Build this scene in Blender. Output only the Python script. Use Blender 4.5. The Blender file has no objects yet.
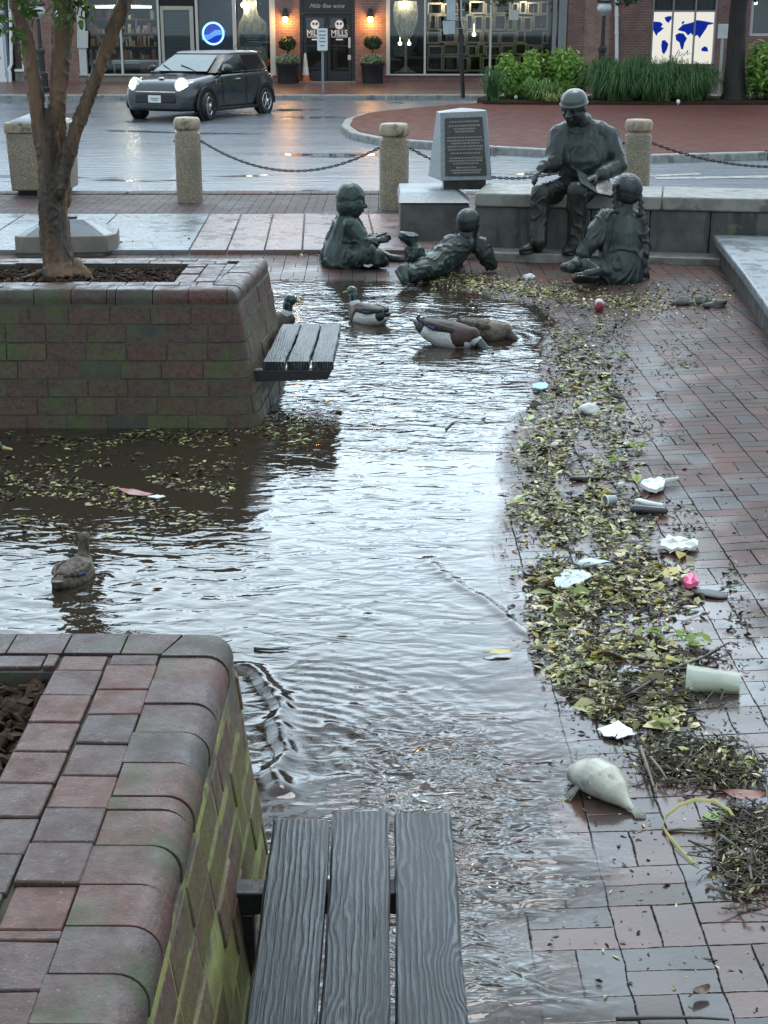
import bpy, bmesh, math, random
import numpy as np
from mathutils import Vector, Matrix, noise as mn
R = math.radians
random.seed(11)
rng = np.random.default_rng(11)
V = Vector
sc = bpy.context.scene
COL = sc.collection

# ---------------------------------------------------------------- camera
FPX, YH, HC = 1480.0, 25.0, 2.15
PITCH = math.atan((512 - YH) / FPX)
CP, SP = math.cos(PITCH), math.sin(PITCH)

def ray(px, py):
    a, b = (px - 384) / FPX, (512 - py) / FPX
    return V((a, CP + b * SP, -SP + b * CP))

def P(px, py, z=0.0):
    d = ray(px, py)
    t = (z - HC) / d.z
    return V((d.x * t, d.y * t, z))

def PY(px, py, Y):
    d = ray(px, py)
    t = Y / d.y
    return V((d.x * t, Y, HC + d.z * t))

cam_d = bpy.data.cameras.new('camera')
cam = bpy.data.objects.new('camera', cam_d)
COL.objects.link(cam)
cam.location = (0, 0, HC)
cam.rotation_euler = (R(90) - PITCH, 0, 0)
cam_d.sensor_fit = 'VERTICAL'
cam_d.sensor_height = 36
cam_d.sensor_width = 27
cam_d.lens = FPX / 1024 * 36
cam_d.clip_start = 0.05
cam_d.clip_end = 1500
sc.camera = cam

# ---------------------------------------------------------------- mesh builder
class MB:
    def __init__(s):
        s.v, s.f, s.m = [], [], []

    def add(s, vs, fs, mi=0):
        o = len(s.v)
        s.v += [tuple(p) for p in vs]
        s.f += [tuple(i + o for i in f) for f in fs]
        s.m += [mi] * len(fs)

    def hexa(s, p, mi=0):
        # p: 4 bottom (ccw from above), 4 top
        s.add(p, [(3, 2, 1, 0), (4, 5, 6, 7), (0, 1, 5, 4), (1, 2, 6, 5), (2, 3, 7, 6), (3, 0, 4, 7)], mi)

    def box(s, c, d, rz=0.0, mi=0, rot=None, taper=1.0):
        hx, hy, hz = d[0] / 2, d[1] / 2, d[2] / 2
        M = rot if rot is not None else Matrix.Rotation(rz, 3, 'Z')
        c = V(c)
        ps = []
        for z, k in ((-hz, 1.0), (hz, taper)):
            for x, y in ((-hx, -hy), (hx, -hy), (hx, hy), (-hx, hy)):
                ps.append(c + M @ V((x * k, y * k, z)))
        s.hexa(ps, mi)

    def span(s, a, b, mi=0):
        s.box([(a[i] + b[i]) / 2 for i in range(3)], [abs(b[i] - a[i]) for i in range(3)], mi=mi)

    def tube(s, pts, rad, n=8, mi=0, cap=True, ref=None, rnd=False):
        pts = [V(p) for p in pts]
        k = len(pts)
        if not isinstance(rad, (list,)):
            rad = [rad] * k
        if rnd:   # rounded ends
            def rr(r):
                return r if isinstance(r, tuple) else (r, r)
            t0 = (pts[0] - pts[1]).normalized(); t1 = (pts[-1] - pts[-2]).normalized()
            r0, r1 = rr(rad[0]), rr(rad[-1])
            m0, m1 = min(r0), min(r1)
            A = [(pts[0] + t0 * m0 * a, (r0[0] * b, r0[1] * b)) for a, b in ((.97, .2), (.8, .6), (.45, .89))]
            B = [(pts[-1] + t1 * m1 * a, (r1[0] * b, r1[1] * b)) for a, b in ((.45, .89), (.8, .6), (.97, .2))]
            pts = [a[0] for a in A] + pts + [b[0] for b in B]
            rad = [a[1] for a in A] + list(rad) + [b[1] for b in B]
            k = len(pts)
        vs, fs = [], []
        side = None
        for i, p in enumerate(pts):
            a = pts[max(i - 1, 0)]; b = pts[min(i + 1, k - 1)]
            t = (b - a).normalized()
            base = V(ref) if ref is not None else (side if side is not None else (V((0, 0, 1)) if abs(t.z) < .9 else V((1, 0, 0))))
            sd = base - t * base.dot(t)
            if sd.length < 1e-5:
                sd = t.orthogonal()
            sd.normalize()
            if ref is None:
                side = sd
            up = t.cross(sd)
            r = rad[i]
            ra, rb = r if isinstance(r, tuple) else (r, r)
            for j in range(n):
                an = 2 * math.pi * j / n
                vs.append(p + sd * math.cos(an) * ra + up * math.sin(an) * rb)
        for i in range(k - 1):
            for j in range(n):
                j2 = (j + 1) % n
                fs.append((i * n + j, i * n + j2, (i + 1) * n + j2, (i + 1) * n + j))
        if cap:
            fs.append(tuple(range(n - 1, -1, -1)))
            fs.append(tuple((k - 1) * n + j for j in range(n)))
        s.add(vs, fs, mi)

    def lathe(s, c, prof, n=24, mi=0, rot=None):
        c = V(c); M = rot if rot is not None else Matrix.Identity(3)
        vs, fs = [], []
        for r, z in prof:
            for j in range(n):
                a = 2 * math.pi * j / n
                vs.append(c + M @ V((math.cos(a) * r, math.sin(a) * r, z)))
        k = len(prof)
        for i in range(k - 1):
            for j in range(n):
                j2 = (j + 1) % n
                fs.append((i * n + j, i * n + j2, (i + 1) * n + j2, (i + 1) * n + j))
        fs.append(tuple(range(n - 1, -1, -1)))
        fs.append(tuple((k - 1) * n + j for j in range(n)))
        s.add(vs, fs, mi)

    def ell(s, c, r, rot=None, nu=14, nv=9, mi=0):
        if not isinstance(r, (tuple, list)):
            r = (r, r, r)
        M = rot if rot is not None else Matrix.Identity(3)
        c = V(c); vs = []; fs = []
        vs.append(c + M @ V((0, 0, -r[2])))
        for i in range(1, nv):
            t = math.pi * i / nv
            for j in range(nu):
                a = 2 * math.pi * j / nu
                vs.append(c + M @ V((math.sin(t) * math.cos(a) * r[0], math.sin(t) * math.sin(a) * r[1], -math.cos(t) * r[2])))
        vs.append(c + M @ V((0, 0, r[2])))
        for j in range(nu):
            fs.append((0, 1 + (j + 1) % nu, 1 + j))
        for i in range(nv - 2):
            for j in range(nu):
                a = 1 + i * nu + j; b = 1 + i * nu + (j + 1) % nu
                fs.append((a, b, b + nu, a + nu))
        L = len(vs) - 1
        for j in range(nu):
            fs.append((L, L - nu + j, L - nu + (j + 1) % nu))
        s.add(vs, fs, mi)

    def prism(s, poly, axis, a0, a1, mi=0):
        """poly of 2d points extruded along axis: 'z' (x,y), 'y' (x,z), 'x' (y,z)"""
        def mk(p, a):
            return {'z': (p[0], p[1], a), 'y': (p[0], a, p[1]), 'x': (a, p[0], p[1])}[axis]
        n = len(poly)
        vs = [mk(p, a0) for p in poly] + [mk(p, a1) for p in poly]
        fs = [tuple(range(n - 1, -1, -1)), tuple(range(n, 2 * n))]
        for i in range(n):
            j = (i + 1) % n
            fs.append((i, j, n + j, n + i))
        s.add(vs, fs, mi)

    def mesh(s, name, mats=(), org=V((0, 0, 0)), fix=True):
        me = bpy.data.meshes.new(name)
        o = V(org)
        me.from_pydata([(p[0] - o.x, p[1] - o.y, p[2] - o.z) for p in s.v], [], s.f)
        for m in mats:
            me.materials.append(m)
        if len(mats) > 1:
            me.polygons.foreach_set('material_index', s.m)
        if fix:
            bm = bmesh.new(); bm.from_mesh(me)
            bmesh.ops.recalc_face_normals(bm, faces=bm.faces)
            bm.to_mesh(me); bm.free()
        me.update()
        return me

    def build(s, name, mats, parent=None, smooth=None, bevel=0, seg=2, loc=None, fix=True):
        if not isinstance(mats, (list, tuple)):
            mats = [mats]
        org = V(loc) if loc is not None else (wloc(parent) if parent else V((0, 0, 0)))
        me = s.mesh(name, mats, org, fix)
        if smooth:
            shade(me, smooth)
        o = bpy.data.objects.new(name, me)
        COL.objects.link(o)
        if parent:
            o.parent = parent
            o.location = org - wloc(parent)
        else:
            o.location = org
        if bevel:
            b = o.modifiers.new('bevel', 'BEVEL')
            b.width = bevel; b.segments = seg; b.limit_method = 'ANGLE'; b.angle_limit = R(35)
            shade(me, 50)
        return o

def shade(me, ang):
    me.polygons.foreach_set('use_smooth', [True] * len(me.polygons))
    if ang < 179:
        me.set_sharp_from_angle(angle=R(ang))

def wloc(o):
    l = V((0, 0, 0))
    while o:
        l = l + o.location
        o = o.parent
    return l

def tag(o, label=None, cat=None, group=None, kind=None):
    if label: o['label'] = label
    if cat: o['category'] = cat
    if group: o['group'] = group
    if kind: o['kind'] = kind
    return o

def thing(name, label, cat, loc=(0, 0, 0), group=None, rz=0.0):
    o = bpy.data.objects.new(name, None)
    COL.objects.link(o)
    o.empty_display_size = .1
    o.location = loc
    o.rotation_euler = (0, 0, rz)
    return tag(o, label, cat, group)

def dup(o, parent=None):
    c = o.copy(); COL.objects.link(c)
    if parent: c.parent = parent
    for ch in list(o.children):
        dup(ch, c)
    return c

def fuse(mb, name, mats, parent=None, voxel=.01, smooth=4, fold=0.0, fscale=8.0, loc=None, fstretch=(1, 1, .4)):
    """union of closed pieces as one continuous skin"""
    org = V(loc) if loc is not None else (wloc(parent) if parent else V((0, 0, 0)))
    me = mb.mesh(name + '_tmp', (), org)
    o = bpy.data.objects.new(name, me); COL.objects.link(o)
    m = o.modifiers.new('r', 'REMESH'); m.mode = 'VOXEL'; m.voxel_size = voxel
    if smooth:
        sm = o.modifiers.new('s', 'SMOOTH'); sm.factor = .5; sm.iterations = smooth
    dg = bpy.context.evaluated_depsgraph_get(); dg.update()
    me2 = bpy.data.meshes.new_from_object(o.evaluated_get(dg))
    o.modifiers.clear(); o.data = me2
    bpy.data.meshes.remove(me)
    me2.name = name
    me2.materials.clear()
    for mt in (mats if isinstance(mats, (list, tuple)) else [mats]):
        me2.materials.append(mt)
    if fold:
        nrm = [v.normal.copy() for v in me2.vertices]
        for v, nv in zip(me2.vertices, nrm):
            q = v.co * fscale
            w = mn.noise(V((q.x * .7, q.y * .7, q.z * .5)))
            t = mn.noise(V((q.x * fstretch[0] + w * 1.5, q.y * fstretch[1] + w, q.z * fstretch[2] + w)))
            t2 = mn.noise(q * 2.3)
            cr = max(0.0, 1 - abs(t) * 4.5)
            v.co += nv * fold * (1.5 * cr * cr - .35 + .3 * t2)
    shade(me2, 180)
    if parent:
        o.parent = parent
        o.location = org - wloc(parent)
    else:
        o.location = org
    return o

# ---------------------------------------------------------------- node helper
class NT:
    def __init__(s, tree):
        s.t = tree; s.n = tree.nodes; s.l = tree.links

    def node(s, typ, ins=None, **kw):
        nd = s.n.new(typ)
        for k, v in kw.items():
            setattr(nd, k, v)
        if ins:
            for k, v in ins.items():
                s.put(nd.inputs[k], v)
        return nd

    def put(s, sock, v):
        if isinstance(v, bpy.types.NodeSocket):
            s.l.new(v, sock)
        elif isinstance(v, bpy.types.Node):
            s.l.new(v.outputs[0], sock)
        else:
            if sock.type == 'RGBA' and not isinstance(v, (int, float)) and len(v) == 3:
                v = (*v, 1)
            sock.default_value = v

    def m(s, op, a, b=None, c=None, clamp=False):
        nd = s.n.new('ShaderNodeMath'); nd.operation = op; nd.use_clamp = clamp
        for i, v in enumerate((a, b, c)):
            if v is not None: s.put(nd.inputs[i], v)
        return nd.outputs[0]

    def vm(s, op, a, b=None, out=0):
        nd = s.n.new('ShaderNodeVectorMath'); nd.operation = op
        s.put(nd.inputs[0], a)
        if b is not None:
            if op == 'SCALE': s.put(nd.inputs['Scale'], b)
            else: s.put(nd.inputs[1], b)
        return nd.outputs[out]

    def mix(s, f, a, b, mode='MIX'):
        nd = s.n.new('ShaderNodeMix'); nd.data_type = 'RGBA'; nd.blend_type = mode
        s.put(nd.inputs['Factor'], f); s.put(nd.inputs['A'], a); s.put(nd.inputs['B'], b)
        return nd.outputs['Result']

    def ramp(s, v, lo, hi, a=0.0, b=1.0):
        nd = s.n.new('ShaderNodeMapRange'); nd.clamp = True; nd.interpolation_type = 'SMOOTHSTEP'
        s.put(nd.inputs['Value'], v)
        for k, x in (('From Min', lo), ('From Max', hi), ('To Min', a), ('To Max', b)):
            s.put(nd.inputs[k], x)
        return nd.outputs[0]

    def pos(s):
        return s.n.new('ShaderNodeNewGeometry').outputs['Position']

    def map(s, v, scale=(1, 1, 1), loc=(0, 0, 0), rot=(0, 0, 0)):
        nd = s.n.new('ShaderNodeMapping')
        s.put(nd.inputs['Vector'], v)
        nd.inputs['Scale'].default_value = scale; nd.inputs['Location'].default_value = loc
        nd.inputs['Rotation'].default_value = rot
        return nd.outputs[0]

    def noise(s, v, scale=5, detail=4, rough=.55, dist=0, out=0):
        nd = s.n.new('ShaderNodeTexNoise')
        s.put(nd.inputs['Vector'], v)
        s.put(nd.inputs['Scale'], scale); s.put(nd.inputs['Detail'], detail)
        s.put(nd.inputs['Roughness'], rough); s.put(nd.inputs['Distortion'], dist)
        return nd.outputs[out]

    def white(s, v, out='Value'):
        nd = s.n.new('ShaderNodeTexWhiteNoise'); nd.noise_dimensions = '3D'
        s.put(nd.inputs['Vector'], v)
        return nd.outputs[out]

    def bump(s, h, strength=.3, dist=.01, normal=None):
        nd = s.n.new('ShaderNodeBump')
        s.put(nd.inputs['Height'], h)
        s.put(nd.inputs['Strength'], strength); s.put(nd.inputs['Distance'], dist)
        if normal is not None: s.put(nd.inputs['Normal'], normal)
        return nd.outputs[0]

def new_mat(name):
    m = bpy.data.materials.new(name); m.use_nodes = True
    t = NT(m.node_tree)
    t.n.clear()
    out = t.n.new('ShaderNodeOutputMaterial')
    return m, t, out

def principled(t, out, **kw):
    b = t.n.new('ShaderNodeBsdfPrincipled')
    al = {'col': 'Base Color', 'rough': 'Roughness', 'metal': 'Metallic', 'spec': 'Specular IOR Level', 'ior': 'IOR',
          'normal': 'Normal', 'coat': 'Coat Weight', 'coatr': 'Coat Roughness', 'emit': 'Emission Color', 'es': 'Emission Strength',
          'trans': 'Transmission Weight', 'alpha': 'Alpha', 'sss': 'Subsurface Weight'}
    for k, v in kw.items():
        if v is not None: t.put(b.inputs[al[k]], v)
    t.l.new(b.outputs[0], out.inputs[0])
    return b

def smat(name, col, col2=None, rough=.5, rough2=None, scale=6, bump=.0, bscale=40, bdist=.005, metal=0, spec=.5, coat=0, stretch=(1, 1, 1), detail=5, extra=None, contrast=.15):
    m, t, out = new_mat(name)
    p = t.map(t.pos(), stretch)
    n = t.noise(p, scale, detail, .6)
    f = t.ramp(n, .5 - contrast, .5 + contrast)
    c = t.mix(f, col, col2 if col2 else tuple(x * .8 for x in col))
    if extra:   # (colour, scale, lo, hi): patches with an outline of their own
        for e in extra:
            n2 = t.noise(t.map(t.pos(), e[4] if len(e) > 4 else (1, 1, 1), (3.1, 7.7, 1.3)), e[1], 6, .65)
            c = t.mix(t.ramp(n2, e[2], e[3]), c, e[0])
    rg = rough if rough2 is None else t.ramp(t.noise(p, scale * 1.7, 4), .35, .65, rough, rough2)
    nm = None
    if bump:
        nm = t.bump(t.noise(p, bscale, 6, .65), bump, bdist)
    principled(t, out, col=c, rough=rg, metal=metal, spec=spec, normal=nm, coat=coat)
    return m

def emat(name, col, strength):
    m, t, out = new_mat(name)
    e = t.node('ShaderNodeEmission', {'Color': (*col, 1), 'Strength': strength})
    t.l.new(e.outputs[0], out.inputs[0])
    return m
# ---------------------------------------------------------------- light and sky
SUN_EL, SUN_AZ = R(62), R(14)        # overcast, brightest beyond the street, a little to the right
w = bpy.data.worlds.new('World'); sc.world = w; w.use_nodes = True
t = NT(w.node_tree); t.n.clear()
out = t.n.new('ShaderNodeOutputWorld')
sky = t.n.new('ShaderNodeTexSky'); sky.sky_type = 'NISHITA'; sky.sun_disc = False
sky.sun_elevation = SUN_EL; sky.sun_rotation = SUN_AZ; sky.air_density = 1.0; sky.dust_density = 3.0; sky.ozone_density = 2.0
tc = t.n.new('ShaderNodeTexCoord').outputs['Generated']
nz = t.noise(t.map(tc, (1, 1, 2.2)), 2.2, 6, .55, .4)
cl = t.mix(t.ramp(nz, .3, .72), (7.6, 9.7, 11.4), (10.4, 12.6, 14.2))
sep = t.node('ShaderNodeSeparateXYZ', {0: tc})
# cloud deck is thinner and brighter towards the sun's side of the sky
fw = t.m('ADD', t.m('MULTIPLY', t.m('POWER', t.m('MAXIMUM', sep.outputs['Y'], 0.0), 3.2), 1.75), .52)
cl = t.vm('SCALE', cl, fw)
cov = t.ramp(t.noise(t.map(tc, (1, 1, 2), (4, 2, 1)), 1.6, 5, .6), .25, .5, .72, .97)
c = t.mix(cov, sky.outputs[0], cl)
bg = t.node('ShaderNodeBackground', {'Color': c, 'Strength': .15})
t.l.new(bg.outputs[0], out.inputs[0])
sd = bpy.data.lights.new('sun', 'SUN'); sd.energy = .9; sd.angle = R(22); sd.color = (1, .97, .93)
so = bpy.data.objects.new('sun', sd); COL.objects.link(so)
d = V((math.sin(SUN_AZ) * math.cos(SUN_EL), math.cos(SUN_AZ) * math.cos(SUN_EL), math.sin(SUN_EL)))
so.rotation_euler = (-d).to_track_quat('-Z', 'Y').to_euler()
so.location = d * 60
vs = sc.view_settings
sc.display_settings.display_device = 'sRGB'
vs.view_transform = 'Standard'; vs.look = 'None'; vs.gamma = 1; vs.exposure = 0.5; vs.use_curve_mapping = False
sc.render.engine = 'CYCLES'
sc.cycles.max_bounces = 8; sc.cycles.transparent_max_bounces = 12
sc.cycles.use_denoising = True
sc.cycles.sample_clamp_indirect = 8
sc.cycles.caustics_reflective = False; sc.cycles.caustics_refractive = False
# ---------------------------------------------------------------- materials
def basket(t, p, s=.215, sy=.185, rot=0):
    """basket-weave paving: returns mortar mask, brick id vector, edge distance"""
    q = t.map(p, (1 / s, 1 / sy, 1), (.31, .17, 0), (0, 0, rot))
    wob = t.noise(p, 9, 2, .5, 0, 1)
    q = t.vm('ADD', q, t.vm('SCALE', t.vm('SUBTRACT', wob, (.5, .5, .5)), .07))
    sp = t.node('ShaderNodeSeparateXYZ', {0: q})
    a, b = sp.outputs[0], sp.outputs[1]
    ca, cb = t.m('FLOOR', a), t.m('FLOOR', b)
    u, v = t.m('FRACT', a), t.m('FRACT', b)
    par = t.m('FLOORED_MODULO', t.m('ADD', ca, cb), 2.0)
    ipar = t.m('SUBTRACT', 1.0, par)
    w1 = t.m('ADD', t.m('MULTIPLY', v, par), t.m('MULTIPLY', u, ipar))
    w2 = t.m('ADD', t.m('MULTIPLY', u, par), t.m('MULTIPLY', v, ipar))
    h2 = t.m('MULTIPLY', w1, 2.0)
    half, l = t.m('FLOOR', h2), t.m('FRACT', h2)
    e1 = t.m('MULTIPLY', t.m('MINIMUM', l, t.m('SUBTRACT', 1.0, l)), .5)
    e2 = t.m('MINIMUM', w2, t.m('SUBTRACT', 1.0, w2))
    e = t.m('MINIMUM', e1, e2)
    idv = t.node('ShaderNodeCombineXYZ', {0: ca, 1: cb, 2: t.m('ADD', half, .37)}).outputs[0]
    return e, idv

def brick_ground(name, rot=0.0, wet=1.0, cols=((.115, .046, .033), (.066, .039, .032), (.068, .056, .054)), pale=None):
    m, t, out = new_mat(name)
    p = t.pos()
    e, idv = basket(t, p, rot=rot)
    n1 = t.noise(p, 55, 5, .65)
    n2 = t.noise(p, 3.1, 4, .6)
    mort = t.ramp(t.m('ADD', e, t.m('MULTIPLY', t.m('SUBTRACT', n1, .5), .03)), .004, t.ramp(n2, .35, .7, .012, .030))     # 0 joint .. 1 brick
    r1 = t.white(idv)
    r2 = t.white(t.vm('ADD', idv, (5.3, 1.7, 9.1)))
    c = t.mix(r1, cols[0], cols[1])
    c = t.mix(t.ramp(r2, .6, .8), c, cols[2])
    c = t.mix(t.ramp(n2, .35, .75), c, t.mix(.5, c, (.05, .04, .038)))
    c = t.mix(t.m('MULTIPLY', n1, .45), c, t.vm('SCALE', c, .45))
    c = t.mix(mort, (.012, .010, .009), c)
    rv = t.white(idv, 'Color')
    tilt = t.vm('SCALE', t.vm('SUBTRACT', rv, (.5, .5, .5)), .05)
    nrm = t.vm('NORMALIZE', t.vm('ADD', t.n.new('ShaderNodeNewGeometry').outputs['Normal'], tilt))
    # film of water lies thicker in hollows: smoother there
    film = t.ramp(t.noise(p, 1.9, 5, .62), .42, .6)
    film = t.m('MULTIPLY', film, t.ramp(r2, .1, .5, .5, 1.0))
    # bricks only a little above the water still carry a film; higher ones have drained
    hz = t.node('ShaderNodeSeparateXYZ', {0: p}).outputs[2]
    yy = t.node('ShaderNodeSeparateXYZ', {0: p}).outputs[1]
    film = t.m('MULTIPLY', t.ramp(yy, 4.6, 6.6, 1.0, .5), t.m('MULTIPLY_ADD', film, .35, t.m('MULTIPLY', t.ramp(t.m('ADD', hz, t.m('MULTIPLY', n2, .03)), .040, .068, 1, 0), .8), clamp=True))
    h = t.m('ADD', t.m('MULTIPLY', mort, 1.0), t.m('MULTIPLY', n1, .3))
    bs = t.m('SUBTRACT', .75, t.m('MULTIPLY', film, .5))
    nm = t.bump(h, bs, .006, nrm)
    rg = t.ramp(film, 0, 1, .60, .09)
    rg = t.m('ADD', rg, t.m('MULTIPLY', t.m('SUBTRACT', 1.0, mort), .25))
    principled(t, out, col=c, rough=rg, spec=t.m('MULTIPLY', mort, t.m('MULTIPLY_ADD', film, .45, .18)), normal=nm)
    return m

M = {}
M['plaza'] = brick_ground('plaza_brick')
M['ramp'] = smat('island_brick', (.115, .032, .021), (.085, .026, .02), rough=.55, rough2=.7, scale=2.5, bump=.5, bscale=25, spec=.15, stretch=(1, 1, 1))

def planter_brick(name, cols, moss, mlo, mhi, rough=.45, mossz=0, bump=.5):
    """bricks get their own colour from a per-face attribute 'bid'"""
    m, t, out = new_mat(name)
    a = t.node('ShaderNodeAttribute', attribute_name='bid').outputs['Fac']
    p = t.pos()
    rv = t.white(t.node('ShaderNodeCombineXYZ', {0: a, 1: .31, 2: .77}).outputs[0])
    rv2 = t.white(t.node('ShaderNodeCombineXYZ', {0: a, 1: .93, 2: .12}).outputs[0])
    n1 = t.noise(p, 38, 6, .65)
    c = t.mix(rv, cols[0], cols[1])
    c = t.mix(t.ramp(rv2, .55, .9), c, cols[2])
    c = t.mix(t.ramp(n1, .38, .68, 0, .75), c, t.vm('SCALE', c, .42))
    c = t.mix(t.ramp(t.noise(p, 120, 3, .7), .6, .72, 0, .6), c, (.24, .19, .17))
    mz = t.noise(t.map(p, (1, 1, .7), (2, 5, 1)), 5.2, 9, .74)
    mz = t.m('ADD', mz, t.m('MULTIPLY', t.m('SUBTRACT', rv2, .5), .06))
    if mossz:
        z = t.node('ShaderNodeSeparateXYZ', {0: p}).outputs[2]
        mz = t.m('ADD', mz, t.m('MULTIPLY', t.m('SUBTRACT', .4, z), mossz))
    mf = t.ramp(mz, mlo, mhi)
    mc = t.mix(t.noise(p, 60, 4), moss, tuple(x * .45 for x in moss))
    c = t.mix(mf, c, mc)
    h = t.m('ADD', n1, t.m('MULTIPLY', t.noise(p, 150, 3), .5))
    nm = t.bump(h, bump, .004)
    rg = t.ramp(t.noise(p, 12, 4), .35, .65, rough - .13, rough + .15)
    rg = t.m('ADD', rg, t.m('MULTIPLY', mf, .2))
    principled(t, out, col=c, rough=rg, spec=.3, normal=nm)
    return m

M['cap'] = planter_brick('cap_brick', ((.082, .044, .038), (.060, .040, .038), (.102, .040, .029)), (.07, .072, .052), .62, .82, .42, 0, .8)
M['nose'] = planter_brick('nose_brick', ((.078, .044, .038), (.058, .041, .038), (.094, .039, .030)), (.082, .092, .050), .47, .67, .38, 0, .8)
M['face_near'] = planter_brick('mossy_face_brick', ((.12, .062, .042), (.09, .055, .04), (.12, .078, .042)), (.125, .125, .024), .40, .62, .5, .26, .9)
M['face_far'] = planter_brick('olive_face_brick', ((.098, .047, .035), (.075, .043, .034), (.09, .062, .036)), (.085, .11, .035), .46, .70, .42, .10, .8)
M['mortar_moss'] = smat('mossy_mortar', (.23, .235, .06), (.15, .145, .05), rough=.8, scale=9, bump=.6, bscale=60, extra=[((.07, .06, .045), 5, .5, .62)])
M['mortar'] = smat('dark_mortar', (.04, .036, .03), (.055, .06, .03), rough=.8, scale=9, bump=.6, bscale=60)
M['mulch'] = smat('mulch', (.04, .021, .013), (.016, .009, .006), rough=.85, rough2=.95, spec=.1, scale=30, bump=.8, bscale=60)

def wood(name):
    m, t, out = new_mat(name)
    oi = t.n.new('ShaderNodeObjectInfo').outputs['Random']
    p = t.pos()
    off = t.node('ShaderNodeCombineXYZ', {0: t.m('MULTIPLY', oi, 7.0), 1: t.m('MULTIPLY', oi, 31.0), 2: t.m('MULTIPLY', oi, 3.0)}).outputs[0]
    q = t.vm('ADD', p, off)
    low = t.noise(t.map(q, (7, 1.3, 3)), 1.0, 3, .5)          # cathedral figure
    kn = t.noise(t.map(q, (9, 3.0, 3), (3, 1, 0)), 1.0, 2, .5)
    x = t.node('ShaderNodeSeparateXYZ', {0: q}).outputs[0]
    ph = t.m('ADD', t.m('MULTIPLY', x, 470.0), t.m('MULTIPLY', low, 15.0))
    ph = t.m('ADD', ph, t.m('MULTIPLY', t.ramp(kn, .55, .85), 20.0))
    ph = t.m('ADD', ph, t.m('MULTIPLY', t.noise(t.map(q, (60, 7, 30)), 1, 4, .65), 9.0))
    g = t.m('ADD', t.m('MULTIPLY', t.m('SINE', ph), .5), .5)
    fib = t.noise(t.map(q, (420, 10, 200)), 1, 4, .6)
    big = t.noise(t.map(q, (10, 2.5, 5)), 1, 4, .6)
    v = t.m('ADD', t.m('MULTIPLY', g, t.ramp(t.noise(t.map(q, (14, 1.6, 6), (8, 2, 1)), 1, 3), .35, .65, .22, .6)), t.m('MULTIPLY', fib, .62))
    crack = t.ramp(t.noise(t.map(q, (95, 1.5, 20), (2, 9, 4)), 1, 3, .6), .66, .70, 1, 0)
    v = t.m('MULTIPLY', v, crack)
    c = t.mix(t.ramp(v, .36, .92), (.005, .006, .007), (.10, .11, .12))
    c = t.mix(t.ramp(big, .42, .7, 0, .85), c, t.vm('SCALE', c, .3))
    nm = t.bump(v, .9, .0045)
    rg = t.ramp(big, .3, .7, .42, .3)
    principled(t, out, col=c, rough=rg, spec=.36, normal=nm)
    return m
M['wood'] = wood('weathered_wood')
M['iron'] = smat('black_iron', (.008, .008, .009), (.015, .013, .012), rough=.35, rough2=.6, scale=20, bump=.2)

def water_mat():
    m, t, out = new_mat('flood_water')
    p = t.pos()
    chop = t.node('ShaderNodeAttribute', attribute_name='chop').outputs['Fac']
    murk = t.node('ShaderNodeAttribute', attribute_name='murk').outputs['Fac']
    w1 = t.noise(t.map(p, (1.0, 1.9, 1)), 5.0, 1.5, .5, .9)
    w2 = t.noise(t.map(p, (1.0, 1.7, 1), (3, 1, 0)), 8.5, 1.5, .5, 1.8)
    w3 = t.noise(t.map(p, (1, 1.4, 1), (1, 8, 0)), 34, 1.0, .5, .8)
    h = t.m('ADD', t.m('MULTIPLY', w1, 1.0), t.m('MULTIPLY', w2, t.m('MULTIPLY_ADD', chop, .9, .07)))
    h = t.m('ADD', h, t.m('MULTIPLY', w3, t.m('MULTIPLY_ADD', chop, .10, .008)))
    nm = t.bump(h, t.m('MULTIPLY_ADD', chop, 1.15, .055), .035)
    fr = t.node('ShaderNodeFresnel', {'IOR': 1.45, 'Normal': nm}).outputs[0]
    gl = t.node('ShaderNodeBsdfGlossy', {'Color': (1, 1, 1, 1), 'Roughness': .03, 'Normal': nm}).outputs[0]
    tr = t.node('ShaderNodeBsdfTransparent', {'Color': (.95, .92, .87, 1)}).outputs[0]
    df = t.node('ShaderNodeBsdfDiffuse', {'Color': (.030, .022, .014, 1)}).outputs[0]
    b = t.node('ShaderNodeMixShader', {0: murk, 1: tr, 2: df}).outputs[0]
    f = t.node('ShaderNodeMixShader', {0: fr, 1: b, 2: gl}).outputs[0]
    # the film thins out to nothing where the paving rises through it
    edge = t.node('ShaderNodeAttribute', attribute_name='edge').outputs['Fac']
    e2 = t.ramp(t.m('ADD', edge, t.m('MULTIPLY', t.m('SUBTRACT', t.noise(p, 26, 3), .5), .5)), .1, .9)
    thin = t.node('ShaderNodeBsdfTransparent', {'Color': (1, 1, 1, 1)}).outputs[0]
    f = t.node('ShaderNodeMixShader', {0: e2, 1: thin, 2: f}).outputs[0]
    t.l.new(f, out.inputs[0])
    return m
M['water'] = water_mat()

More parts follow.
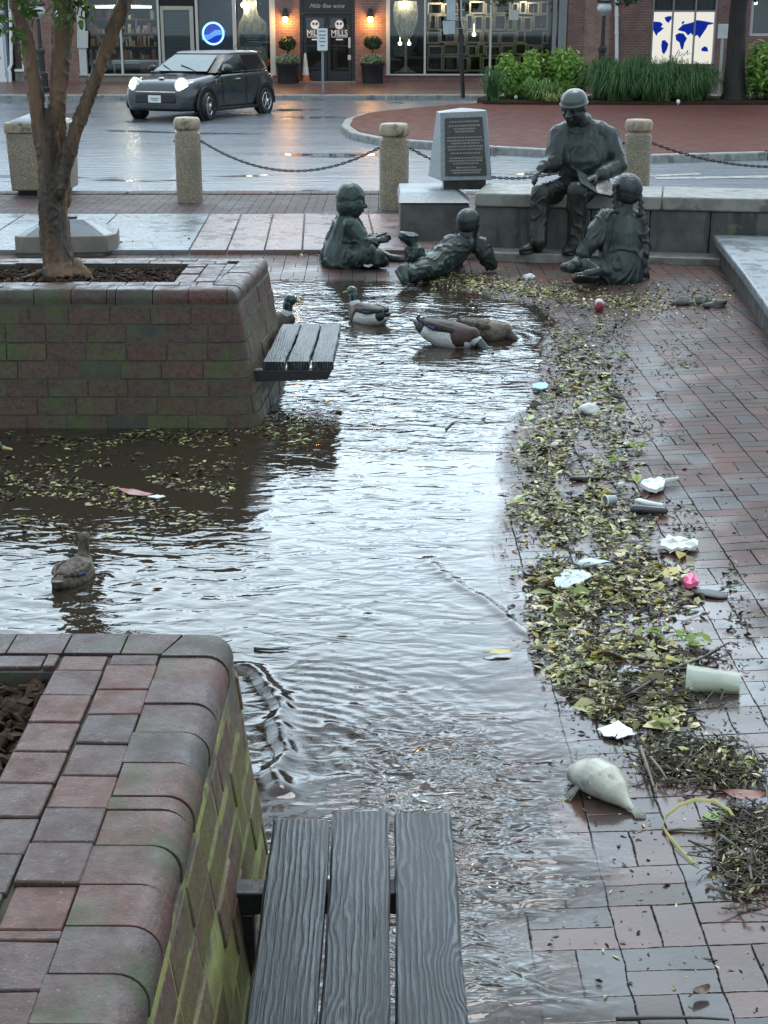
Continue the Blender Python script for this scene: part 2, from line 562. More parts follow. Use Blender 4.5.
def asphalt():
    m, t, out = new_mat('wet_asphalt')
    p = t.pos()
    y = t.node('ShaderNodeSeparateXYZ', {0: p}).outputs[1]
    n = t.noise(p, 120, 4, .7)
    pud = t.noise(t.map(p, (.25, .6, 1)), 1.0, 5, .6, .4)
    c = t.mix(n, (.10, .115, .135), (.155, .175, .20))
    st = t.noise(t.map(p, (.10, .9, 1), (2, 3, 0)), 1.0, 4, .6)
    c = t.mix(t.ramp(st, .45, .65), c, t.vm('SCALE', c, .72))
    # puddles along the low gutter and in hollows
    wetness = t.m('MAXIMUM', t.ramp(pud, .60, .66), t.ramp(t.m('ADD', y, t.m('MULTIPLY', pud, 1.2)), 20.55, 20.75, 1, 0))
    rg = t.ramp(wetness, 0, 1, .27, .05)
    h = t.m('ADD', t.m('MULTIPLY', n, .06), t.noise(t.map(p, (.35, 2.2, 1)), 3.0, 3, .6))
    nm = t.bump(h, t.ramp(wetness, 0, 1, .8, .02), .05)
    principled(t, out, col=c, rough=rg, spec=.75, normal=nm)
    return m
M['asphalt'] = asphalt()
M['kerb'] = smat('kerb_granite', (.30, .30, .29), (.2, .2, .19), rough=.5, scale=14, bump=.4, bscale=70, extra=[((.12, .13, .11), 3, .52, .62)])
M['concrete'] = smat('wet_concrete', (.19, .21, .225), (.13, .145, .155), rough=.22, rough2=.5, scale=3, bump=.15, bscale=60)
M['pinkslab'] = smat('pink_slab', (.19, .125, .115), (.145, .10, .098), rough=.22, rough2=.45, scale=3, bump=.2, bscale=60)
M['granite'] = smat('grey_granite', (.26, .29, .30), (.17, .19, .20), rough=.35, rough2=.5, scale=45, bump=.15, bscale=90, contrast=.2)
M['wallconc'] = smat('stained_concrete', (.10, .095, .082), (.055, .055, .05), rough=.45, rough2=.7, scale=5, bump=.4, bscale=35, extra=[((.035, .035, .03), 2.2, .5, .62, (2.5, 1, .35)), ((.10, .105, .06), 7, .6, .7)])
M['coping'] = smat('coping_stone', (.24, .23, .195), (.15, .145, .125), rough=.35, rough2=.6, scale=6, bump=.4, bscale=50, extra=[((.09, .085, .075), 4, .54, .66)])
def aggregate():
    m, t, out = new_mat('aggregate')
    p = t.pos()
    vo = t.node('ShaderNodeTexVoronoi', {'Vector': p, 'Scale': 60.0})
    c = t.mix(t.white(vo.outputs['Position']), (.42, .32, .185), (.27, .20, .118))
    c = t.mix(t.ramp(vo.outputs['Distance'], .3, .55), c, (.17, .15, .11))
    c = t.mix(t.ramp(t.noise(p, 3, 4), .45, .7, 0, .6), c, (.12, .115, .07))
    h = t.m('SUBTRACT', 1.0, vo.outputs['Distance'])
    principled(t, out, col=c, rough=.42, normal=t.bump(h, .45, .01))
    return m
M['aggregate'] = aggregate()
M['capstone'] = smat('bollard_cap', (.36, .29, .19), (.24, .19, .13), rough=.4, rough2=.6, scale=12, bump=.4, bscale=60, extra=[((.1, .09, .06), 6, .52, .62)])
def bronze(name, c1, c2, c3, rg=.33):
    m, t, out = new_mat(name)
    p = t.pos()
    n = t.noise(p, 7, 6, .65)
    n2 = t.noise(t.map(p, (9, 9, 2.4)), 1.0, 5, .65)
    c = t.mix(t.ramp(n, .38, .62), c1, c2)
    c = t.mix(t.ramp(n2, .5, .72), c, c3)
    nm = t.bump(t.noise(p, 60, 5, .6), .25, .006)
    principled(t, out, col=c, rough=t.ramp(n, .3, .7, rg - .06, rg + .18), metal=.35, spec=.4, normal=nm)
    return m
M['bronze'] = bronze('dark_bronze', (.040, .048, .047), (.028, .032, .032), (.066, .084, .079))
M['bronze_skin'] = bronze('dark_bronze_skin', (.036, .044, .045), (.024, .028, .028), (.068, .083, .079), .32)
M['bronze_brown'] = bronze('brown_bronze', (.034, .031, .027), (.022, .021, .018), (.046, .052, .049))
M['bronze_green'] = bronze('green_bronze', (.040, .060, .051), (.027, .037, .033), (.072, .100, .086))
M['bronze_cap'] = bronze('worn_bronze', (.085, .096, .092), (.06, .068, .066), (.11, .125, .12), .3)
M['plaque'] = smat('plaque', (.03, .028, .026), (.045, .042, .038), rough=.35, scale=10, metal=.4)
M['plaque_text'] = smat('plaque_text', (.22, .2, .17), rough=.4, metal=.3)
M['bark'] = smat('bark', (.175, .10, .052), (.035, .023, .015), rough=.5, rough2=.75, scale=7, bump=.7, bscale=30, stretch=(1.2, 1.2, .18), extra=[((.085, .082, .055), 4, .55, .68, (1, 1, .35)), ((.16, .12, .085), 9, .64, .72, (1.4, 1.4, .12))])
M['bark_dark'] = smat('bark_dark', (.022, .017, .014), (.012, .01, .009), rough=.7, scale=9, bump=.7, bscale=30, stretch=(1, 1, .3))
def leafm(name, c1, c2, rough=.45, tr=.25):
    m, t, out = new_mat(name)
    g = t.n.new('ShaderNodeNewGeometry')
    c = t.mix(g.outputs['Random Per Island'], c1, c2)
    b = principled(t, out, col=c, rough=rough, spec=.4)
    tl = t.node('ShaderNodeBsdfTranslucent', {'Color': c}).outputs[0]
    mx = t.node('ShaderNodeMixShader', {0: tr, 1: b.outputs[0], 2: tl}).outputs[0]
    t.l.new(mx, out.inputs[0])
    return m
M['leaf_tree'] = leafm('crape_leaf', (.07, .13, .03), (.16, .24, .07), .35)
M['leaf_far'] = leafm('far_tree_leaf', (.025, .045, .015), (.06, .09, .03))
M['leaf_shrub'] = leafm('shrub_leaf', (.09, .21, .028), (.27, .43, .075), .4, .3)
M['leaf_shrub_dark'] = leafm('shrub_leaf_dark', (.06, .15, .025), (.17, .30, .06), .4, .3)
M['grass'] = leafm('fountain_grass', (.03, .09, .03), (.12, .22, .07), .45, .25)
M['stem'] = smat('stem', (.05, .035, .02), rough=.7)
LIT = [leafm('litter_cream', (.46, .43, .20), (.66, .60, .36), .4, .1),
       leafm('litter_green', (.24, .29, .10), (.40, .43, .17), .4, .1),
       leafm('litter_olive', (.12, .11, .045), (.20, .175, .08), .4, .1),
       leafm('litter_brown', (.06, .04, .022), (.11, .07, .04), .4, .05),
       leafm('litter_dark', (.018, .014, .010), (.04, .03, .02), .35, 0),
       leafm('litter_yellow', (.45, .35, .06), (.5, .42, .12), .4, .1)]
def paint(name, col, rough=.4, metal=0, spec=.5, coat=0):
    return smat(name, col, tuple(c * .92 for c in col), rough=rough, rough2=min(1, rough + .1), scale=9, metal=metal, spec=spec, coat=coat)
M['black'] = paint('black_paint', (.012, .012, .013), .35)
M['doorblack'] = paint('door_black', (.010, .012, .016), .25)
M['white'] = paint('white_paint', (.72, .74, .74), .45)
M['greywhite'] = paint('grey_white_trim', (.5, .51, .48), .5)
M['cream'] = paint('cream_trim', (.42, .40, .32), .5)
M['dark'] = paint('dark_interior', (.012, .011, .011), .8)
M['grey'] = paint('grey_metal', (.25, .26, .26), .4, .5)
M['lampgreen'] = paint('lamp_green_black', (.008, .014, .016), .3)
M['glow_warm'] = emat('warm_bulb', (1.0, .52, .16), 22)
M['glow_soft'] = emat('soft_lamp', (1.0, .86, .6), 5)
M['glow_white'] = emat('tube_lamp', (.9, 1.0, 1.0), 3.0)
M['headlight'] = emat('headlight', (1.0, .90, .64), 22)
M['headlight_rim'] = emat('headlight_rim', (1.0, .86, .58), 1.5)
M['amber'] = emat('amber_lamp', (1.0, .55, .08), 3.5)
M['redlamp'] = emat('red_lamp', (1, .2, .08), 1.5)
M['neon'] = emat('neon_blue', (.30, .55, 1.0), 2.6)
M['neon_deep'] = emat('neon_deep_blue', (.01, .04, .55), .9)
M['neon_mid'] = emat('neon_mid_blue', (.10, .33, .95), 1.2)
M['mapwhite'] = emat('lit_map_panel', (.95, .93, .84), .62)
M['mapblue'] = emat('lit_map_blue', (.008, .03, .36), .55)
def glass(name, tint=(.8, .85, .85), rough=.02, ior=1.5):
    m, t, out = new_mat(name)
    fr = t.node('ShaderNodeFresnel', {'IOR': ior}).outputs[0]
    gl = t.node('ShaderNodeBsdfGlossy', {'Color': (1, 1, 1, 1), 'Roughness': rough}).outputs[0]
    tr = t.node('ShaderNodeBsdfTransparent', {'Color': (*tint, 1)}).outputs[0]
    f = t.node('ShaderNodeMixShader', {0: fr, 1: tr, 2: gl}).outputs[0]
    t.l.new(f, out.inputs[0])
    return m
M['glass'] = glass('window_glass')
def facade_brick(name, c1, c2, mort):
    m, t, out = new_mat(name)
    p = t.pos()
    q = t.node('ShaderNodeSeparateXYZ', {0: p})
    qq = t.node('ShaderNodeCombineXYZ', {0: q.outputs[0], 1: q.outputs[2], 2: 0.0}).outputs[0]
    br = t.node('ShaderNodeTexBrick', {'Vector': qq, 'Scale': 1.0, 'Mortar Size': .008, 'Brick Width': .22, 'Row Height': .075, 'Color1': (*c1, 1), 'Color2': (*c2, 1), 'Mortar': (*mort, 1)})
    c = t.mix(t.ramp(t.noise(p, 2.5, 5), .35, .7, 0, .5), br.outputs[0], tuple(x * .5 for x in c1))
    principled(t, out, col=c, rough=.6, spec=.3, normal=t.bump(br.outputs['Fac'], .4, -.01))
    return m
M['fbrick'] = facade_brick('facade_brick', (.28, .135, .10), (.20, .10, .085), (.26, .22, .19))
M['fbrick2'] = facade_brick('facade_brick_pale', (.33, .20, .16), (.25, .145, .115), (.30, .26, .22))
M['fbrick3'] = facade_brick('facade_brick_purple', (.23, .11, .095), (.16, .085, .08), (.22, .19, .17))
M['stucco'] = smat('base_stucco', (.24, .20, .15), (.17, .145, .11), rough=.6, scale=4, bump=.2)
M['walkbrick'] = smat('sidewalk_brick', (.17, .085, .065), (.11, .06, .05), rough=.3, rough2=.5, scale=6, bump=.4, bscale=18)
M['stone'] = smat('grey_stone', (.2, .2, .18), (.12, .12, .11), rough=.6, scale=5, bump=.4)
# ---------------------------------------------------------------- ground, water, street
_sh = [(300, 262), (400, 276), (470, 290), (548, 306), (560, 322), (555, 345), (545, 388), (524, 420), (513, 470), (515, 540), (528, 600), (540, 650), (566, 700), (600, 760), (625, 830), (640, 900), (655, 980), (665, 1024)]
_sp = [P(a, b, 0) for a, b in _sh]
SY = np.array([p.y for p in _sp][::-1]); SX = np.array([p.x for p in _sp][::-1])

def shore_x(Y):
    return np.interp(Y, SY, SX)

def vnoise(x, y, seed=0):
    """cheap smooth value noise for arrays"""
    xi, yi = np.floor(x).astype(int), np.floor(y).astype(int)
    fx, fy = x - xi, y - yi
    fx = fx * fx * (3 - 2 * fx); fy = fy * fy * (3 - 2 * fy)
    def h(a, b):
        n = (a * 374761393 + b * 668265263 + seed * 974634) & 0x7fffffff
        n = (n ^ (n >> 13)) * 1274126177 & 0x7fffffff
        return ((n ^ (n >> 16)) & 0xffff) / 65535.0
    return (h(xi, yi) * (1 - fx) + h(xi + 1, yi) * fx) * (1 - fy) + (h(xi, yi + 1) * (1 - fx) + h(xi + 1, yi + 1) * fx) * fy

def ground_z(x, Y):
    x = np.asarray(x, float); Y = np.asarray(Y, float)
    d = x - shore_x(np.clip(Y, SY[0], 12.6))
    g = np.where(d < 0, np.maximum(-.2, d * (.045 + .06 * np.clip((Y - 3.6) / 1.4, 0, 1))), np.minimum(.07, d * .045))
    north = np.clip((Y - 13.15) * .075, -.3, .10)
    k = 18.0
    gg = np.logaddexp(g * k * 3, north * k * 3) / (k * 3) - .006
    gg = np.where(Y < 12.4, g, gg * 1.0)
    bl = np.clip((Y - 11.8) / .6, 0, 1)
    gg = np.where((Y >= 11.8) & (Y < 12.4), g * (1 - bl) + (np.logaddexp(g * k * 3, north * k * 3) / (k * 3) - .006) * bl, gg)
    gg = gg + (vnoise(x * 2.3, Y * 2.3, 3) - .5) * .009 + (vnoise(x * 7, Y * 7, 5) - .5) * .004
    far = np.clip((Y - 15.2) / 1.2, 0, 1)
    return np.minimum(gg, .10) * (1 - far) + .10 * far

def gz(x, Y):
    return float(ground_z(np.array([x]), np.array([Y]))[0])

def PG(px, py, lift=0.0, water=True):
    """pixel to the visible ground (or water) surface"""
    p = P(px, py, 0.02)
    for _ in range(6):
        z = gz(p.x, p.y)
        if water: z = max(z, 0.0)
        p = P(px, py, z)
    p.z += lift
    return p

def grid_mesh(name, xs, ys, zf, mat, kind='structure', attrs=None):
    X, Y = np.meshgrid(xs, ys)
    Z = zf(X, Y)
    nx, ny = len(xs), len(ys)
    co = np.stack([X, Y, Z], -1).reshape(-1, 3)
    i = np.arange(nx * ny).reshape(ny, nx)
    q = np.stack([i[:-1, :-1], i[:-1, 1:], i[1:, 1:], i[1:, :-1]], -1).reshape(-1, 4)
    me = bpy.data.meshes.new(name)
    me.vertices.add(len(co)); me.vertices.foreach_set('co', co.ravel())
    me.loops.add(q.size); me.loops.foreach_set('vertex_index', q.ravel().astype(np.int32))
    me.polygons.add(len(q)); me.polygons.foreach_set('loop_start', (np.arange(len(q)) * 4).astype(np.int32))
    me.update(calc_edges=True)
    me.polygons.foreach_set('use_smooth', [True] * len(q))
    me.materials.append(mat)
    if attrs:
        for k, f in attrs.items():
            at = me.attributes.new(k, 'FLOAT', 'POINT')
            at.data.foreach_set('value', f(X, Y).ravel().astype(np.float32))
    o = bpy.data.objects.new(name, me); COL.objects.link(o)
    return tag(o, kind=kind)

# far base sheet to the horizon
mb = MB(); mb.add([(-600, -300, -.42), (600, -300, -.42), (600, 900, -.42), (-600, 900, -.42)], [(0, 1, 2, 3)])
g = mb.build('ground', smat('far_ground', (.06, .06, .055), (.045, .045, .04), rough=.8, scale=.3)); tag(g, kind='structure')

xs = np.concatenate([np.arange(-24, -6, .6), np.arange(-6, 7, .05), np.arange(7, 24.1, .6)])
ys = np.concatenate([np.arange(-8, 1.4, .4), np.geomspace(1.4, 16.6, 330)])
grid_mesh('plaza_paving', xs, ys, ground_z, M['plaza'])

def chop_f(X, Y):
    near = np.clip((4.7 - Y) / 1.1, 0, 1) * 1.15
    right = np.clip((X + .5) / .6, .15, 1)
    far = np.clip((Y - 7.2) / 1.5, 0, .22)
    mid = .05 + .16 * vnoise(X * .8, Y * .5, 9)
    patch = .6 + .8 * (vnoise(X * 3, Y * 2.2, 21) - .3)
    dep = np.clip(-ground_z(X, Y) / .03, 0, 1)
    still = 1 - np.clip((2.95 - Y) / .3, 0, .8)
    return np.clip(np.maximum(np.maximum(near * right * patch * still, far), mid) * (.12 + .88 * dep), 0, 1)

def murk_f(X, Y):
    dpt = np.maximum(0, -ground_z(X, Y))
    return np.clip(1 - np.exp(-dpt * 24.0 * (.10 + .90 * np.clip((Y - 4.0) / 1.6, 0, 1))), 0, .93)

def ridge(X, Y, path, wdt, h, wob=0.02, seed=1):
    best = np.full(X.shape, 9.0)
    Xw = X + (vnoise(X * 9, Y * 9, seed) - .5) * wob * 2
    Yw = Y + (vnoise(X * 9 + 50, Y * 9, seed) - .5) * wob * 2
    for a, b in zip(path[:-1], path[1:]):
        dx, dy = b[0] - a[0], b[1] - a[1]
        L = dx * dx + dy * dy
        tt = np.clip(((Xw - a[0]) * dx + (Yw - a[1]) * dy) / L, 0, 1)
        best = np.minimum(best, np.hypot(Xw - a[0] - tt * dx, Yw - a[1] - tt * dy))
    return h * np.exp(-(best / wdt) ** 2)

_r1 = [P(a, b)[:2] for a, b in ((250, 668), (262, 688), (278, 712), (284, 745), (274, 790))]
_r2 = [P(a, b)[:2] for a, b in ((425, 560), (455, 582), (490, 604), (530, 636))]
_r3 = [P(a, b)[:2] for a, b in ((330, 725), (380, 745), (410, 775), (450, 790))]
_r4 = [P(a, b)[:2] for a, b in ((452, 1000), (520, 992), (575, 965), (620, 935))]
def water_z(X, Y):
    z = np.zeros_like(X)
    r = np.random.default_rng(4)
    amp_l = .09 + .8 * np.clip((5.2 - Y) / 2, 0, 1) + .5 * np.clip((Y - 6.5) / 2, 0, 1)
    for k in range(26):
        lam = r.uniform(.16, .7); a = r.normal(R(80), R(38))
        kx, ky = math.cos(a) * 6.283 / lam, math.sin(a) * 6.283 / lam
        z += np.sin(X * kx + Y * ky + r.uniform(0, 6.28) + 2.2 * vnoise(X * 1.3, Y * 1.3, k)) * lam * .0016
    z *= amp_l
    # fan of ripples spreading round the near planter's corner
    cx, cy = P(250, 770)[:2]
    rr = np.hypot(X - cx, (Y - cy))
    z += .0014 * np.sin(rr * 6.283 / .055 + 3 * vnoise(X * 4, Y * 4, 77)) * np.exp(-((rr - .55) / .32) ** 2) * np.clip((X - cx) * 3 + .3, 0, 1)
    for (dx_, dy_) in [P(a, b)[:2] for a, b in ((368, 322), (447, 345), (482, 338), (74, 577), (270, 331))]:
        r_ = np.hypot(X - dx_, Y - dy_)
        z += .0022 * np.sin(r_ * 6.283 / .13) * np.exp(-((r_ - .3) / .22) ** 2)
    z += ridge(X, Y, _r1, .035, .022, .03, 2) + ridge(X, Y, _r2, .02, .007, .02, 3) + ridge(X, Y, _r3, .022, .008, .02, 5)
    return z
xs = np.concatenate([np.arange(-22, -4.2, .5), np.arange(-4.2, -1.0, .05), np.arange(-1.0, 1.3, .012), np.arange(1.3, 3, .08), np.arange(3, 14, 1.0)])
ys = np.concatenate([np.arange(-8, 1.2, .4), np.arange(1.2, 5.0, .012), np.geomspace(5.0, 14.6, 240)])
grid_mesh('water', xs, ys, water_z, M['water'], attrs={'chop': chop_f, 'murk': murk_f, 'edge': lambda X, Y: np.clip((water_z(X, Y) - ground_z(X, Y)) / .014, 0, 1)})

# pavement strips north of the memorial, up to the kerb
KY = P(384, 192, .1).y            # kerb line of the plaza
def sheet(name, poly, z, mat, parent=None, kind='structure', th=None):
    mb = MB()
    mb.prism(poly, 'z', z - (th or .08), z)
    o = mb.build(name, mat, parent)
    if kind: tag(o, kind=kind)
    return o
sheet('pavement', [(-24, 16.55), (24, 16.55), (24, KY - .35), (-24, KY - .35)], .104, brick_ground('pavement_brick', cols=((.09, .047, .04), (.06, .04, .038), (.075, .062, .062))), th=.4)
a0, a1 = P(225, 214, .112), P(200, 252, .112)
mb = MB()
x = a0.x - .05
joint = .015
mbc, mbp = MB(), MB()
yA, yB = P(384, 250, .11).y, P(384, 214, .11).y
k = 0
xx = -1.22
def strip_slab(m, x0, x1, sk):
    m.prism([(x0 + joint / 2 + sk, yA), (x1 - joint / 2 + sk, yA), (x1 - joint / 2, yB), (x0 + joint / 2, yB)], 'z', .02, .112 + random.uniform(-.002, .002))
for i in range(14):
    strip_slab(mbc, -1.98 - (i + 1) * 1.05, -1.98 - i * 1.05, .12)
for i in range(9):
    strip_slab(mbp, -1.98 + i * .36, -1.98 + (i + 1) * .36, .12)
o = mbc.build('pale_paving_band', M['concrete'], bevel=.006); tag(o, kind='structure')
o = mbp.build('pink_paving_band', M['pinkslab'], bevel=.006); tag(o, kind='structure')
# kerb of the plaza
mb = MB()
x = -24.0
while x < 24:
    L = random.uniform(1.6, 2.2)
    mb.span((x + .006, KY - .345, -.2), (x + L - .006, KY, .115 + random.uniform(-.003, .003)))
    x += L
o = mb.build('kerb', M['plaza'], bevel=.015); tag(o, kind='structure')

# street
FK = 42.0       # far kerb
def street_z(X, Y):
    return -.025 + (Y - KY) / (FK - KY) * .225 + .0 * X
grid_mesh('street', np.linspace(-70, 70, 80), np.linspace(KY - .05, FK + .1, 60), street_z, M['asphalt'])
def sz(Y): return float(street_z(0.0, Y))
def PS(px, py):
    p = P(px, py, .1)
    for _ in range(6): p = P(px, py, sz(p.y))
    return p
# far sidewalk
FY = 46.0
wz0, wz1 = sz(FK) + .13, PY(330, 81.5, FY).z
mb = MB(); x = -60
while x < 60:
    mb.span((x + .008, FK, -.2), (x + 2.3, FK + .18, wz0)); x += 2.31
o = mb.build('kerb', M['kerb'], bevel=.02); tag(o, kind='structure')
def walk_z(X, Y): return wz0 + (np.clip(Y, 0, FY + .6) - FK) / (FY - FK) * (wz1 - wz0)
grid_mesh('sidewalk', np.linspace(-60, 60, 41), np.linspace(FK + .175, FY + .7, 9), walk_z, M['walkbrick'])
def wz(Y): return float(walk_z(0.0, np.array(Y)))
# white lane lines on the right
for (pa, pb, wd) in (((612, 178), (700, 174), .12), ((655, 178.5), (768, 172), .16)):
    A, B = PS(*pa), PS(*pb)
    B.x += (6 if pb[0] == 768 else 0)
    mb = MB(); n = 24
    vs_ = []
    for i in range(n + 1):
        q = A.lerp(B, i / n)
        j1, j2 = random.uniform(.7, 1.1), random.uniform(.7, 1.1)
        vs_ += [(q.x, q.y - wd * j1, sz(q.y - wd * j1) + .006), (q.x, q.y + wd * j2, sz(q.y + wd * j2) + .006)]
    mb.add(vs_, [(2 * i, 2 * i + 2, 2 * i + 3, 2 * i + 1) for i in range(n)])
    o = mb.build('lane_marking', smat('worn_line_paint', (.55, .56, .55), (.3, .3, .3), rough=.3, scale=6)); tag(o, kind='structure')

# traffic island: kerb outline from pixels at its own height
def kerb_pts():
    near = [(900, 163), (768, 160), (650, 163), (560, 158), (490, 154), (440, 150), (400, 147), (372, 144), (350, 139), (341, 132), (345, 125), (362, 119.5), (390, 116), (430, 112.5), (480, 109)]
    return [PS(a, b) for a, b in near]
KP = kerb_pts()
poly = [(p.x, p.y) for p in KP]
last = KP[-1]
far_edge = [(last.x + 3.5, last.y + 1.6), (14, 41.5), (26, 41.5), (26, KP[0].y)]
poly_all = poly + far_edge
def inset(pts, d):
    o_ = []
    for i, p in enumerate(pts):
        a, b = pts[max(i - 1, 0)], pts[min(i + 1, len(pts) - 1)]
        tx, ty = b[0] - a[0], b[1] - a[1]
        L = math.hypot(tx, ty)
        o_.append((p[0] + ty / L * d, p[1] - tx / L * d))
    return o_
inn = inset(poly, .2)
def isl_z(Y): return sz(Y) + .13
mb = MB()
for i in range(len(poly) - 1):
    a, b, c_, d_ = poly[i], poly[i + 1], inn[i + 1], inn[i]
    L = math.hypot(b[0] - a[0], b[1] - a[1]); n = max(1, round(L / 1.6))
    for k in range(n):
        f0, f1 = (k + .006) / n, (k + 1 - .006) / n
        lp = lambda u, v, f: (u[0] + (v[0] - u[0]) * f, u[1] + (v[1] - u[1]) * f)
        q = [lp(a, b, f0), lp(a, b, f1), lp(d_, c_, f1), lp(d_, c_, f0)]
        mb.hexa([(x, y, -.2) for x, y in q] + [(x, y, isl_z(y)) for x, y in q])
o = mb.build('island_kerb', M['kerb'], bevel=.025); tag(o, kind='structure')
def isl_top(y, y0=27.0, rise=.003):
    return isl_z(y) + max(0, y - y0) * rise
mb = MB()
n = len(inn)
pol = inn + far_edge
pol = inset(poly, .185) + far_edge
bm_ = [(x, y, isl_top(y) + .004) for x, y in pol]
k_ = len(bm_)
mb.add(bm_ + [(x, y, z - .15) for x, y, z in bm_], [tuple(range(k_))] + [(i, (i + 1) % k_, k_ + (i + 1) % k_, k_ + i) for i in range(k_)])
o = mb.build('island_paving', M['ramp']); tag(o, kind='structure')
# mulch bed on the island
BED_Y0 = P(600, 105, isl_top(33) + .05).y
bed = [(P(480, 104, isl_top(33)).x, BED_Y0 + .3), (P(497, 102, isl_top(33)).x, BED_Y0), (20, BED_Y0 - .2), (20, BED_Y0 + 3.3), (P(500, 100, .4).x, BED_Y0 + 3.1), (P(482, 100, .4).x, BED_Y0 + 2.5)]
mb = MB(); cz = isl_top(BED_Y0)
mb.prism(bed, 'z', cz - .2, cz + .07)
o = mb.build('planting_bed', M['mulch'], bevel=.05); tag(o, kind='structure')
BZ = cz + .07
# ---------------------------------------------------------------- brick planters
class Path:
    """2D outline with rounded corners; outward is on the right hand of travel"""
    def __init__(s, pts, r=.06, n=8):
        out = [V(pts[0])]; s.r = r; s.cor = []
        for i in range(1, len(pts) - 1):
            p, a, b = V(pts[i]), V(pts[i - 1]), V(pts[i + 1])
            d0, d1 = (a - p).normalized(), (b - p).normalized()
            s.cor.append((p, V((-d0.y, d0.x)), V((d1.y, -d1.x))))
            A, B = p + d0 * r, p + d1 * r
            for k in range(n + 1):
                f = k / n
                out.append((1 - f) ** 2 * A + 2 * f * (1 - f) * p + f * f * B)
        out.append(V(pts[-1]))
        s.p = out
        s.L = [0]
        for a, b in zip(out[:-1], out[1:]): s.L.append(s.L[-1] + (b - a).length)
        s.len = s.L[-1]

    def at(s, u):
        u = min(max(u, 0), s.len)
        for i in range(len(s.p) - 1):
            if u <= s.L[i + 1] or i == len(s.p) - 2:
                f = (u - s.L[i]) / (s.L[i + 1] - s.L[i])
                t_ = (s.p[i + 1] - s.p[i]).normalized()
                # smoothed normal
                def nr(j):
                    a, b = s.p[max(j - 1, 0)], s.p[min(j + 1, len(s.p) - 1)]
                    q = (b - a).normalized(); return V((q.y, -q.x))
                seg = V((t_.y, -t_.x))
                if (s.p[i + 1] - s.p[i]).length < .03:
                    seg = nr(i).lerp(nr(i + 1), f).normalized()
                return s.p[i].lerp(s.p[i + 1], f), seg

def sweep(mb, path, u0, u1, prof, jit=0.0, ids=None, bid=0, cl=.02, mi=0):
    """closed profile [(out,z)] carried along the path between u0 and u1"""
    us = [u0] + [l for l in path.L if u0 + .004 < l < u1 - .004] + [u1]
    n = len(prof); vs, fs = [], []
    for u in us:
        p, nn = path.at(u)
        for o, z in prof:
            near = [c for c in path.cor if (c[0] - p).length < -o] if o < -path.r else []
            if near:      # inside of a rounded corner: meet in the mitre
                q = near[0][0] + (near[0][1] + near[0][2]) * o
                vs.append((q.x, q.y, z))
            else:
                vs.append((p.x + nn.x * o, p.y + nn.y * o, z))
    for i in range(len(us) - 1):
        for j in range(n):
            j2 = (j + 1) % n
            fs.append((i * n + j, i * n + j2, (i + 1) * n + j2, (i + 1) * n + j))
    fs.append(tuple(range(n))); fs.append(tuple((len(us) - 1) * n + j for j in range(n - 1, -1, -1)))
    mb.add(vs, fs, mi)
    if ids is not None: ids += [bid] * len(fs)

def put_ids(o, ids):
    at = o.data.attributes.new('bid', 'FLOAT', 'FACE')
    at.data.foreach_set('value', np.array(ids, dtype=np.float32))

def planter(root, path, ztop, zbot, batter, mface, mmort, course=.1, bl=.205, nose_w=.15, nose_h=.085, seed=1, nl=.128):
    rd = random.Random(seed)
    # courses
    mb, ids = MB(), []
    zc = ztop - nose_h - .008
    k = 0
    while zc > zbot:
        z1, z0 = zc, zc - course + .009
        u = -rd.uniform(0, bl) if k % 2 else -rd.uniform(0, bl) * .5
        while u < path.len:
            L = bl * rd.choice((1, 1, 1, 1, .5 if rd.random() < .35 else 1)) * rd.uniform(.97, 1.03)
            a, b = max(u, 0) + .004, min(u + L, path.len) - .004
            if b - a > .02:
                j = rd.uniform(-.0035, .0035)
                o1, o0 = batter * (ztop - z1) + j, batter * (ztop - z0) + j + rd.uniform(-.001, .001)
                sweep(mb, path, a, b, [(o0 - .07, z0), (o0, z0 + rd.uniform(0, .002)), (o1, z1 - rd.uniform(0, .002)), (o1 - .07, z1)], ids=ids, bid=rd.random())
            u += L
        zc -= course; k += 1
    o = mb.build('brick_wall', mface, root, fix=True)
    put_ids(o, ids)
    bv = o.modifiers.new('bevel', 'BEVEL'); bv.width = .005; bv.segments = 2; bv.limit_method = 'ANGLE'; bv.angle_limit = R(40)
    shade(o.data, 40)
    # mortar core
    mb = MB()
    zt = ztop - nose_h + .004
    sweep(mb, path, 0, path.len, [(-.16, zbot), (batter * (ztop - zbot) - .003, zbot), (batter * (ztop - zt) - .003, zt), (-.16, zt)])
    mb.build('mortar', mmort, root)
    # bull-nosed edge bricks
    mb, ids = MB(), []
    u = -.03
    while u < path.len:
        L = (nl if rd.random() > .12 else .05) * rd.uniform(.95, 1.06)
        a, b = max(u, 0) + .0022, min(u + L, path.len) - .0022
        if b - a > .012:
            j = rd.uniform(-.0025, .0025); zt = ztop + rd.uniform(-.003, .002)
            r_ = .052
            prof = [(-nose_w + j, ztop - nose_h), (j + .004, ztop - nose_h), (j + .006, zt - r_)]
            for q in range(1, 7):
                an = R(90) * q / 6
                prof.append((j + .006 - r_ + math.cos(an) * r_, zt - r_ + math.sin(an) * r_))
            prof.append((-nose_w + j, zt))
            sweep(mb, path, a, b, prof, ids=ids, bid=rd.random())
        u += L
    o = mb.build('bullnose_edge', M['nose'], root)
    put_ids(o, ids)
    bv = o.modifiers.new('bevel', 'BEVEL'); bv.width = .004; bv.segments = 2; bv.limit_method = 'ANGLE'; bv.angle_limit = R(50)
    shade(o.data, 40)
    return o

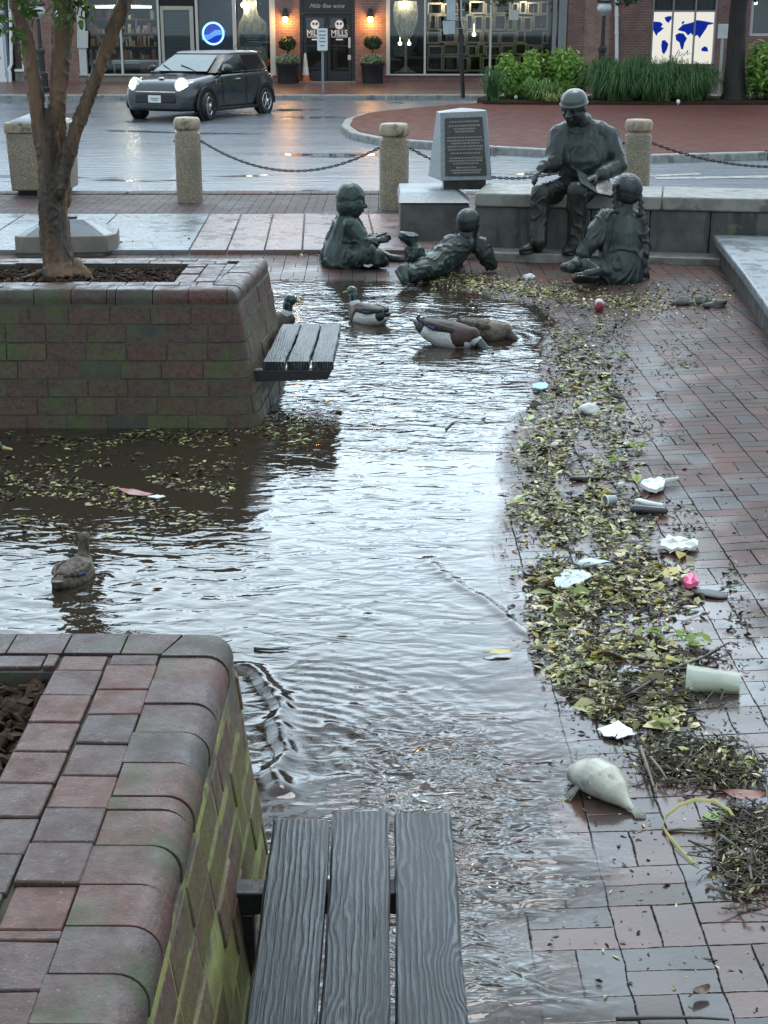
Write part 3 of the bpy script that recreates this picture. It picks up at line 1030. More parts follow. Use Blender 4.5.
def pavers(root, cols, ztop, mat, seed=2, th=.05):
    """cols: list of (x0,x1,y0,y1,along) strips filled with cut pavers"""
    rd = random.Random(seed)
    mb, ids = MB(), []
    for (x0, x1, y0, y1, al) in cols:
        a0, a1 = (y0, y1) if al == 'y' else (x0, x1)
        u = a0
        while u < a1 - .01:
            L = rd.choice((.128, .128, .128, .13, .13, .035)) if al == 'y' else rd.choice((.2, .2, .205, .1))
            L *= rd.uniform(.96, 1.05)
            b = min(u + L, a1)
            z = ztop + rd.uniform(-.004, .003)
            g_ = .0024
            if b - u > .02:
                tl = [rd.uniform(-.0015, .0015) for _ in range(4)]
                js = [rd.uniform(-.003, .003) for _ in range(4)]
                if al == 'y': q = [(x0 + g_ + js[0], u + g_), (x1 - g_ + js[1], u + g_ + js[2]), (x1 - g_ + js[1], b - g_ + js[3]), (x0 + g_ + js[0], b - g_)]
                else: q = [(u + g_, y0 + g_ + js[0]), (b - g_, y0 + g_ + js[0]), (b - g_, y1 - g_ + js[1]), (u + g_, y1 - g_ + js[1])]
                mb.hexa([(x, y, ztop - th) for x, y in q] + [(x, y, z + e) for (x, y), e in zip(q, tl)])
                ids += [rd.random()] * 6
            u += L
    o = mb.build('coping_bricks', mat, root)
    put_ids(o, ids)
    bv = o.modifiers.new('bevel', 'BEVEL'); bv.width = .004; bv.segments = 2; bv.limit_method = 'ANGLE'; bv.angle_limit = R(40)
    shade(o.data, 40)
    return o

def chips(name, mat, x0, x1, y0, y1, z, n, size, parent=None, seed=5):
    """bark chips heaped on a bed"""
    rd = random.Random(seed)
    mb = MB()
    nx = 40; 
    for _ in range(n):
        c = V((rd.uniform(x0, x1), rd.uniform(y0, y1), z + rd.uniform(-.008, .012)))
        rot = (Matrix.Rotation(rd.uniform(0, 6.28), 3, 'Z') @ Matrix.Rotation(rd.gauss(0, .4), 3, 'X') @ Matrix.Rotation(rd.gauss(0, .4), 3, 'Y'))
        s_ = size * rd.uniform(.5, 1.5)
        mb.box(c, (s_, s_ * rd.uniform(.2, .5), s_ * .14), rot=rot, taper=rd.uniform(.6, 1))
    return mb.build(name, mat, parent, fix=False)

ZT = .76
# near planter
pl1 = thing('brick_planter', 'near brick planter with mossy green side and rounded coping beside the front bench', 'planter', (-1.5, 1.9, 0))
pathA = Path([(-.376, .6), (-.366, 3.32), (-4.2, 3.36)], .075)
planter(pl1, pathA, ZT, -.12, .13, M['face_near'], M['mortar_moss'], seed=4)
e = -.366 - .152
pavers(pl1, [(e - .115, e, .6, 3.165, 'y'), (e - .23, e - .118, .6, 3.165, 'y'), (-4.2, e - .233, 3.095, 3.168, 'x')], ZT, M['cap'], 3)
mb = MB(); mb.span((e - .235, .6, ZT - .3), (e + .01, 3.18, ZT - .012)); mb.span((-4.2, 3.09, ZT - .3), (e - .236, 3.18, ZT - .012))
mb.build('mortar_bed', M['mortar'], pl1)
mb = MB(); mb.span((-4.2, .6, .2), (e - .236, 3.089, ZT - .05)); mb.build('soil', M['mulch'], pl1)
o = chips('bark_mulch', smat('mulch_chip', (.055, .029, .018), (.02, .012, .008), rough=.75, rough2=.9, spec=.15, scale=40, bump=.5, bscale=90), -1.3, e - .245, 1.6, 3.08, ZT - .04, 2000, .05, pl1); o['kind'] = 'stuff'

# far planter with the tree
pl2 = thing('brick_planter', 'dark brick planter holding the crape myrtle tree, half way along the flood', 'planter', (-2.5, 8.8, 0))
pathB = Path([(-6.5, 8.15), (-.815, 8.15), (-.735, 9.36), (-6.5, 9.36)], .035)
planter(pl2, pathB, ZT, -.14, .15, M['face_far'], M['mortar'], seed=9, nl=.205, bl=.225)
pavers(pl2, [(-6.5, -.965, 8.305, 8.42, 'x'), (-6.5, -.965, 9.1, 9.21, 'x'), (-1.08, -.965, 8.425, 9.095, 'y'), (-1.2, -1.085, 8.425, 9.095, 'y')], ZT, M['cap'], 8)
mb, ids_ = MB(), []
for k in range(5):
    ya, yb_ = 8.34 + k * .152, 8.34 + (k + 1) * .152 - .006
    xe = lambda y: -.815 + .08 * (y - 8.15) / 1.21 - .156
    mb.hexa([(-.962, ya, ZT - .05), (xe(ya), ya, ZT - .05), (xe(yb_), yb_, ZT - .05), (-.962, yb_, ZT - .05), (-.962, ya, ZT - .001), (xe(ya), ya, ZT - .001), (xe(yb_), yb_, ZT - .001), (-.962, yb_, ZT - .001)]); ids_ += [k * .19] * 6
put_ids(mb.build('closer_bricks', M['cap'], pl2), ids_)
mb = MB(); mb.span((-6.5, 8.3, ZT - .3), (-.96, 8.425, ZT - .012)); mb.span((-6.5, 9.095, ZT - .3), (-.96, 9.212, ZT - .012)); mb.span((-1.205, 8.4255, ZT - .3), (-.885, 9.0945, ZT - .0125))
mb.build('mortar_bed', M['mortar'], pl2)
mb = MB(); mb.span((-6.5, 8.4, .2), (-1.206, 9.11, ZT - .05)); mb.build('soil', M['mulch'], pl2)
o = chips('bark_mulch', bpy.data.materials['mulch_chip'], -3.4, -1.21, 8.43, 9.09, ZT - .04, 1300, .055, pl2, 6); o['kind'] = 'stuff'

# ---------------------------------------------------------------- benches
def plank(x0, x1, y0, y1, z0, z1, skew=0.0, dz=0.0, dx=0.0):
    """one weathered plank with a rounded, slightly crooked outline"""
    mb = MB(); n = 26
    rows = []
    for i in range(n + 1):
        f = i / n
        y = y0 + (y1 - y0) * f + 0.0
        wob = .0022 * math.sin(f * 9 + x0 * 40) + .0012 * math.sin(f * 31 + x1 * 17)
        a, b = x0 + wob + dx * f, x1 + wob * .6 + .0015 * math.sin(f * 23 + 1) + dx * f
        zz = z1 + .002 * math.sin(f * 5 + x0 * 9) + dz * f
        c = .006
        e0 = skew if i == n else 0
        rows.append([(a, y, z0), (b, y + e0, z0), (b, y + e0, zz - c), (b - c, y + e0, zz), ((a + b) / 2, y + e0 / 2, zz + .001), (a + c, y, zz), (a, y, zz - c)])
    m = len(rows[0])
    vs_ = [q for r_ in rows for q in r_]
    fs = [(i * m + j, i * m + (j + 1) % m, (i + 1) * m + (j + 1) % m, (i + 1) * m + j) for i in range(n) for j in range(m)]
    fs += [tuple(range(m)), tuple(n * m + j for j in range(m - 1, -1, -1))]
    mb.add(vs_, fs)
    return mb

BZT = .42
b1 = thing('plank_bench', 'wet three plank wooden bench in the foreground fixed to the mossy planter', 'bench', (-.05, 2.2, 0))
yb = 1.25
for (x0, x1, ye, sk, dx) in ((-.262, -.132, 3.0, .0, .01), (-.122, .008, 3.035, .01, .004), (.017, .150, 3.035, 0, .006)):
    plank(x0, x1, yb, ye, BZT - .045, BZT, sk, 0, dx).build('plank', M['wood'], b1, smooth=35)
for y in (2.80, 1.6):
    mb = MB(); mb.span((-.40, y - .03, BZT - .10), (.10, y + .03, BZT - .047)); mb.span((-.315, y - .03, BZT - .30), (-.28, y + .03, BZT - .1005))
    mb.build('bracket', M['iron'], b1, bevel=.004)
BZ2 = .335
y0, y1 = 8.24, 9.36
b2 = thing('plank_bench', 'weathered plank bench jutting from the dark planter that holds the tree', 'bench', (-.5, (y0 + y1) / 2, 0))
xl = PY(263, 366, y0).x; xr = PY(333, 366, y0).x
wd = (xr - xl - .03) / 3
for i in range(3):
    x0 = xl + i * (wd + .015)
    plank(x0, x0 + wd, y0, y1, BZ2 - .045, BZ2, 0, 0, .035 - .01 * i).build('plank', M['wood'], b2, smooth=35)
for y in (y0 + .0, y1 - .25):
    mb = MB()
    yy = y - .012
    mb.prism([(xl - .12, BZ2 - .047), (xr - .005, BZ2 - .047), (xr - .03, BZ2 - .10), (xl - .12, BZ2 - .115)], 'y', yy, yy + .07)
    mb.build('bracket', M['iron'], b2, bevel=.004)
# ---------------------------------------------------------------- memorial seat wall, pedestal, slab, bollards, chains
WZ = .13
def wy(x): return 14.26 - (x - .9) * .19         # front line of the seat wall
sd_ = V((1, -.19, 0)).normalized(); fw_ = V((-.19, -1, 0)).normalized()   # along the wall, towards the viewer
def WP(u, out_, z):      # u metres along from the pedestal corner, out_ metres towards the viewer
    p = V((.86, wy(.86), 0)) + sd_ * u + fw_ * out_
    return V((p.x, p.y, z))
def wbox(mb, u0, u1, o0, o1, z0, z1):
    mb.hexa([WP(u0, o0, z0), WP(u1, o0, z0), WP(u1, o1, z0), WP(u0, o1, z0), WP(u0, o0, z1), WP(u1, o0, z1), WP(u1, o1, z1), WP(u0, o1, z1)])
sw = thing('seat_wall', 'long stained concrete seat wall the bronze man sits on', 'wall', (2.5, wy(2.5) + .4, .1))
mb = MB(); u = .0
mb2 = MB()
for L in (.55, .55, .55, .55, .55, .55, .55, .55, .55, .55, .55, .55, .55):
    wbox(mb, u + .004, u + L - .004, 0, -.82, -.2, .512); u += L
mb.build('wall_block', M['wallconc'], sw, bevel=.008)
u = 0
for L in (1.75, 1.8, 1.8, 1.8):
    wbox(mb2, u + .004, u + L - .004, .035, -.9, .5145, .642); u += L
mb2.build('coping', M['coping'], sw, bevel=.018, seg=3)
mb3 = MB(); wbox(mb3, -.15, 7.15, .33, .0005, -.1, WZ); mb3.build('footing', M['coping'], sw, bevel=.01)

# pedestal with bevelled cap
pd = thing('pedestal', 'grey granite pedestal block that carries the plaque monument', 'pedestal', (.5, 15, .1))
pz0 = .09
A = P(398, 243, pz0); B = P(470, 245, pz0)
zc1, zc2 = PY(430, 203, A.y).z, None
mb = MB()
x0, x1, yf = A.x, .84, A.y
mb.span((x0 + .02, yf, -.2), (x1, yf + 1.15, zc1 - .012))
mb.build('block', M['wallconc'], pd, bevel=.01)
ztop = zc1 + .085
mb = MB()
mb.hexa([(x0 - .0, yf - .02, zc1), (x1 + .02, yf - .02, zc1), (x1 + .02, yf + 1.18, zc1), (x0, yf + 1.18, zc1),
         (x0 + .02, yf + .16, ztop), (x1 - .12, yf + .16, ztop), (x1 - .12, yf + 1.05, ztop), (x0 + .02, yf + 1.05, ztop)])
mb.build('bevelled_cap', M['granite'], pd, bevel=.008)
# plaque monument
YM = yf + .38
ml = thing('plaque_monument', 'tapered granite monument with dark text plaque standing on the pedestal', 'monument', (.45, YM + .2, ztop))
pl = lambda px, py, Y: PY(px, py, Y)
bl, br = pl(441, 181, YM), pl(492, 180, YM + .05)
tl, tr = pl(440, 113, YM + .10), pl(487, 111, YM + .15)
lb, lt = pl(428, 182, YM + .42), pl(436.5, 111, YM + .36)
rb, rt = V((br.x - .02, YM + .5, br.z)), V((tr.x - .02, YM + .40, tr.z))
lb.z = bl.z + .01; rb.z = br.z
lt = V((lt.x, lt.y, tl.z)); rt.z = tr.z
mb = MB()
mb.hexa([bl, br, rb, lb, tl, tr, rt, lt])
ap = (tl + tr + rt + lt) / 4 + V((0, 0, .035))
mb.build('granite_body', M['granite'], ml, bevel=.008)
mb = MB()
mb.add([tl + V((0, 0, .001)), tr + V((0, 0, .001)), rt + V((0, 0, .001)), lt + V((0, 0, .001)), ap], [(0, 1, 4), (1, 2, 4), (2, 3, 4), (3, 0, 4), (3, 2, 1, 0)])
mb.build('peaked_top', M['granite'], ml)
mb = MB(); mb.span((bl.x + .03, YM + .06, ztop), (br.x - .06, YM + .42, bl.z + .012)); mb.build('plinth', M['plaque'], ml)
def onface(u, v, off):   # u,v in 0..1 over the front face
    p = (bl * (1 - u) + br * u) * (1 - v) + (tl * (1 - u) + tr * u) * v
    n = (br - bl).cross(tl - bl).normalized()
    return p + n * off
mb = MB()
q = [(.09, .07), (.90, .07), (.89, .92), (.10, .92)]
mb.hexa([onface(a, b, -.004) for a, b in q] + [onface(a, b, .014) for a, b in q])
pq = mb.build('plaque', M['plaque'], ml, bevel=.003)
mb = MB(); rd = random.Random(3)
rows = [(.86, .62), (.80, .66), (.755, .45), (.715, .4), (.63, .72), (.585, .74), (.545, .6), (.50, .72), (.455, .7), (.40, .6), (.33, .66), (.29, .68), (.25, .5), (.19, .4), (.15, .62), (.115, .55)]
for v, wd in rows:
    u = .5 - wd / 2
    while u < .5 + wd / 2:
        L = rd.uniform(.02, .07)
        e = min(u + L, .5 + wd / 2)
        h = .011
        qq = [(u, v - h), (e, v - h), (e, v + h), (u, v + h)]
        mb.hexa([onface(a, b, .013) for a, b in qq] + [onface(a, b, .0165) for a, b in qq])
        u = e + .012
mb.build('lettering', M['plaque_text'], pq)

# low slab wall at the right edge
sl = thing('low_slab', 'smooth pale concrete slab wall along the right edge', 'wall', (4, 11, .08))
pts_top = [P(713, 234.5, .315), P(740, 268, .315), P(768, 307, .315)]
pts_top = [V((p.x, p.y, 0)) for p in pts_top]
d_ = (pts_top[2] - pts_top[1]).normalized()
pts_top.append(pts_top[2] + d_ * 4.0 + V((-.1, 0, 0)))
outl = [(p.x, p.y) for p in pts_top]
outl = outl[::-1] + [(4.6, pts_top[0].y - .25), (9, pts_top[0].y - .6), (9, outl[-1][1])]
mb = MB(); mb.prism(outl, 'z', .235, .315); mb.build('top_slab', M['concrete'], sl, bevel=.018, seg=3)
cx_ = 5.0
out2 = [(p[0] + .05, p[1]) for p in outl]
mb = MB(); mb.prism(out2, 'z', -.15, .2345); mb.build('base_wall', M['wallconc'], sl)

# bollards
def bollard(px, ytop, ybase, wpx, z, label, worn=0):
    b = P(px, ybase, z)
    hgt = PY(px, ytop, b.y).z - z
    s_ = FPX / (b.y * CP + (HC - z) * SP)
    r = wpx / 2 / s_
    t_ = thing('bollard', label, 'bollard', b, 'stone bollards along the kerb', rz=random.uniform(0, 6))
    mb = MB()
    g = hgt - .20
    mb.lathe((0, 0, 0), [(r * .96, -.1), (r * .965, .02), (r * .975, g - .02), (r * .96, g), (r * .955, g + .012)], 32, rot=None)
    me = mb.mesh('shaft', [M['aggregate']]); shade(me, 40)
    o = bpy.data.objects.new('shaft', me); COL.objects.link(o); o.parent = t_
    mb = MB()
    mb.lathe((0, 0, 0), [(r * .80, g + .0121), (r * .78, g + .055)], 32)
    me = mb.mesh('neck', [M['capstone']]); shade(me, 40)
    o = bpy.data.objects.new('neck', me); COL.objects.link(o); o.parent = t_
    mb = MB()
    ph = [(r * .9, g + .0551)] + [(r * (.955 + .045 * math.sin(a)) * (1 if a < 1.6 else 1 - .10 * ((a - 1.57) / 1.57) ** 2), g + .055 + .145 * a / 3.14) for a in [.3, .8, 1.3, 1.8, 2.3, 2.7]] + [(r * .82, hgt - .004), (r * .6, hgt), (.001, hgt + .006)]
    mb.lathe((0, 0, 0), ph, 32)
    me = mb.mesh('cap', [M['capstone']]); shade(me, 60)
    o = bpy.data.objects.new('cap', me); COL.objects.link(o); o.parent = t_
    for a in (0, math.pi):
        mb = MB(); mb.tube([(r * .95 * math.cos(a), r * .95 * math.sin(a), g - .08), (r * 1.1 * math.cos(a), r * 1.1 * math.sin(a), g - .08)], .012, 6)
        me = mb.mesh('chain_eye', [M['iron']])
        o = bpy.data.objects.new('chain_eye', me); COL.objects.link(o); o.parent = t_
    t_.rotation_euler = (0, 0, 0)
    return b, r, hgt, g
B1 = bollard(190, 117, 202, 26.5, .10, 'stone bollard nearest the dark car and left of the others')
B2 = bollard(394, 123, 209, 30, .10, 'stone bollard standing just left of the plaque monument')
B3 = bollard(635, 119, 200, 27.5, .10, 'stone bollard rising behind the bronze man and the girl with braids')
B4x = P(905, 200, .1)
def chain(a, b, sag, label):
    a, b = V(a), V(b)
    L = (b - a).length
    n = int(L / .040)
    mb = MB()
    pts = []
    for i in range(n + 1):
        f = i / n
        p = a.lerp(b, f); p.z -= sag * 4 * f * (1 - f)
        pts.append(p)
    for i in range(n):
        p, q = pts[i], pts[i + 1]
        d = (q - p).normalized()
        s0 = V((0, 0, 1)).cross(d).normalized() if i % 2 else V((0, 0, 1)) - d * d.z
        s0.normalize()
        c = (p + q) / 2; hl, hw = .028, .012
        ring = []
        for k in range(10):
            an = 2 * math.pi * k / 10
            ring.append(c + d * math.cos(an) * hl + s0 * math.sin(an) * hw)
        ring.append(ring[0]); 
        mb.tube(ring, .0075, 5, cap=False)
    o = mb.build('chain', M['iron'], smooth=180)
    tag(o, label, 'chain', 'black chains slung between the bollards')
def eye(Bx, side): 
    b, r, h, g = Bx
    return b + V((side * r * 1.08, 0, g - .085))
chain(eye(B1, 1), eye(B2, -1), .30, 'black chain hanging in a deep curve left of the plaque monument')
e2 = eye(B2, 1)
e3 = eye(B3, -1)
chain(e2, e3, .38, 'black chain passing behind the plaque monument and the bronze man')
chain(eye(B3, 1), B4x + V((0, 0, .72)), .30, 'black chain running from the bollard behind the bronzes off to the right')

# square aggregate planter / bin at left
bx = P(46, 193, .1)
def sqbin():
    t_ = thing('litter_bin', 'square pebbled concrete bin behind the crape myrtle trunk', 'bin', bx, rz=R(0))
    s_ = FPX / (bx.y * CP + 2.05 * SP)
    wt, wb = 60 / s_, 55 / s_
    zt = PY(46, 121, bx.y).z - .1
    def B_(name, z0, z1, w0, w1, mat, bv=.012):
        mb = MB(); a, b = w0 / 2, w1 / 2
        mb.hexa([(-a, -a, z0), (a, -a, z0), (a, a, z0), (-a, a, z0), (-b, -b, z1), (b, -b, z1), (b, b, z1), (-b, b, z1)])
        me = mb.mesh(name, [mat]); o = bpy.data.objects.new(name, me); COL.objects.link(o); o.parent = t_
        m_ = o.modifiers.new('bevel', 'BEVEL'); m_.width = bv; m_.segments = 3
        shade(me, 40)
    B_('foot', 0, .06, wb * .8, wb * .82, M['iron'])
    B_('body', .061, zt - .13, wb, wt * .97, M['aggregate'], .02)
    B_('rim', zt - .129, zt, wt, wt, M['capstone'], .015)
    B_('domed_lid', zt + .001, zt + .09, wt * .9, wt * .35, M['concrete'], .02)
sqbin()
# low concrete block with hipped top behind the tree
lb_ = P(66, 257, .06)
def lowblock():
    t_ = thing('concrete_block', 'low beige concrete block with a hipped top behind the tree trunk', 'block', lb_, rz=R(6))
    s_ = FPX / (lb_.y * CP + 2.1 * SP)
    wd = 100 / s_ / 2; dp = .55; h = 21 / s_
    ch = .08
    o8 = [(-wd, -.02 + ch), (-wd + ch, -.02), (wd - ch, -.02), (wd, -.02 + ch * 2), (wd, dp), (wd - ch, dp + ch), (-wd + ch, dp + ch), (-wd, dp)]
    mb = MB(); mb.prism([(x * .96, y * .96 + .01) for x, y in o8], 'z', -.1, .035)
    me = mb.mesh('recessed_base', [M['wallconc']]); o = bpy.data.objects.new('recessed_base', me); COL.objects.link(o); o.parent = t_
    mb = MB(); mb.prism(o8, 'z', .0352, h)
    me = mb.mesh('block_body', [smat('beige_concrete', (.20, .175, .14), (.15, .135, .11), rough=.5, scale=4, bump=.2)]); o = bpy.data.objects.new('block_body', me); COL.objects.link(o); o.parent = t_
    m_ = o.modifiers.new('bevel', 'BEVEL'); m_.width = .012; m_.segments = 2; shade(me, 40)
    mb = MB(); ins = [(x * .93, (y - dp / 2) * .9 + dp / 2) for x, y in o8]; top = [(x * .42, (y - dp / 2) * .35 + dp / 2) for x, y in o8]
    n = 8
    mb.add([(x, y, h + .001) for x, y in ins] + [(x, y, h + .13) for x, y in top], [tuple(range(n - 1, -1, -1)), tuple(range(n, 2 * n))] + [(i, (i + 1) % n, n + (i + 1) % n, n + i) for i in range(n)])
    me = mb.mesh('hipped_top', [M['concrete']]); o = bpy.data.objects.new('hipped_top', me); COL.objects.link(o); o.parent = t_
    mb = MB(); mb.prism([(x * .5, (y - dp / 2) * .45 + dp / 2) for x, y in top], 'z', h + .131, h + .150)
    me = mb.mesh('cover_plate', [M['iron']]); o = bpy.data.objects.new('cover_plate', me); COL.objects.link(o); o.parent = t_
lowblock()
# ---------------------------------------------------------------- bronze figures
def J(px, py, Y): return PY(px, py, Y)
X3 = V((1, 0, 0))

def hand(mb, wrist, dirv, palmn, size=.19, curl=.5, spread=.12, thumb=1):
    """palm + five bent fingers: dirv along the hand, palmn out of the palm, thumb side = dirv x palmn * thumb"""
    d = V(dirv).normalized(); n = V(palmn); n = (n - d * n.dot(d)).normalized(); s_ = d.cross(n).normalized() * thumb
    pl_ = size * .52
    c = V(wrist)
    mb.tube([c - d * size * .08, c + d * pl_ * .45, c + d * pl_], [(size * .15, size * .10), (size * .22, size * .10), (size * .23, size * .085)], 10, ref=s_, rnd=True)
    for k, (o_, L) in enumerate(((.165, .40), (.055, .46), (-.055, .42), (-.16, .32))):
        b = c + d * pl_ * .93 + s_ * o_ * size
        a1 = curl * .7; a2 = curl * 1.6; a3 = curl * 2.3
        dd = (d + s_ * o_ * spread * 6).normalized()
        f = lambda a: (dd * math.cos(a) + n * math.sin(a))
        p1 = b + f(a1) * L * size * .45; p2 = p1 + f(a2) * L * size * .33; p3 = p2 + f(a3) * L * size * .25
        r = size * .047
        mb.tube([b - d * size * .08, b, p1, p2, p3], [r * 1.1, r * 1.1, r, r * .92, r * .8], 8, ref=s_, rnd=True)
    b = c + d * size * .12 + s_ * size * .17
    p1 = b + (d * .65 + s_ * .75 + n * .2).normalized() * size * .2
    p2 = p1 + (d * .95 + s_ * .2 + n * .35).normalized() * size * .17
    mb.tube([c + d * size * .06 + s_ * size * .08, b, p1, p2], [size * .075, size * .065, size * .055, size * .045], 8, ref=n, rnd=True)

def head(mb, c, r, fwd, up, adult=True, face=True):
    """c = centre of the skull, r = half head height"""
    f = V(fwd).normalized(); u = V(up); u = (u - f * u.dot(f)).normalized(); s_ = f.cross(u)
    Mx = Matrix((s_, f, u)).transposed()
    c = V(c)
    L = lambda x, y, z: c + Mx @ V((x * r, y * r, z * r))
    E = lambda x, y, z, a, b, d: mb.ell(L(x, y, z), (a * r, b * r, d * r), Mx, 16, 10)
    E(0, -.06, .22, .70, .86, .76)       # cranium
    E(0, .20, -.28, .56, .56, .66)       # face
    E(0, .30, -.72, .36, .34, .24)       # jaw and chin
    if face:
        E(0, .70, .10, .42, .12, .09)        # brow
        mb.tube([L(0, .74, .05), L(0, .90, -.18), L(0, 1.0, -.30)], [r * .07, r * .10, r * .13], 8, rnd=True)  # nose
        for k in (-1, 1):
            E(k * .12, .84, -.32, .10, .10, .08)
            E(k * .25, .66, -.05, .12, .08, .07)     # eyeballs
            E(k * .34, .52, -.30, .17, .16, .15)     # cheeks
        E(0, .76, -.52, .25, .09, .05); E(0, .74, -.62, .22, .10, .06)     # lips
    for k in (-1, 1):
        E(k * .70, -.05, -.12, .07, .17, .24)        # ears
    return L, Mx

def shoe(mb, heel, toe, up=(0, 0, 1), w=.05, h=.045, sole=True):
    heel, toe = V(heel), V(toe); d = (toe - heel); L = d.length; d.normalize()
    u = V(up); u = (u - d * u.dot(d)).normalized(); s_ = d.cross(u)
    pts = [heel, heel + d * L * .3, heel + d * L * .65, heel + d * L * .92, toe]
    mb.tube([p + u * z for p, z in zip(pts, (.02, .018, .0, -.006, -.012))], [(w * .75, h * 1.25), (w * .85, h * 1.2), (w * 1.05, h * .85), (w * .9, h * .65), (w * .5, h * .45)], 12, ref=s_, rnd=True)
    mb.tube([p - u * (h * .85) for p in pts], [(w * .85, h * .32), (w * .9, h * .32), (w * 1.13, h * .32), (w * 1.0, h * .32), (w * .62, h * .32)], 12, ref=s_, rnd=True)

# ---- seated man
hips = J(584, 186, 14.42)
man = thing('seated_man_statue', 'bronze statue of a seated man in a cap reading from a book to children', 'statue', (hips.x, hips.y, WZ))
hc = J(573.5, 107, 14.22)
fdir = V((-.46, -.84, -.26)); fup = V((-.10, -.25, .95))
mb = MB()
L_, Mx_ = head(mb, hc, .158, fdir, fup)
nk = J(583, 126, 14.36)
mb.tube([nk + V((0, .03, -.06)), nk + V((0, .01, .0)), hc + V((.02, .07, -.05))], [.115, .095, .09], 12, rnd=True)
# body under the clothes
mb.tube([hips + V((0, 0, .02)), J(584, 160, 14.38), J(583, 140, 14.36), J(583, 128, 14.38)], [(.19, .13), (.19, .13), (.2, .12), (.10, .09)], 14, ref=X3, rnd=True)
Rsh, Rel, Rwr = J(560, 136, 14.36), J(553, 164, 14.2), J(544, 166, 13.98)
Lsh, Lel, Lwr = J(608, 138, 14.36), J(619, 166, 14.26), J(597, 176, 14.03)
mb.tube([Rsh, Rel, Rwr, Rwr + V((-.03, -.03, -.02))], [.06, .056, .05, .046], 10, rnd=True)
mb.tube([Lsh, Lel, Lwr], [.06, .05, .042], 10, rnd=True)
hand(mb, Rwr + V((-.01, -.02, -.02)), V((-.50, -.40, -.40)), V((.35, -.1, -.8)), .215, .55, .07, -1)
hand(mb, Lwr + V((-.01, -.02, 0)), V((-.80, -.42, -.25)), V((-.05, .25, -.9)), .225, .32, .16, 1)
Rkn, Ran = J(541, 195, 13.93), J(538, 238, 13.90)
Lkn, Lan = J(577, 193, 13.88), J(576, 241, 13.90)
for a, b, c_ in ((J(572, 188, 14.38), Rkn, Ran), (J(597, 188, 14.38), Lkn, Lan)):
    mb.tube([a, b, c_, c_ + V((0, 0, -.07))], [.085, .065, .045, .045], 10, rnd=True)
body = fuse(mb, 'body', M['bronze_skin'], man, .0085, 3)
# sweater
mb = MB()
mb.tube([J(584, 177, 14.40), J(584, 170, 14.39), J(583.5, 157, 14.36), J(583.5, 144, 14.36), J(584, 135, 14.37), J(583.5, 128, 14.38), J(583, 123, 14.36)],
        [(.235, .175), (.255, .205), (.265, .20), (.275, .165), (.265, .13), (.17, .11), (.10, .10)], 18, ref=X3, rnd=True)
for sh, el, wr in ((Rsh, Rel, Rwr), (Lsh, Lel, Lwr)):
    mb.tube([J(583.5, 128.5, 14.37), J(583.5, 130, 14.37).lerp(sh, .55) + V((0, 0, .02)), sh], [.10, .115, .11], 14, rnd=True)
    mid = sh.lerp(el, .55) + V((0, 0, .0))
    mb.tube([sh + V((0, .0, .005)), mid, el, el.lerp(wr, .5), el.lerp(wr, .82)], [.112, .098, .090, .075, .062], 14, rnd=True)
    e_ = el.lerp(wr, .80)
    dd = (wr - el).normalized()
    mb.tube([e_ - dd * .02, e_ + dd * .025], [.07, .068], 14, rnd=True)
fuse(mb, 'sweater', M['bronze'], man, .0105, 5, .006, 9, fstretch=(1.0, 1.0, .45))
# trousers
mb = MB()
mb.tube([J(584, 176, 14.40), J(584, 183, 14.42), J(584.5, 189, 14.43)], [(.235, .17), (.25, .19), (.24, .17)], 16, ref=X3, rnd=True)
for hp, kn, an in ((J(571, 187, 14.38), Rkn, Ran), (J(599, 187, 14.38), Lkn, Lan)):
    mb.tube([hp, hp.lerp(kn, .55), kn + V((0, .02, 0))], [(.135, .125), .115, .098], 14, rnd=True)
    mb.tube([kn + V((0, .015, .01)), kn.lerp(an, .25) + V((0, .02, 0)), kn.lerp(an, .65) + V((0, .01, 0)), an + V((0, 0, .0)), an + V((0, -.01, -.035))], [.097, .092, .085, (.09, .098), (.092, .104)], 14, rnd=True)
fuse(mb, 'trousers', M['bronze_brown'], man, .0105, 4, .007, 8, fstretch=(1, 1, .3))
for hl, to in ((J(539, 246.5, 13.93), J(521, 249.5, 13.83)), (J(577, 247.5, 13.95), J(566, 249.0, 13.72))):
    mb = MB(); hl.z = WZ + .056; to.z = WZ + .044
    shoe(mb, hl, to, w=.06, h=.046)
    fuse(mb, 'shoe', M['bronze_brown'], man, .008, 2)
# cap: close knitted cap
mb = MB()
mb.ell(L_(0, -.12, .36), (.78 * .158, .92 * .158, .66 * .158), Mx_, 18, 12)
mb.ell(L_(0, -.10, .20), (.86 * .158, .99 * .158, .20 * .158), Mx_, 18, 10)
fuse(mb, 'cap', M['bronze_cap'], man, .007, 1)
# open book on the lap, under the left hand
bc = J(594, 186.5, 13.93)
u_ = V((.80, -.10, -.30)).normalized(); v_ = V((.10, -.75, -.42)).normalized(); n_ = u_.cross(v_).normalized()
if n_.z < 0: n_ = -n_
mb = MB()
for s_ in (-1, 1):
    q0 = bc; q1 = bc + u_ * .17 * s_ + n_ * .035
    w2 = v_ * .12
    ps = [q0 - w2, q1 - w2, q1 + w2, q0 + w2]
    if s_ < 0: ps = ps[::-1]
    mb.hexa([p - n_ * .012 for p in ps] + [p + n_ * .014 for p in ps])
mb.build('book', M['bronze'], man, bevel=.004)

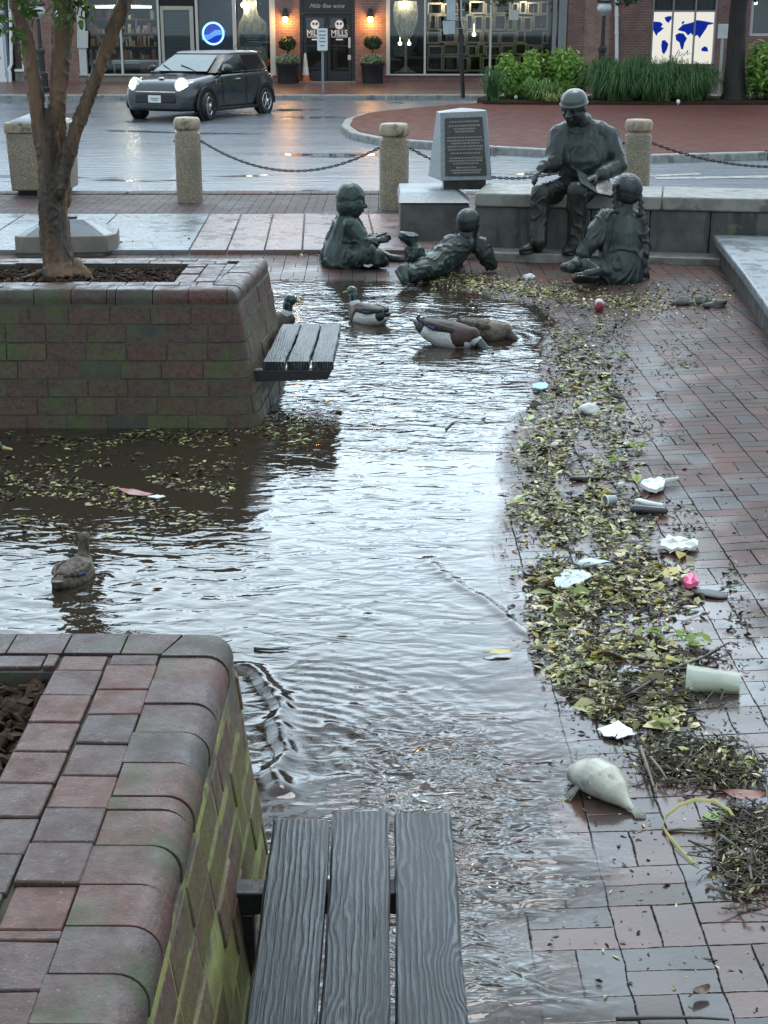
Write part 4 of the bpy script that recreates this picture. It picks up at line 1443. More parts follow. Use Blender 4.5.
# ---- girl with braids, seen from behind
gb = P(618, 276, .10)
girl = thing('girl_statue', 'bronze statue of a girl with two braids sitting with her back to us', 'statue', gb)
Yg = gb.y
hc = J(626, 192, Yg + .10)
mb = MB()
gf = V((-.45, .85, .18))
Lg, Mg = head(mb, hc, .152, gf, (0, 0, 1))
mb.tube([hc + V((0, -.02, -.08)), J(625, 212, Yg + .08)], [.065, .075], 12, rnd=True)
mb.tube([J(622, 268, Yg + .15), J(622, 240, Yg + .10), J(623, 216, Yg + .08)], [(.17, .13), (.13, .11), (.14, .08)], 14, ref=X3, rnd=True)
Ls, Le, Lw = J(604, 219, Yg + .08), J(592, 243, Yg + .0), J(581, 257, Yg - .04)
Rs, Re, Rw = J(640, 219, Yg + .08), J(643, 243, Yg + .10), J(644, 265, Yg + .06)
mb.tube([Ls, Le, Lw], [.045, .04, .032], 10, rnd=True)
mb.tube([Rs, Re, Rw], [.045, .04, .032], 10, rnd=True)
hand(mb, Lw, V((-.75, -.1, -.6)), V((-.3, .3, -.8)), .15, .4, .1, 1)
hand(mb, Rw + V((0, 0, .0)), V((.2, -.3, -.8)), V((0, .8, -.5)), .15, .45, .1, 1)
# folded legs
K1 = J(578, 262, Yg - .02)
mb.tube([J(610, 267, Yg + .02), K1, J(572, 268, Yg - .12)], [.085, .07, .05], 12, rnd=True)
mb.tube([J(612, 269, Yg - .04), J(585, 266, Yg - .16), J(600, 273, Yg - .26), J(588, 274, Yg - .30)], [.085, .068, .05, .042], 12, rnd=True)
fuse(mb, 'body', M['bronze_skin'], girl, .009, 3)
mb = MB()   # loose coat spread on the ground
mb.tube([J(616, 274.5, Yg + .06), J(617, 268, Yg + .06), J(620, 250, Yg + .08), J(621.5, 230, Yg + .08), J(623, 216, Yg + .08), J(624.5, 209, Yg + .08)],
        [(.245, .25), (.23, .24), (.195, .18), (.19, .155), (.165, .12), (.07, .07)], 20, ref=X3, rnd=True)
mb.tube([Ls + V((.02, 0, .0)), Ls.lerp(Le, .5), Le, Le.lerp(Lw, .75)], [.09, .085, .078, .066], 14, rnd=True)
mb.tube([Rs + V((-.03, 0, 0)), Rs.lerp(Re, .5), Re, Re.lerp(Rw, .5)], [.08, .066, .06, .056], 14, rnd=True)
mb.tube([J(606, 270, Yg - .05), J(590, 268, Yg - .08), J(578, 268, Yg - .08)], [(.13, .09), (.11, .075), (.08, .05)], 14, ref=(0, 1, 0), rnd=True)
fuse(mb, 'coat', M['bronze'], girl, .0105, 4, .013, 7, fstretch=(1.2, 1.2, .25))
for hl, to, up in ((J(596, 277, Yg - .27), J(573, 276.5, Yg - .33), (.1, .8, .6)), (J(578, 268, Yg - .12), J(562, 265, Yg - .06), (0, -.3, 1))):
    mb = MB(); shoe(mb, hl, to, up, .05, .04)
    fuse(mb, 'shoe', M['bronze_brown'], girl, .008, 2)
mb = MB()   # combed hair
mb.ell(Lg(0, -.12, .30), (.78 * .152, .90 * .152, .78 * .152), Mg, 18, 12)
mb.ell(Lg(0, -.30, .0), (.72 * .152, .68 * .152, .62 * .152), Mg, 18, 12)
fuse(mb, 'hair', M['bronze_skin'], girl, .008, 2, .003, 40)
for s_, top, bot in ((-1, J(615, 186, Yg + .02), J(616.5, 210, Yg - .02)), (1, J(638, 190, Yg + .02), J(641, 213, Yg + .0))):
    mb = MB()
    mb.ell(top, .026)
    for i in range(9):
        f = i / 8
        p = top.lerp(bot, f) + V((math.sin(f * 3.1) * .012 * s_, 0, 0))
        mb.ell(p + V(((-1) ** i * .006, 0, 0)), (.021, .019, .022), None, 10, 7)
    mb.ell(bot + V((0, 0, -.012)), (.028, .024, .022))
    fuse(mb, 'braid', M['bronze_skin'], girl, .006, 1)

# ---- boy lying on his stomach
bb = P(448, 270, .06)
boy = thing('lying_boy_statue', 'bronze statue of a boy lying on his stomach with one foot raised', 'statue', bb)
Yb = bb.y
hc = J(469, 223.5, Yb + .18)
mb = MB()
bf = V((.45, .85, .10))
Lb, Mb_ = head(mb, hc, .135, bf, (-.05, .1, 1))
mb.tube([hc + V((-.01, -.02, -.06)), J(466, 241, Yb + .12)], [.062, .07], 12, rnd=True)
sh1, el1, hn1 = J(480, 246, Yb + .12), J(491, 265, Yb + .10), J(477, 236, Yb + .24)
sh2, el2, hn2 = J(452, 243, Yb + .22), J(458, 262, Yb + .48), J(464, 237, Yb + .32)
for s_, e_, h_ in ((sh1, el1, hn1), (sh2, el2, hn2)):
    mb.tube([s_, e_, h_], [.05, .042, .034], 10, rnd=True)
hand(mb, hn1 + V((0, 0, -.02)), V((-.25, .1, .9)), V((-.8, .1, .1)), .14, .3, .1, 1)
hand(mb, hn2 + V((0, 0, -.02)), V((.2, .1, .9)), V((.8, .1, .1)), .14, .3, .1, -1)
hip = J(434, 264, Yb - .10)
mb.tube([hip, J(448, 256, Yb + .02), J(464, 247, Yb + .12)], [(.14, .10), (.13, .10), (.15, .09)], 14, ref=(.3, .9, 0), rnd=True)
kn1, an1 = J(417, 272, Yb - .36), J(404, 275, Yb - .62)
kn2, an2 = J(417, 263, Yb - .05), J(411.5, 244, Yb - .10)
mb.tube([hip + V((0, -.07, -.01)), kn1, an1], [.085, .065, .042], 12, rnd=True)
mb.tube([hip + V((0, .08, -.01)), kn2, an2], [.085, .065, .042], 12, rnd=True)
fuse(mb, 'body', M['bronze_skin'], boy, .0085, 3)
mb = MB()   # shirt
mb.tube([J(440, 261, Yb - .05), J(448, 255.5, Yb + .02), J(458, 248, Yb + .10), J(464, 243, Yb + .14), J(466.5, 240, Yb + .14)],
        [(.165, .13), (.165, .135), (.185, .125), (.16, .10), (.08, .07)], 18, ref=(.3, .9, 0), rnd=True)
for s_, e_, h_ in ((sh1, el1, hn1), (sh2, el2, hn2)):
    mb.tube([s_, s_.lerp(e_, .5), e_, e_.lerp(h_, .45)], [.088, .078, .07, .058], 14, rnd=True)
fuse(mb, 'shirt', M['bronze'], boy, .0105, 4, .012, 8, fstretch=(1.2, 1, 1))
mb = MB()   # trousers
mb.tube([J(441, 261, Yb - .05), hip], [(.165, .125), (.165, .12)], 16, ref=(.3, .9, 0), rnd=True)
mb.tube([hip + V((0, -.07, 0)), hip.lerp(kn1, .6) + V((0, -.03, 0)), kn1, kn1.lerp(an1, .6)], [.115, .10, .085, .074], 14, rnd=True)
mb.tube([hip + V((0, .08, 0)), hip.lerp(kn2, .6) + V((0, .04, 0)), kn2 + V((0, 0, .01)), kn2.lerp(an2, .40), kn2.lerp(an2, .55)], [.115, .10, .095, .09, .088], 14, rnd=True)
fuse(mb, 'trousers', M['bronze_green'], boy, .0105, 3, .014, 9, fstretch=(1.3, .9, 1.2))
mb = MB(); shoe(mb, J(414, 238.5, Yb - .06), J(401, 238, Yb - .28), (-.25, .25, -.85), .052, .044); fuse(mb, 'shoe', M['bronze'], boy, .008, 2)
mb = MB(); shoe(mb, J(400, 270, Yb - .62), J(407, 282, Yb - .70), (.75, .25, .55), .052, .042); fuse(mb, 'shoe', M['bronze_green'], boy, .008, 2)
mb = MB(); mb.ell(Lb(0, -.10, .28), (.77 * .135, .90 * .135, .77 * .135), Mb_, 18, 12); mb.ell(Lb(0, -.3, .0), (.70 * .135, .66 * .135, .6 * .135), Mb_, 16, 10)
fuse(mb, 'hair', M['bronze'], boy, .008, 2, .002, 60)

# ---- child with bobbed hair at the left
cb = P(352, 266, .035)
kid = thing('sitting_child_statue', 'greenish bronze statue of a child with bobbed hair sitting at the flood edge facing right', 'statue', cb)
Yc = cb.y
hc = J(352, 201, Yc + .12)
mb = MB()
cf = V((.85, .45, -.08))
Lc, Mc = head(mb, hc, .148, cf, (0, 0, 1))
mb.tube([hc + V((-.02, -.01, -.08)), J(347, 219, Yc + .1)], [.065, .075], 12, rnd=True)
mb.tube([J(344, 258, Yc + .12), J(345, 240, Yc + .10), J(347, 224, Yc + .10)], [(.14, .16), (.12, .14), (.09, .14)], 14, ref=X3, rnd=True)
s1, e1, w1 = J(353, 226, Yc - .02), J(364, 245, Yc - .06), J(378, 241, Yc - .02)
s2, e2, w2 = J(352, 224, Yc + .26), J(364, 243, Yc + .28), J(380, 238, Yc + .18)
for a, b, c_ in ((s1, e1, w1), (s2, e2, w2)):
    mb.tube([a, b, c_], [.05, .042, .034], 10, rnd=True)
hand(mb, w1, V((.8, .1, .1)), V((.0, .9, -.3)), .14, .6, .08, 1)
hand(mb, w2, V((.8, -.1, .1)), V((0, -.9, -.3)), .14, .6, .08, -1)
mb.tube([J(346, 257, Yc - .0), J(372, 252, Yc - .14), J(383, 262, Yc - .10)], [.09, .072, .055], 12, rnd=True)
mb.tube([J(346, 255, Yc + .25), J(374, 252, Yc + .34), J(390, 259, Yc + .22), J(400, 260, Yc + .20)], [.09, .072, .05, .045], 12, rnd=True)
fuse(mb, 'body', M['bronze_skin'], kid, .009, 3)
mb = MB()   # loose coat
mb.tube([J(342, 262, Yc + .10), J(342, 255, Yc + .10), J(344, 240, Yc + .11), J(347, 226, Yc + .11), J(349, 218, Yc + .11), J(350, 214, Yc + .11)],
        [(.20, .25), (.20, .235), (.165, .20), (.135, .185), (.10, .13), (.07, .08)], 20, ref=X3, rnd=True)
for a, b, c_ in ((s1, e1, w1), (s2, e2, w2)):
    mb.tube([a + V((-.02, 0, 0)), a.lerp(b, .5), b, b.lerp(c_, .7)], [.095, .09, .082, .06], 14, rnd=True)
mb.tube([J(350, 259, Yc - .05), J(364, 255, Yc - .12), J(378, 258, Yc - .14)], [(.11, .085), (.10, .085), (.085, .06)], 14, rnd=True)
mb.tube([J(350, 258, Yc + .22), J(366, 254, Yc + .28), J(380, 258, Yc + .28)], [.11, .10, .07], 14, rnd=True)
fuse(mb, 'coat', M['bronze_green'], kid, .0105, 4, .013, 7, fstretch=(1.2, 1.2, .3))
mb = MB()   # bobbed hair
mb.ell(Lc(0, -.14, .26), (.84 * .148, .94 * .148, .84 * .148), Mc, 18, 12)
mb.ell(Lc(0, -.30, -.25), (.86 * .148, .70 * .148, .80 * .148), Mc, 18, 12)
for k in (-1, 1): mb.ell(Lc(k * .62, .0, -.30), (.26 * .148, .5 * .148, .66 * .148), Mc, 14, 10)
fuse(mb, 'hair', M['bronze_green'], kid, .008, 3, .004, 26, fstretch=(1, 1, .3))
mb = MB(); shoe(mb, J(398, 262, Yc + .2), J(404, 259, Yc + .2), (-.7, 0, .7), .045, .035); fuse(mb, 'shoe', M['bronze_skin'], kid, .008, 2)
mb = MB()   # small thing held in both hands
hp = J(382, 239, Yc + .06)
mb.box(hp, (.10, .14, .03), rot=Matrix.Rotation(R(-30), 3, 'Y') @ Matrix.Rotation(.3, 3, 'Z'))
mb.box(hp + V((-.01, 0, .035)), (.12, .03, .02), rot=Matrix.Rotation(R(-20), 3, 'Y'))
mb.build('held_object', M['bronze_skin'], kid, bevel=.006)
# ---------------------------------------------------------------- shops across the street
def text_mesh(s, size, depth, mat, name, parent, loc, font_shear=0.0, align='CENTER', sx=1.0):
    cu = bpy.data.curves.new('txt', 'FONT'); cu.body = s; cu.size = size; cu.extrude = depth; cu.align_x = align; cu.align_y = 'CENTER'; cu.shear = font_shear
    cu.resolution_u = 4
    o = bpy.data.objects.new('txt', cu); COL.objects.link(o)
    dg = bpy.context.evaluated_depsgraph_get(); dg.update()
    me = bpy.data.meshes.new_from_object(o.evaluated_get(dg))
    bpy.data.objects.remove(o); bpy.data.curves.remove(cu)
    me.transform(Matrix.Scale(sx, 4, (1, 0, 0)))
    me.transform(Matrix.Rotation(R(90), 4, 'X'))
    me.materials.clear(); me.materials.append(mat); me.name = name
    o = bpy.data.objects.new(name, me); COL.objects.link(o)
    o.parent = parent; o.location = V(loc) - wloc(parent)
    return o

def fx(px, Y=FY): return PY(px, 40, Y).x
def fz(py, Y=FY): return PY(384, py, Y).z
TOPZ = 7.6
DEPTH = 6.0
def wallpiece(mb, px0, px1, z0, z1, y0=FY, y1=FY + .35):
    mb.span((fx(px0), y0, z0), (fx(px1), y1, z1))
G0 = fz(82) - .25     # below the walk

def upper_windows(root, pxs, z0, z1, w=.95):
    for px in pxs:
        x = fx(px)
        mb = MB()
        mb.span((x - w / 2, FY - .03, z0), (x - w / 2 + .09, FY + .02, z1)); mb.span((x + w / 2 - .09, FY - .03, z0), (x + w / 2, FY + .02, z1))
        mb.span((x - w / 2 + .0905, FY - .03, z1 - .09), (x + w / 2 - .0905, FY + .02, z1)); mb.span((x - w / 2 - .05, FY - .07, z0 - .07), (x + w / 2 + .05, FY + .02, z0 - .001))
        mb.span((x - w / 2 + .0905, FY - .02, (z0 + z1) / 2 - .03), (x + w / 2 - .0905, FY + .02, (z0 + z1) / 2 + .03))
        f = mb.build('window', M['greywhite'], root)
        mb = MB(); mb.span((x - w / 2 + .0905, FY - .012, z0 + .001), (x + w / 2 - .0905, FY - .004, z1 - .0905)); mb.build('pane', M['black'], f)

# ---- middle brick building with the wine shop
bm1 = thing('shop_building', 'brick shop building with the black double doors and two wine shop windows', 'building', (fx(290), FY + 3, wz1))
zs, zt = fz(74), fz(-6)        # sill and head of the shop windows
zd = fz(81)
mb = MB()
for a, b in ((23, 78), (275.5, 300), (355, 386)):
    wallpiece(mb, a, b, G0, zt)
wallpiece(mb, 12, 567, zt + .001, TOPZ)
mb.span((fx(12), FY + .36, G0), (fx(12) + .3, FY + DEPTH, TOPZ)); mb.span((fx(567) - .3, FY + .36, G0), (fx(567), FY + DEPTH, TOPZ)); mb.span((fx(12) + .301, FY + DEPTH - .3, G0), (fx(567) - .301, FY + DEPTH, TOPZ))
mb.build('wall', M['fbrick'], bm1)
mb = MB()
wallpiece(mb, 78.05, 160, G0, zs); wallpiece(mb, 196, 275.45, G0, zs)
mb.build('rendered_base', M['stucco'], bm1)
mb = MB(); wallpiece(mb, 386.05, 566, G0, zs); mb.build('brick_base', M['fbrick3'], bm1)
mb = MB(); mb.span((fx(12) - .1, FY - .25, TOPZ + .001), (fx(567) + .1, FY + DEPTH, TOPZ + .35)); mb.build('roof', M['stone'], bm1)
upper_windows(bm1, [45, 115, 190, 255, 328, 400, 470, 535], 4.3, 6.1)
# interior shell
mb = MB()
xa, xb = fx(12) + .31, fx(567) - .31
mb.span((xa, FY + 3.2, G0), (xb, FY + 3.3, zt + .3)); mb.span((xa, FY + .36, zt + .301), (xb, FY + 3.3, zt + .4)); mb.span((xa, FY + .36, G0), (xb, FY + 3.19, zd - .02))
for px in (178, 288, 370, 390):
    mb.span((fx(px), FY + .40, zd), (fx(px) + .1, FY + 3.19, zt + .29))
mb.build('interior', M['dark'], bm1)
# low stone block and red bay at the left end
mb = MB(); wallpiece(mb, 12.5, 22.95, G0, fz(72)); mb.build('stone_base', M['stone'], bm1)
mb = MB(); wallpiece(mb, 13, 22.9, fz(72) + .001, zt, FY + .1, FY + .3); mb.build('red_panel', smat('dark_red_panel', (.07, .03, .03), (.05, .025, .025), rough=.5), bm1)
mb = MB()
mb.span((fx(20.5), FY - .04, fz(69)), (fx(22.8), FY + .05, zt)); mb.span((fx(12.5), FY - .04, fz(71.5)), (fx(22.8), FY + .05, fz(69) - .001))
mb.build('white_frame', M['white'], bm1)

def shopwin(name, px0, px1, posts, frame, label=None, sill=True, zz0=None):
    z0 = zz0 or zs
    mb = MB()
    for (a, b, m_) in posts:
        mb.span((fx(a), FY - .02, z0 + .001), (fx(b), FY + .12, zt))
    if sill: mb.span((fx(px0) - .02, FY - .06, z0 - .045), (fx(px1) + .02, FY + .1, z0))
    f = mb.build(name, frame, bm1, bevel=.006)
    mb = MB(); mb.span((fx(px0) + .02, FY + .145, z0 + .002), (fx(px1) - .02, FY + .150, zt - .001)); mb.build('pane', M['glass'], f)
    return f
shopwin('shop_window', 78.1, 160, ((78.1, 85.5, 0), (120, 122, 0), (158, 160, 0)), M['greywhite'])
shopwin('shop_window', 196, 234, ((196, 198.5, 0), (233, 236.5, 0)), M['greywhite'])
shopwin('shop_window', 236.5, 275.4, ((270, 275.4, 0),), M['greywhite'])
shopwin('shop_window', 386.1, 490, ((386.1, 390, 0), (424, 426, 0), (489.5, 491.5, 0)), M['greywhite'])
shopwin('shop_window', 491.5, 566, ((552, 556, 0), (558, 566, 0)), M['grey'])
# glazed side door with white frame
dz0 = fz(84)
sdoor = MB()
for (a, b, c0, c1) in ((161, 164, 84, 6.0), (190, 194, 84, 6.0)):
    sdoor.span((fx(a), FY + .03, dz0), (fx(b), FY + .10, fz(c1)))
sdoor.span((fx(164) + .001, FY + .03, fz(10)), (fx(190) - .001, FY + .10, fz(6)))
sdoor.span((fx(164) + .001, FY + .03, dz0), (fx(190) - .001, FY + .10, fz(76)))
sd0 = sdoor.build('side_door', M['cream'], bm1, bevel=.006)
mb = MB(); mb.span((fx(164) + .002, FY + .05, fz(76) + .001), (fx(190) - .002, FY + .06, fz(10) - .001)); mb.build('pane', M['glass'], sd0)
mb = MB(); wallpiece(mb, 160.05, 195.95, fz(5), zt, FY + .05, FY + .3); mb.build('transom_panel', M['dark'], bm1)
mb = MB(); mb.span((fx(165), FY + .12, fz(75)), (fx(189), FY + .13, fz(12))); nb = mb.build('notice_board', smat('slate_notice', (.05, .07, .075), (.035, .05, .055), rough=.4, scale=8), bm1)
mb = MB(); rd = random.Random(5)
for i, py in enumerate((14.5, 22, 26, 30, 34, 38, 42, 46, 50)):
    w_ = rd.uniform(.18, .3)
    mb.span((fx(177) - w_, FY + .114, fz(py) - .008), (fx(177) + w_, FY + .119, fz(py) + .008))
mb.build('chalk_lines', smat('chalk', (.16, .19, .19), rough=.8), nb)
# black double doors
zdt, ztr = fz(12), fz(-6)
mb = MB()
for a, b in ((300, 303), (351.5, 355)):
    mb.span((fx(a), FY + .02, zd - .01), (fx(b), FY + .14, ztr))
mb.span((fx(303) + .001, FY + .02, fz(14.5)), (fx(351.5) - .001, FY + .14, fz(11)))
fr = mb.build('door_frame', M['doorblack'], bm1, bevel=.006)
mb = MB(); mb.span((fx(303) + .002, FY + .06, fz(11) + .002), (fx(351.5) - .002, FY + .08, ztr)); tp = mb.build('transom_pane', M['doorblack'], bm1)
paleletter = smat('pale_lettering', (.42, .40, .34), rough=.6); whiteletter = smat('white_lettering', (.85, .86, .86), rough=.5)
text_mesh('Mills fine wine', .17, .004, paleletter, 'script_lettering', tp, (fx(327), FY + .052, fz(6)), .35, sx=1.05)
for a, b, c in ((303.2, 327, 319), (327.4, 351.3, 339.5)):
    mb = MB()
    x0, x1 = fx(a), fx(b)
    st = .09
    mb.span((x0, FY + .06, zd + .02), (x0 + st, FY + .11, fz(14.6))); mb.span((x1 - st, FY + .06, zd + .02), (x1, FY + .11, fz(14.6)))
    mb.span((x0 + st + .001, FY + .06, zd + .02), (x1 - st - .001, FY + .11, zd + .28)); mb.span((x0 + st + .001, FY + .06, fz(14.6) - .09), (x1 - st - .001, FY + .11, fz(14.6)))
    mb.span((x0 + st + .001, FY + .065, fz(46) - .02), (x1 - st - .001, FY + .105, fz(46) + .02))
    d0 = mb.build('door', M['doorblack'], bm1, bevel=.005)
    mb = MB(); mb.span((x0 + st, FY + .08, zd + .28), (x1 - st, FY + .085, fz(14.6) - .09)); gp = mb.build('pane', M['glass'], d0)
    xm = (x0 + x1) / 2
    text_mesh('MILLS', .235, .003, whiteletter, 'lettering', d0, (xm, FY + .055, fz(33.2)), sx=.86)
    mb = MB()
    mb.lathe((xm, FY + .058, fz(24.6)), [(.001, -.004), (.128, -.004), (.128, .004), (.001, .004)], 28, rot=Matrix.Rotation(R(90), 3, 'X'))
    em = mb.build('emblem', whiteletter, d0)
    mb = MB()
    for k in (-1, 1):
        mb.lathe((xm + k * .045, FY + .050, fz(24.0)), [(.001, -.003), (.03, -.003), (.03, .003), (.001, .003)], 14, rot=Matrix.Rotation(R(90), 3, 'X'))
        mb.box((xm + k * .06, FY + .050, fz(22.9)), (.055, .004, .014), rot=Matrix.Rotation(k * .5, 3, 'Y'))
    mb.build('emblem_marks', M['black'], em)
    mb = MB(); mb.span((xm - .24, FY + .054, fz(37.2)), (xm + .24, FY + .058, fz(36.7))); mb.span((xm - .10, FY + .054, fz(40.2)), (xm + .10, FY + .058, fz(38.9)))
    mb.build('underline', whiteletter, d0)
    mb = MB(); s_ = 1 if a < 310 else -1
    xh = (x1 - .045) if s_ > 0 else (x0 + .045)
    mb.tube([(xh, FY + .03, fz(52)), (xh, FY + .0, fz(52)), (xh, FY + .0, fz(44)), (xh, FY + .03, fz(44))], .012, 8)
    mb.build('handle', M['iron'], d0)
mb = MB(); mb.span((fx(348.2), FY + .050, fz(48)), (fx(350.6), FY + .056, fz(37.5))); mb.span((fx(347.6), FY + .050, fz(60)), (fx(350.8), FY + .056, fz(55)))
mb.build('door_notice', M['greywhite'], bm1)
mb = MB(); mb.span((fx(299), FY - .5, zd - .16), (fx(356), FY + .36, zd)); mb.build('threshold', M['stone'], bm1, bevel=.01)

# wall lamps, lit
for px, lab in ((286, 'lit gooseneck wall lamp left of the black double doors'), (370.5, 'lit gooseneck wall lamp right of the black double doors')):
    c = V((fx(px), FY - .16, fz(19)))
    t_ = thing('wall_lamp', lab, 'lamp', c, 'lit wall lamps at the shop doors')
    mb = MB(); mb.tube([(c.x, FY, c.z + .22), (c.x, FY - .1, c.z + .3), (c.x, FY - .16, c.z + .2)], .014, 8); mb.span((c.x - .06, FY - .03, c.z + .12), (c.x + .06, FY - .001, c.z + .3))
    mb.build('arm', M['black'], t_)
    mb = MB(); mb.lathe(c + V((0, 0, .06)), [(.12, 0), (.10, .05), (.05, .11), (.02, .15)], 18); mb.build('lamp_shade', M['black'], t_, smooth=40)
    mb = MB(); mb.ell(c + V((0, 0, -.01)), (.075, .075, .09)); mb.build('bulb', M['glow_warm'], t_, smooth=180)
    ld = bpy.data.lights.new('wall_lamp_light', 'POINT'); ld.energy = 28; ld.color = (1, .5, .16); ld.shadow_soft_size = .08
    lo = bpy.data.objects.new('wall_lamp_light', ld); COL.objects.link(lo); lo.location = c + V((0, -.10, -.08))

# objects in and on the windows
def flat(name, label, cat, poly_px, Y, th, mat, group=None):
    mb = MB()
    mb.prism([(PY(a, b, Y).x, PY(a, b, Y).z) for a, b in poly_px], 'y', Y, Y + th)
    o = mb.build(name, mat, bevel=.004)
    return tag(o, label, cat, group)
cork = smat('cork_mosaic', (.46, .44, .35), (.22, .20, .15), rough=.7, scale=18, bump=.8, bscale=30, bdist=.03, stretch=(1, 1, .35), contrast=.12)
bt = [(244, -2), (256, -2), (256.5, 9), (258, 15), (266, 22.5), (267.5, 30), (267.5, 73), (237.5, 73), (237.5, 30), (239, 22.5), (243, 15), (244, 9)]
flat('bottle_display', 'giant pale wine bottle cut-out of corks in the shop window', 'display', bt, FY + .3, .10, cork)
sg = flat('window_sign', 'small black sign hung across the giant bottle', 'sign', [(240, 34), (266, 34), (266, 46), (240, 46)], FY + .22, .03, M['black'])
mb = MB(); Ys = FY + .217
for py, w_ in ((36.3, 8), (38.6, 6), (41.4, 6), (43.8, 9)):
    mb.span((PY(253 - w_, py, Ys).x, Ys - .002, PY(253, py + .8, Ys).z), (PY(253 + w_, py, Ys).x, Ys + .001, PY(253, py, Ys).z))
mb.build('pale_marks', smat('sign_grey', (.35, .36, .36), rough=.5), sg)
gl_ = [(394.5, 1), (416.5, 1), (418, 10), (417.5, 22), (413, 34), (408.5, 40), (406.8, 46), (407.2, 66), (410, 70), (416, 72.5), (394, 72.5), (400.5, 70), (404.2, 66), (404.6, 46), (402.5, 40), (397.5, 34), (393.5, 22), (393, 10)]
flat('wineglass_display', 'giant pale wine glass cut-out of corks beside the doors', 'display', gl_, FY + .3, .10, cork)
# neon emblem
nx, nzc = fx(213.5, FY + .3), fz(33.5, FY + .3)
ne = thing('neon_sign', 'round glowing blue neon emblem in the dark shop window', 'sign', (nx, FY + .3, nzc))
mb = MB()
rr = .305
ring = [(nx + math.cos(a) * rr, FY + .28, nzc + math.sin(a) * rr) for a in [2 * math.pi * k / 40 for k in range(41)]]
mb.tube(ring, .028, 8, cap=False); mb.build('neon_ring', M['neon'], ne)
mb = MB(); mb.lathe((nx, FY + .31, nzc), [(.001, -.01), (rr - .02, -.01), (rr - .02, .01), (.001, .01)], 40, rot=Matrix.Rotation(R(90), 3, 'X')); mb.build('disc', M['neon_deep'], ne)
mb = MB(); mb.prism([(nx - .34, nzc - .19), (nx - .16, nzc - .19), (nx + .10, nzc - .05), (nx + .34, nzc - .02), (nx + .36, nzc + .10), (nx + .06, nzc + .10), (nx - .14, nzc - .03), (nx - .34, nzc - .05)], 'y', FY + .27, FY + .285); mb.build('ribbon', M['neon_mid'], ne)
mb = MB(); mb.span((fx(197, FY + .6), FY + .6, zs + .02), (fx(234, FY + .6), FY + .64, zt)); o = mb.build('window_backing', smat('navy_backing', (.008, .012, .03), rough=.5), bm1)
# left shop interior
flat('paper_notice', 'white notice pinned to the left post of the shop window', 'notice', [(77, 31), (88, 31), (88, 48), (77, 48)], FY - .06, .02, M['greywhite'])
flat('paper_notice', 'small white card standing low in the left shop window', 'notice', [(96.5, 53), (103, 53), (103, 66), (96.5, 66)], FY + .25, .02, M['cream'])
letter = thing('hanging_letter', 'big grey letter I hanging in the left shop window', 'sign', (fx(137, FY + .6), FY + .6, fz(24, FY + .6)))
text_mesh('I', .42, .02, M['grey'], 'letter', letter, (fx(137, FY + .6), FY + .6, fz(24, FY + .6)), sx=1.5)
tb = thing('display_table', 'white topped display table inside the left shop window', 'table', (fx(128, FY + 1), FY + 1.0, zd))
mb = MB(); mb.span((fx(112, FY + 1), FY + .8, fz(63.5, FY + 1)), (fx(158, FY + 1), FY + 1.4, fz(60.5, FY + 1))); mb.build('table_top', M['white'], tb)
for px in (113, 122, 150, 157):
    mb = MB(); mb.span((fx(px, FY + 1), FY + .85, zd), (fx(px, FY + 1) + .05, FY + .9, fz(63.6, FY + 1))); mb.build('leg', M['greywhite'], tb)
for (a, b, lab) in ((94, 118, 'white tube light at the left in the left shop window'), (133, 153, 'white tube light at the right in the left shop window')):
    Yl = FY + 1.6
    t_ = thing('tube_light', lab, 'lamp', (fx((a + b) / 2, Yl), Yl, fz(6.5, Yl)), 'tube lights in the left shop')
    mb = MB(); mb.tube([(fx(a, Yl), Yl, fz(7, Yl)), (fx(b, Yl), Yl, fz(7, Yl))], .035, 10); mb.build('tube', M['glow_white'], t_)
    mb = MB(); mb.span((fx(a, Yl), Yl - .06, fz(6, Yl)), (fx(b, Yl), Yl + .06, fz(5, Yl))); mb.build('housing', M['greywhite'], t_)
sh = thing('shop_shelf', 'dim shelf of stacked goods at the back of the left shop', 'shelf', (fx(120, FY + 2.4), FY + 2.4, zd))
cols_ = [smat('goods_%s' % n_, c_, rough=.5) for n_, c_ in (('red', (.12, .03, .03)), ('tan', (.16, .12, .08)), ('pale', (.2, .2, .19)), ('dark', (.03, .03, .035)))]
mb = MB()
for py in (20, 34, 47, 60):
    mb.span((fx(88, FY + 2.4), FY + 2.3, fz(py, FY + 2.4)), (fx(157, FY + 2.4), FY + 2.7, fz(py - 1, FY + 2.4)))
mb.build('board', M['stem'], sh)
rd = random.Random(8)
for mi in range(4):
    mb = MB()
    for k in range(26):
        px = rd.uniform(89, 155); py = rd.choice((20, 34, 47, 60)); w_ = rd.uniform(.05, .16); h_ = rd.uniform(.1, .32)
        x = fx(px, FY + 2.4)
        mb.span((x, FY + 2.32 + mi * .05, fz(py - 1, FY + 2.4) + .001), (x + w_, FY + 2.36 + mi * .05, fz(py - 1, FY + 2.4) + h_))
    mb.build('goods', cols_[mi], sh)
flat('poster', 'reddish poster low inside the left shop window', 'poster', [(140, 62), (157, 62), (157, 73), (140, 73)], FY + .5, .03, cols_[0])
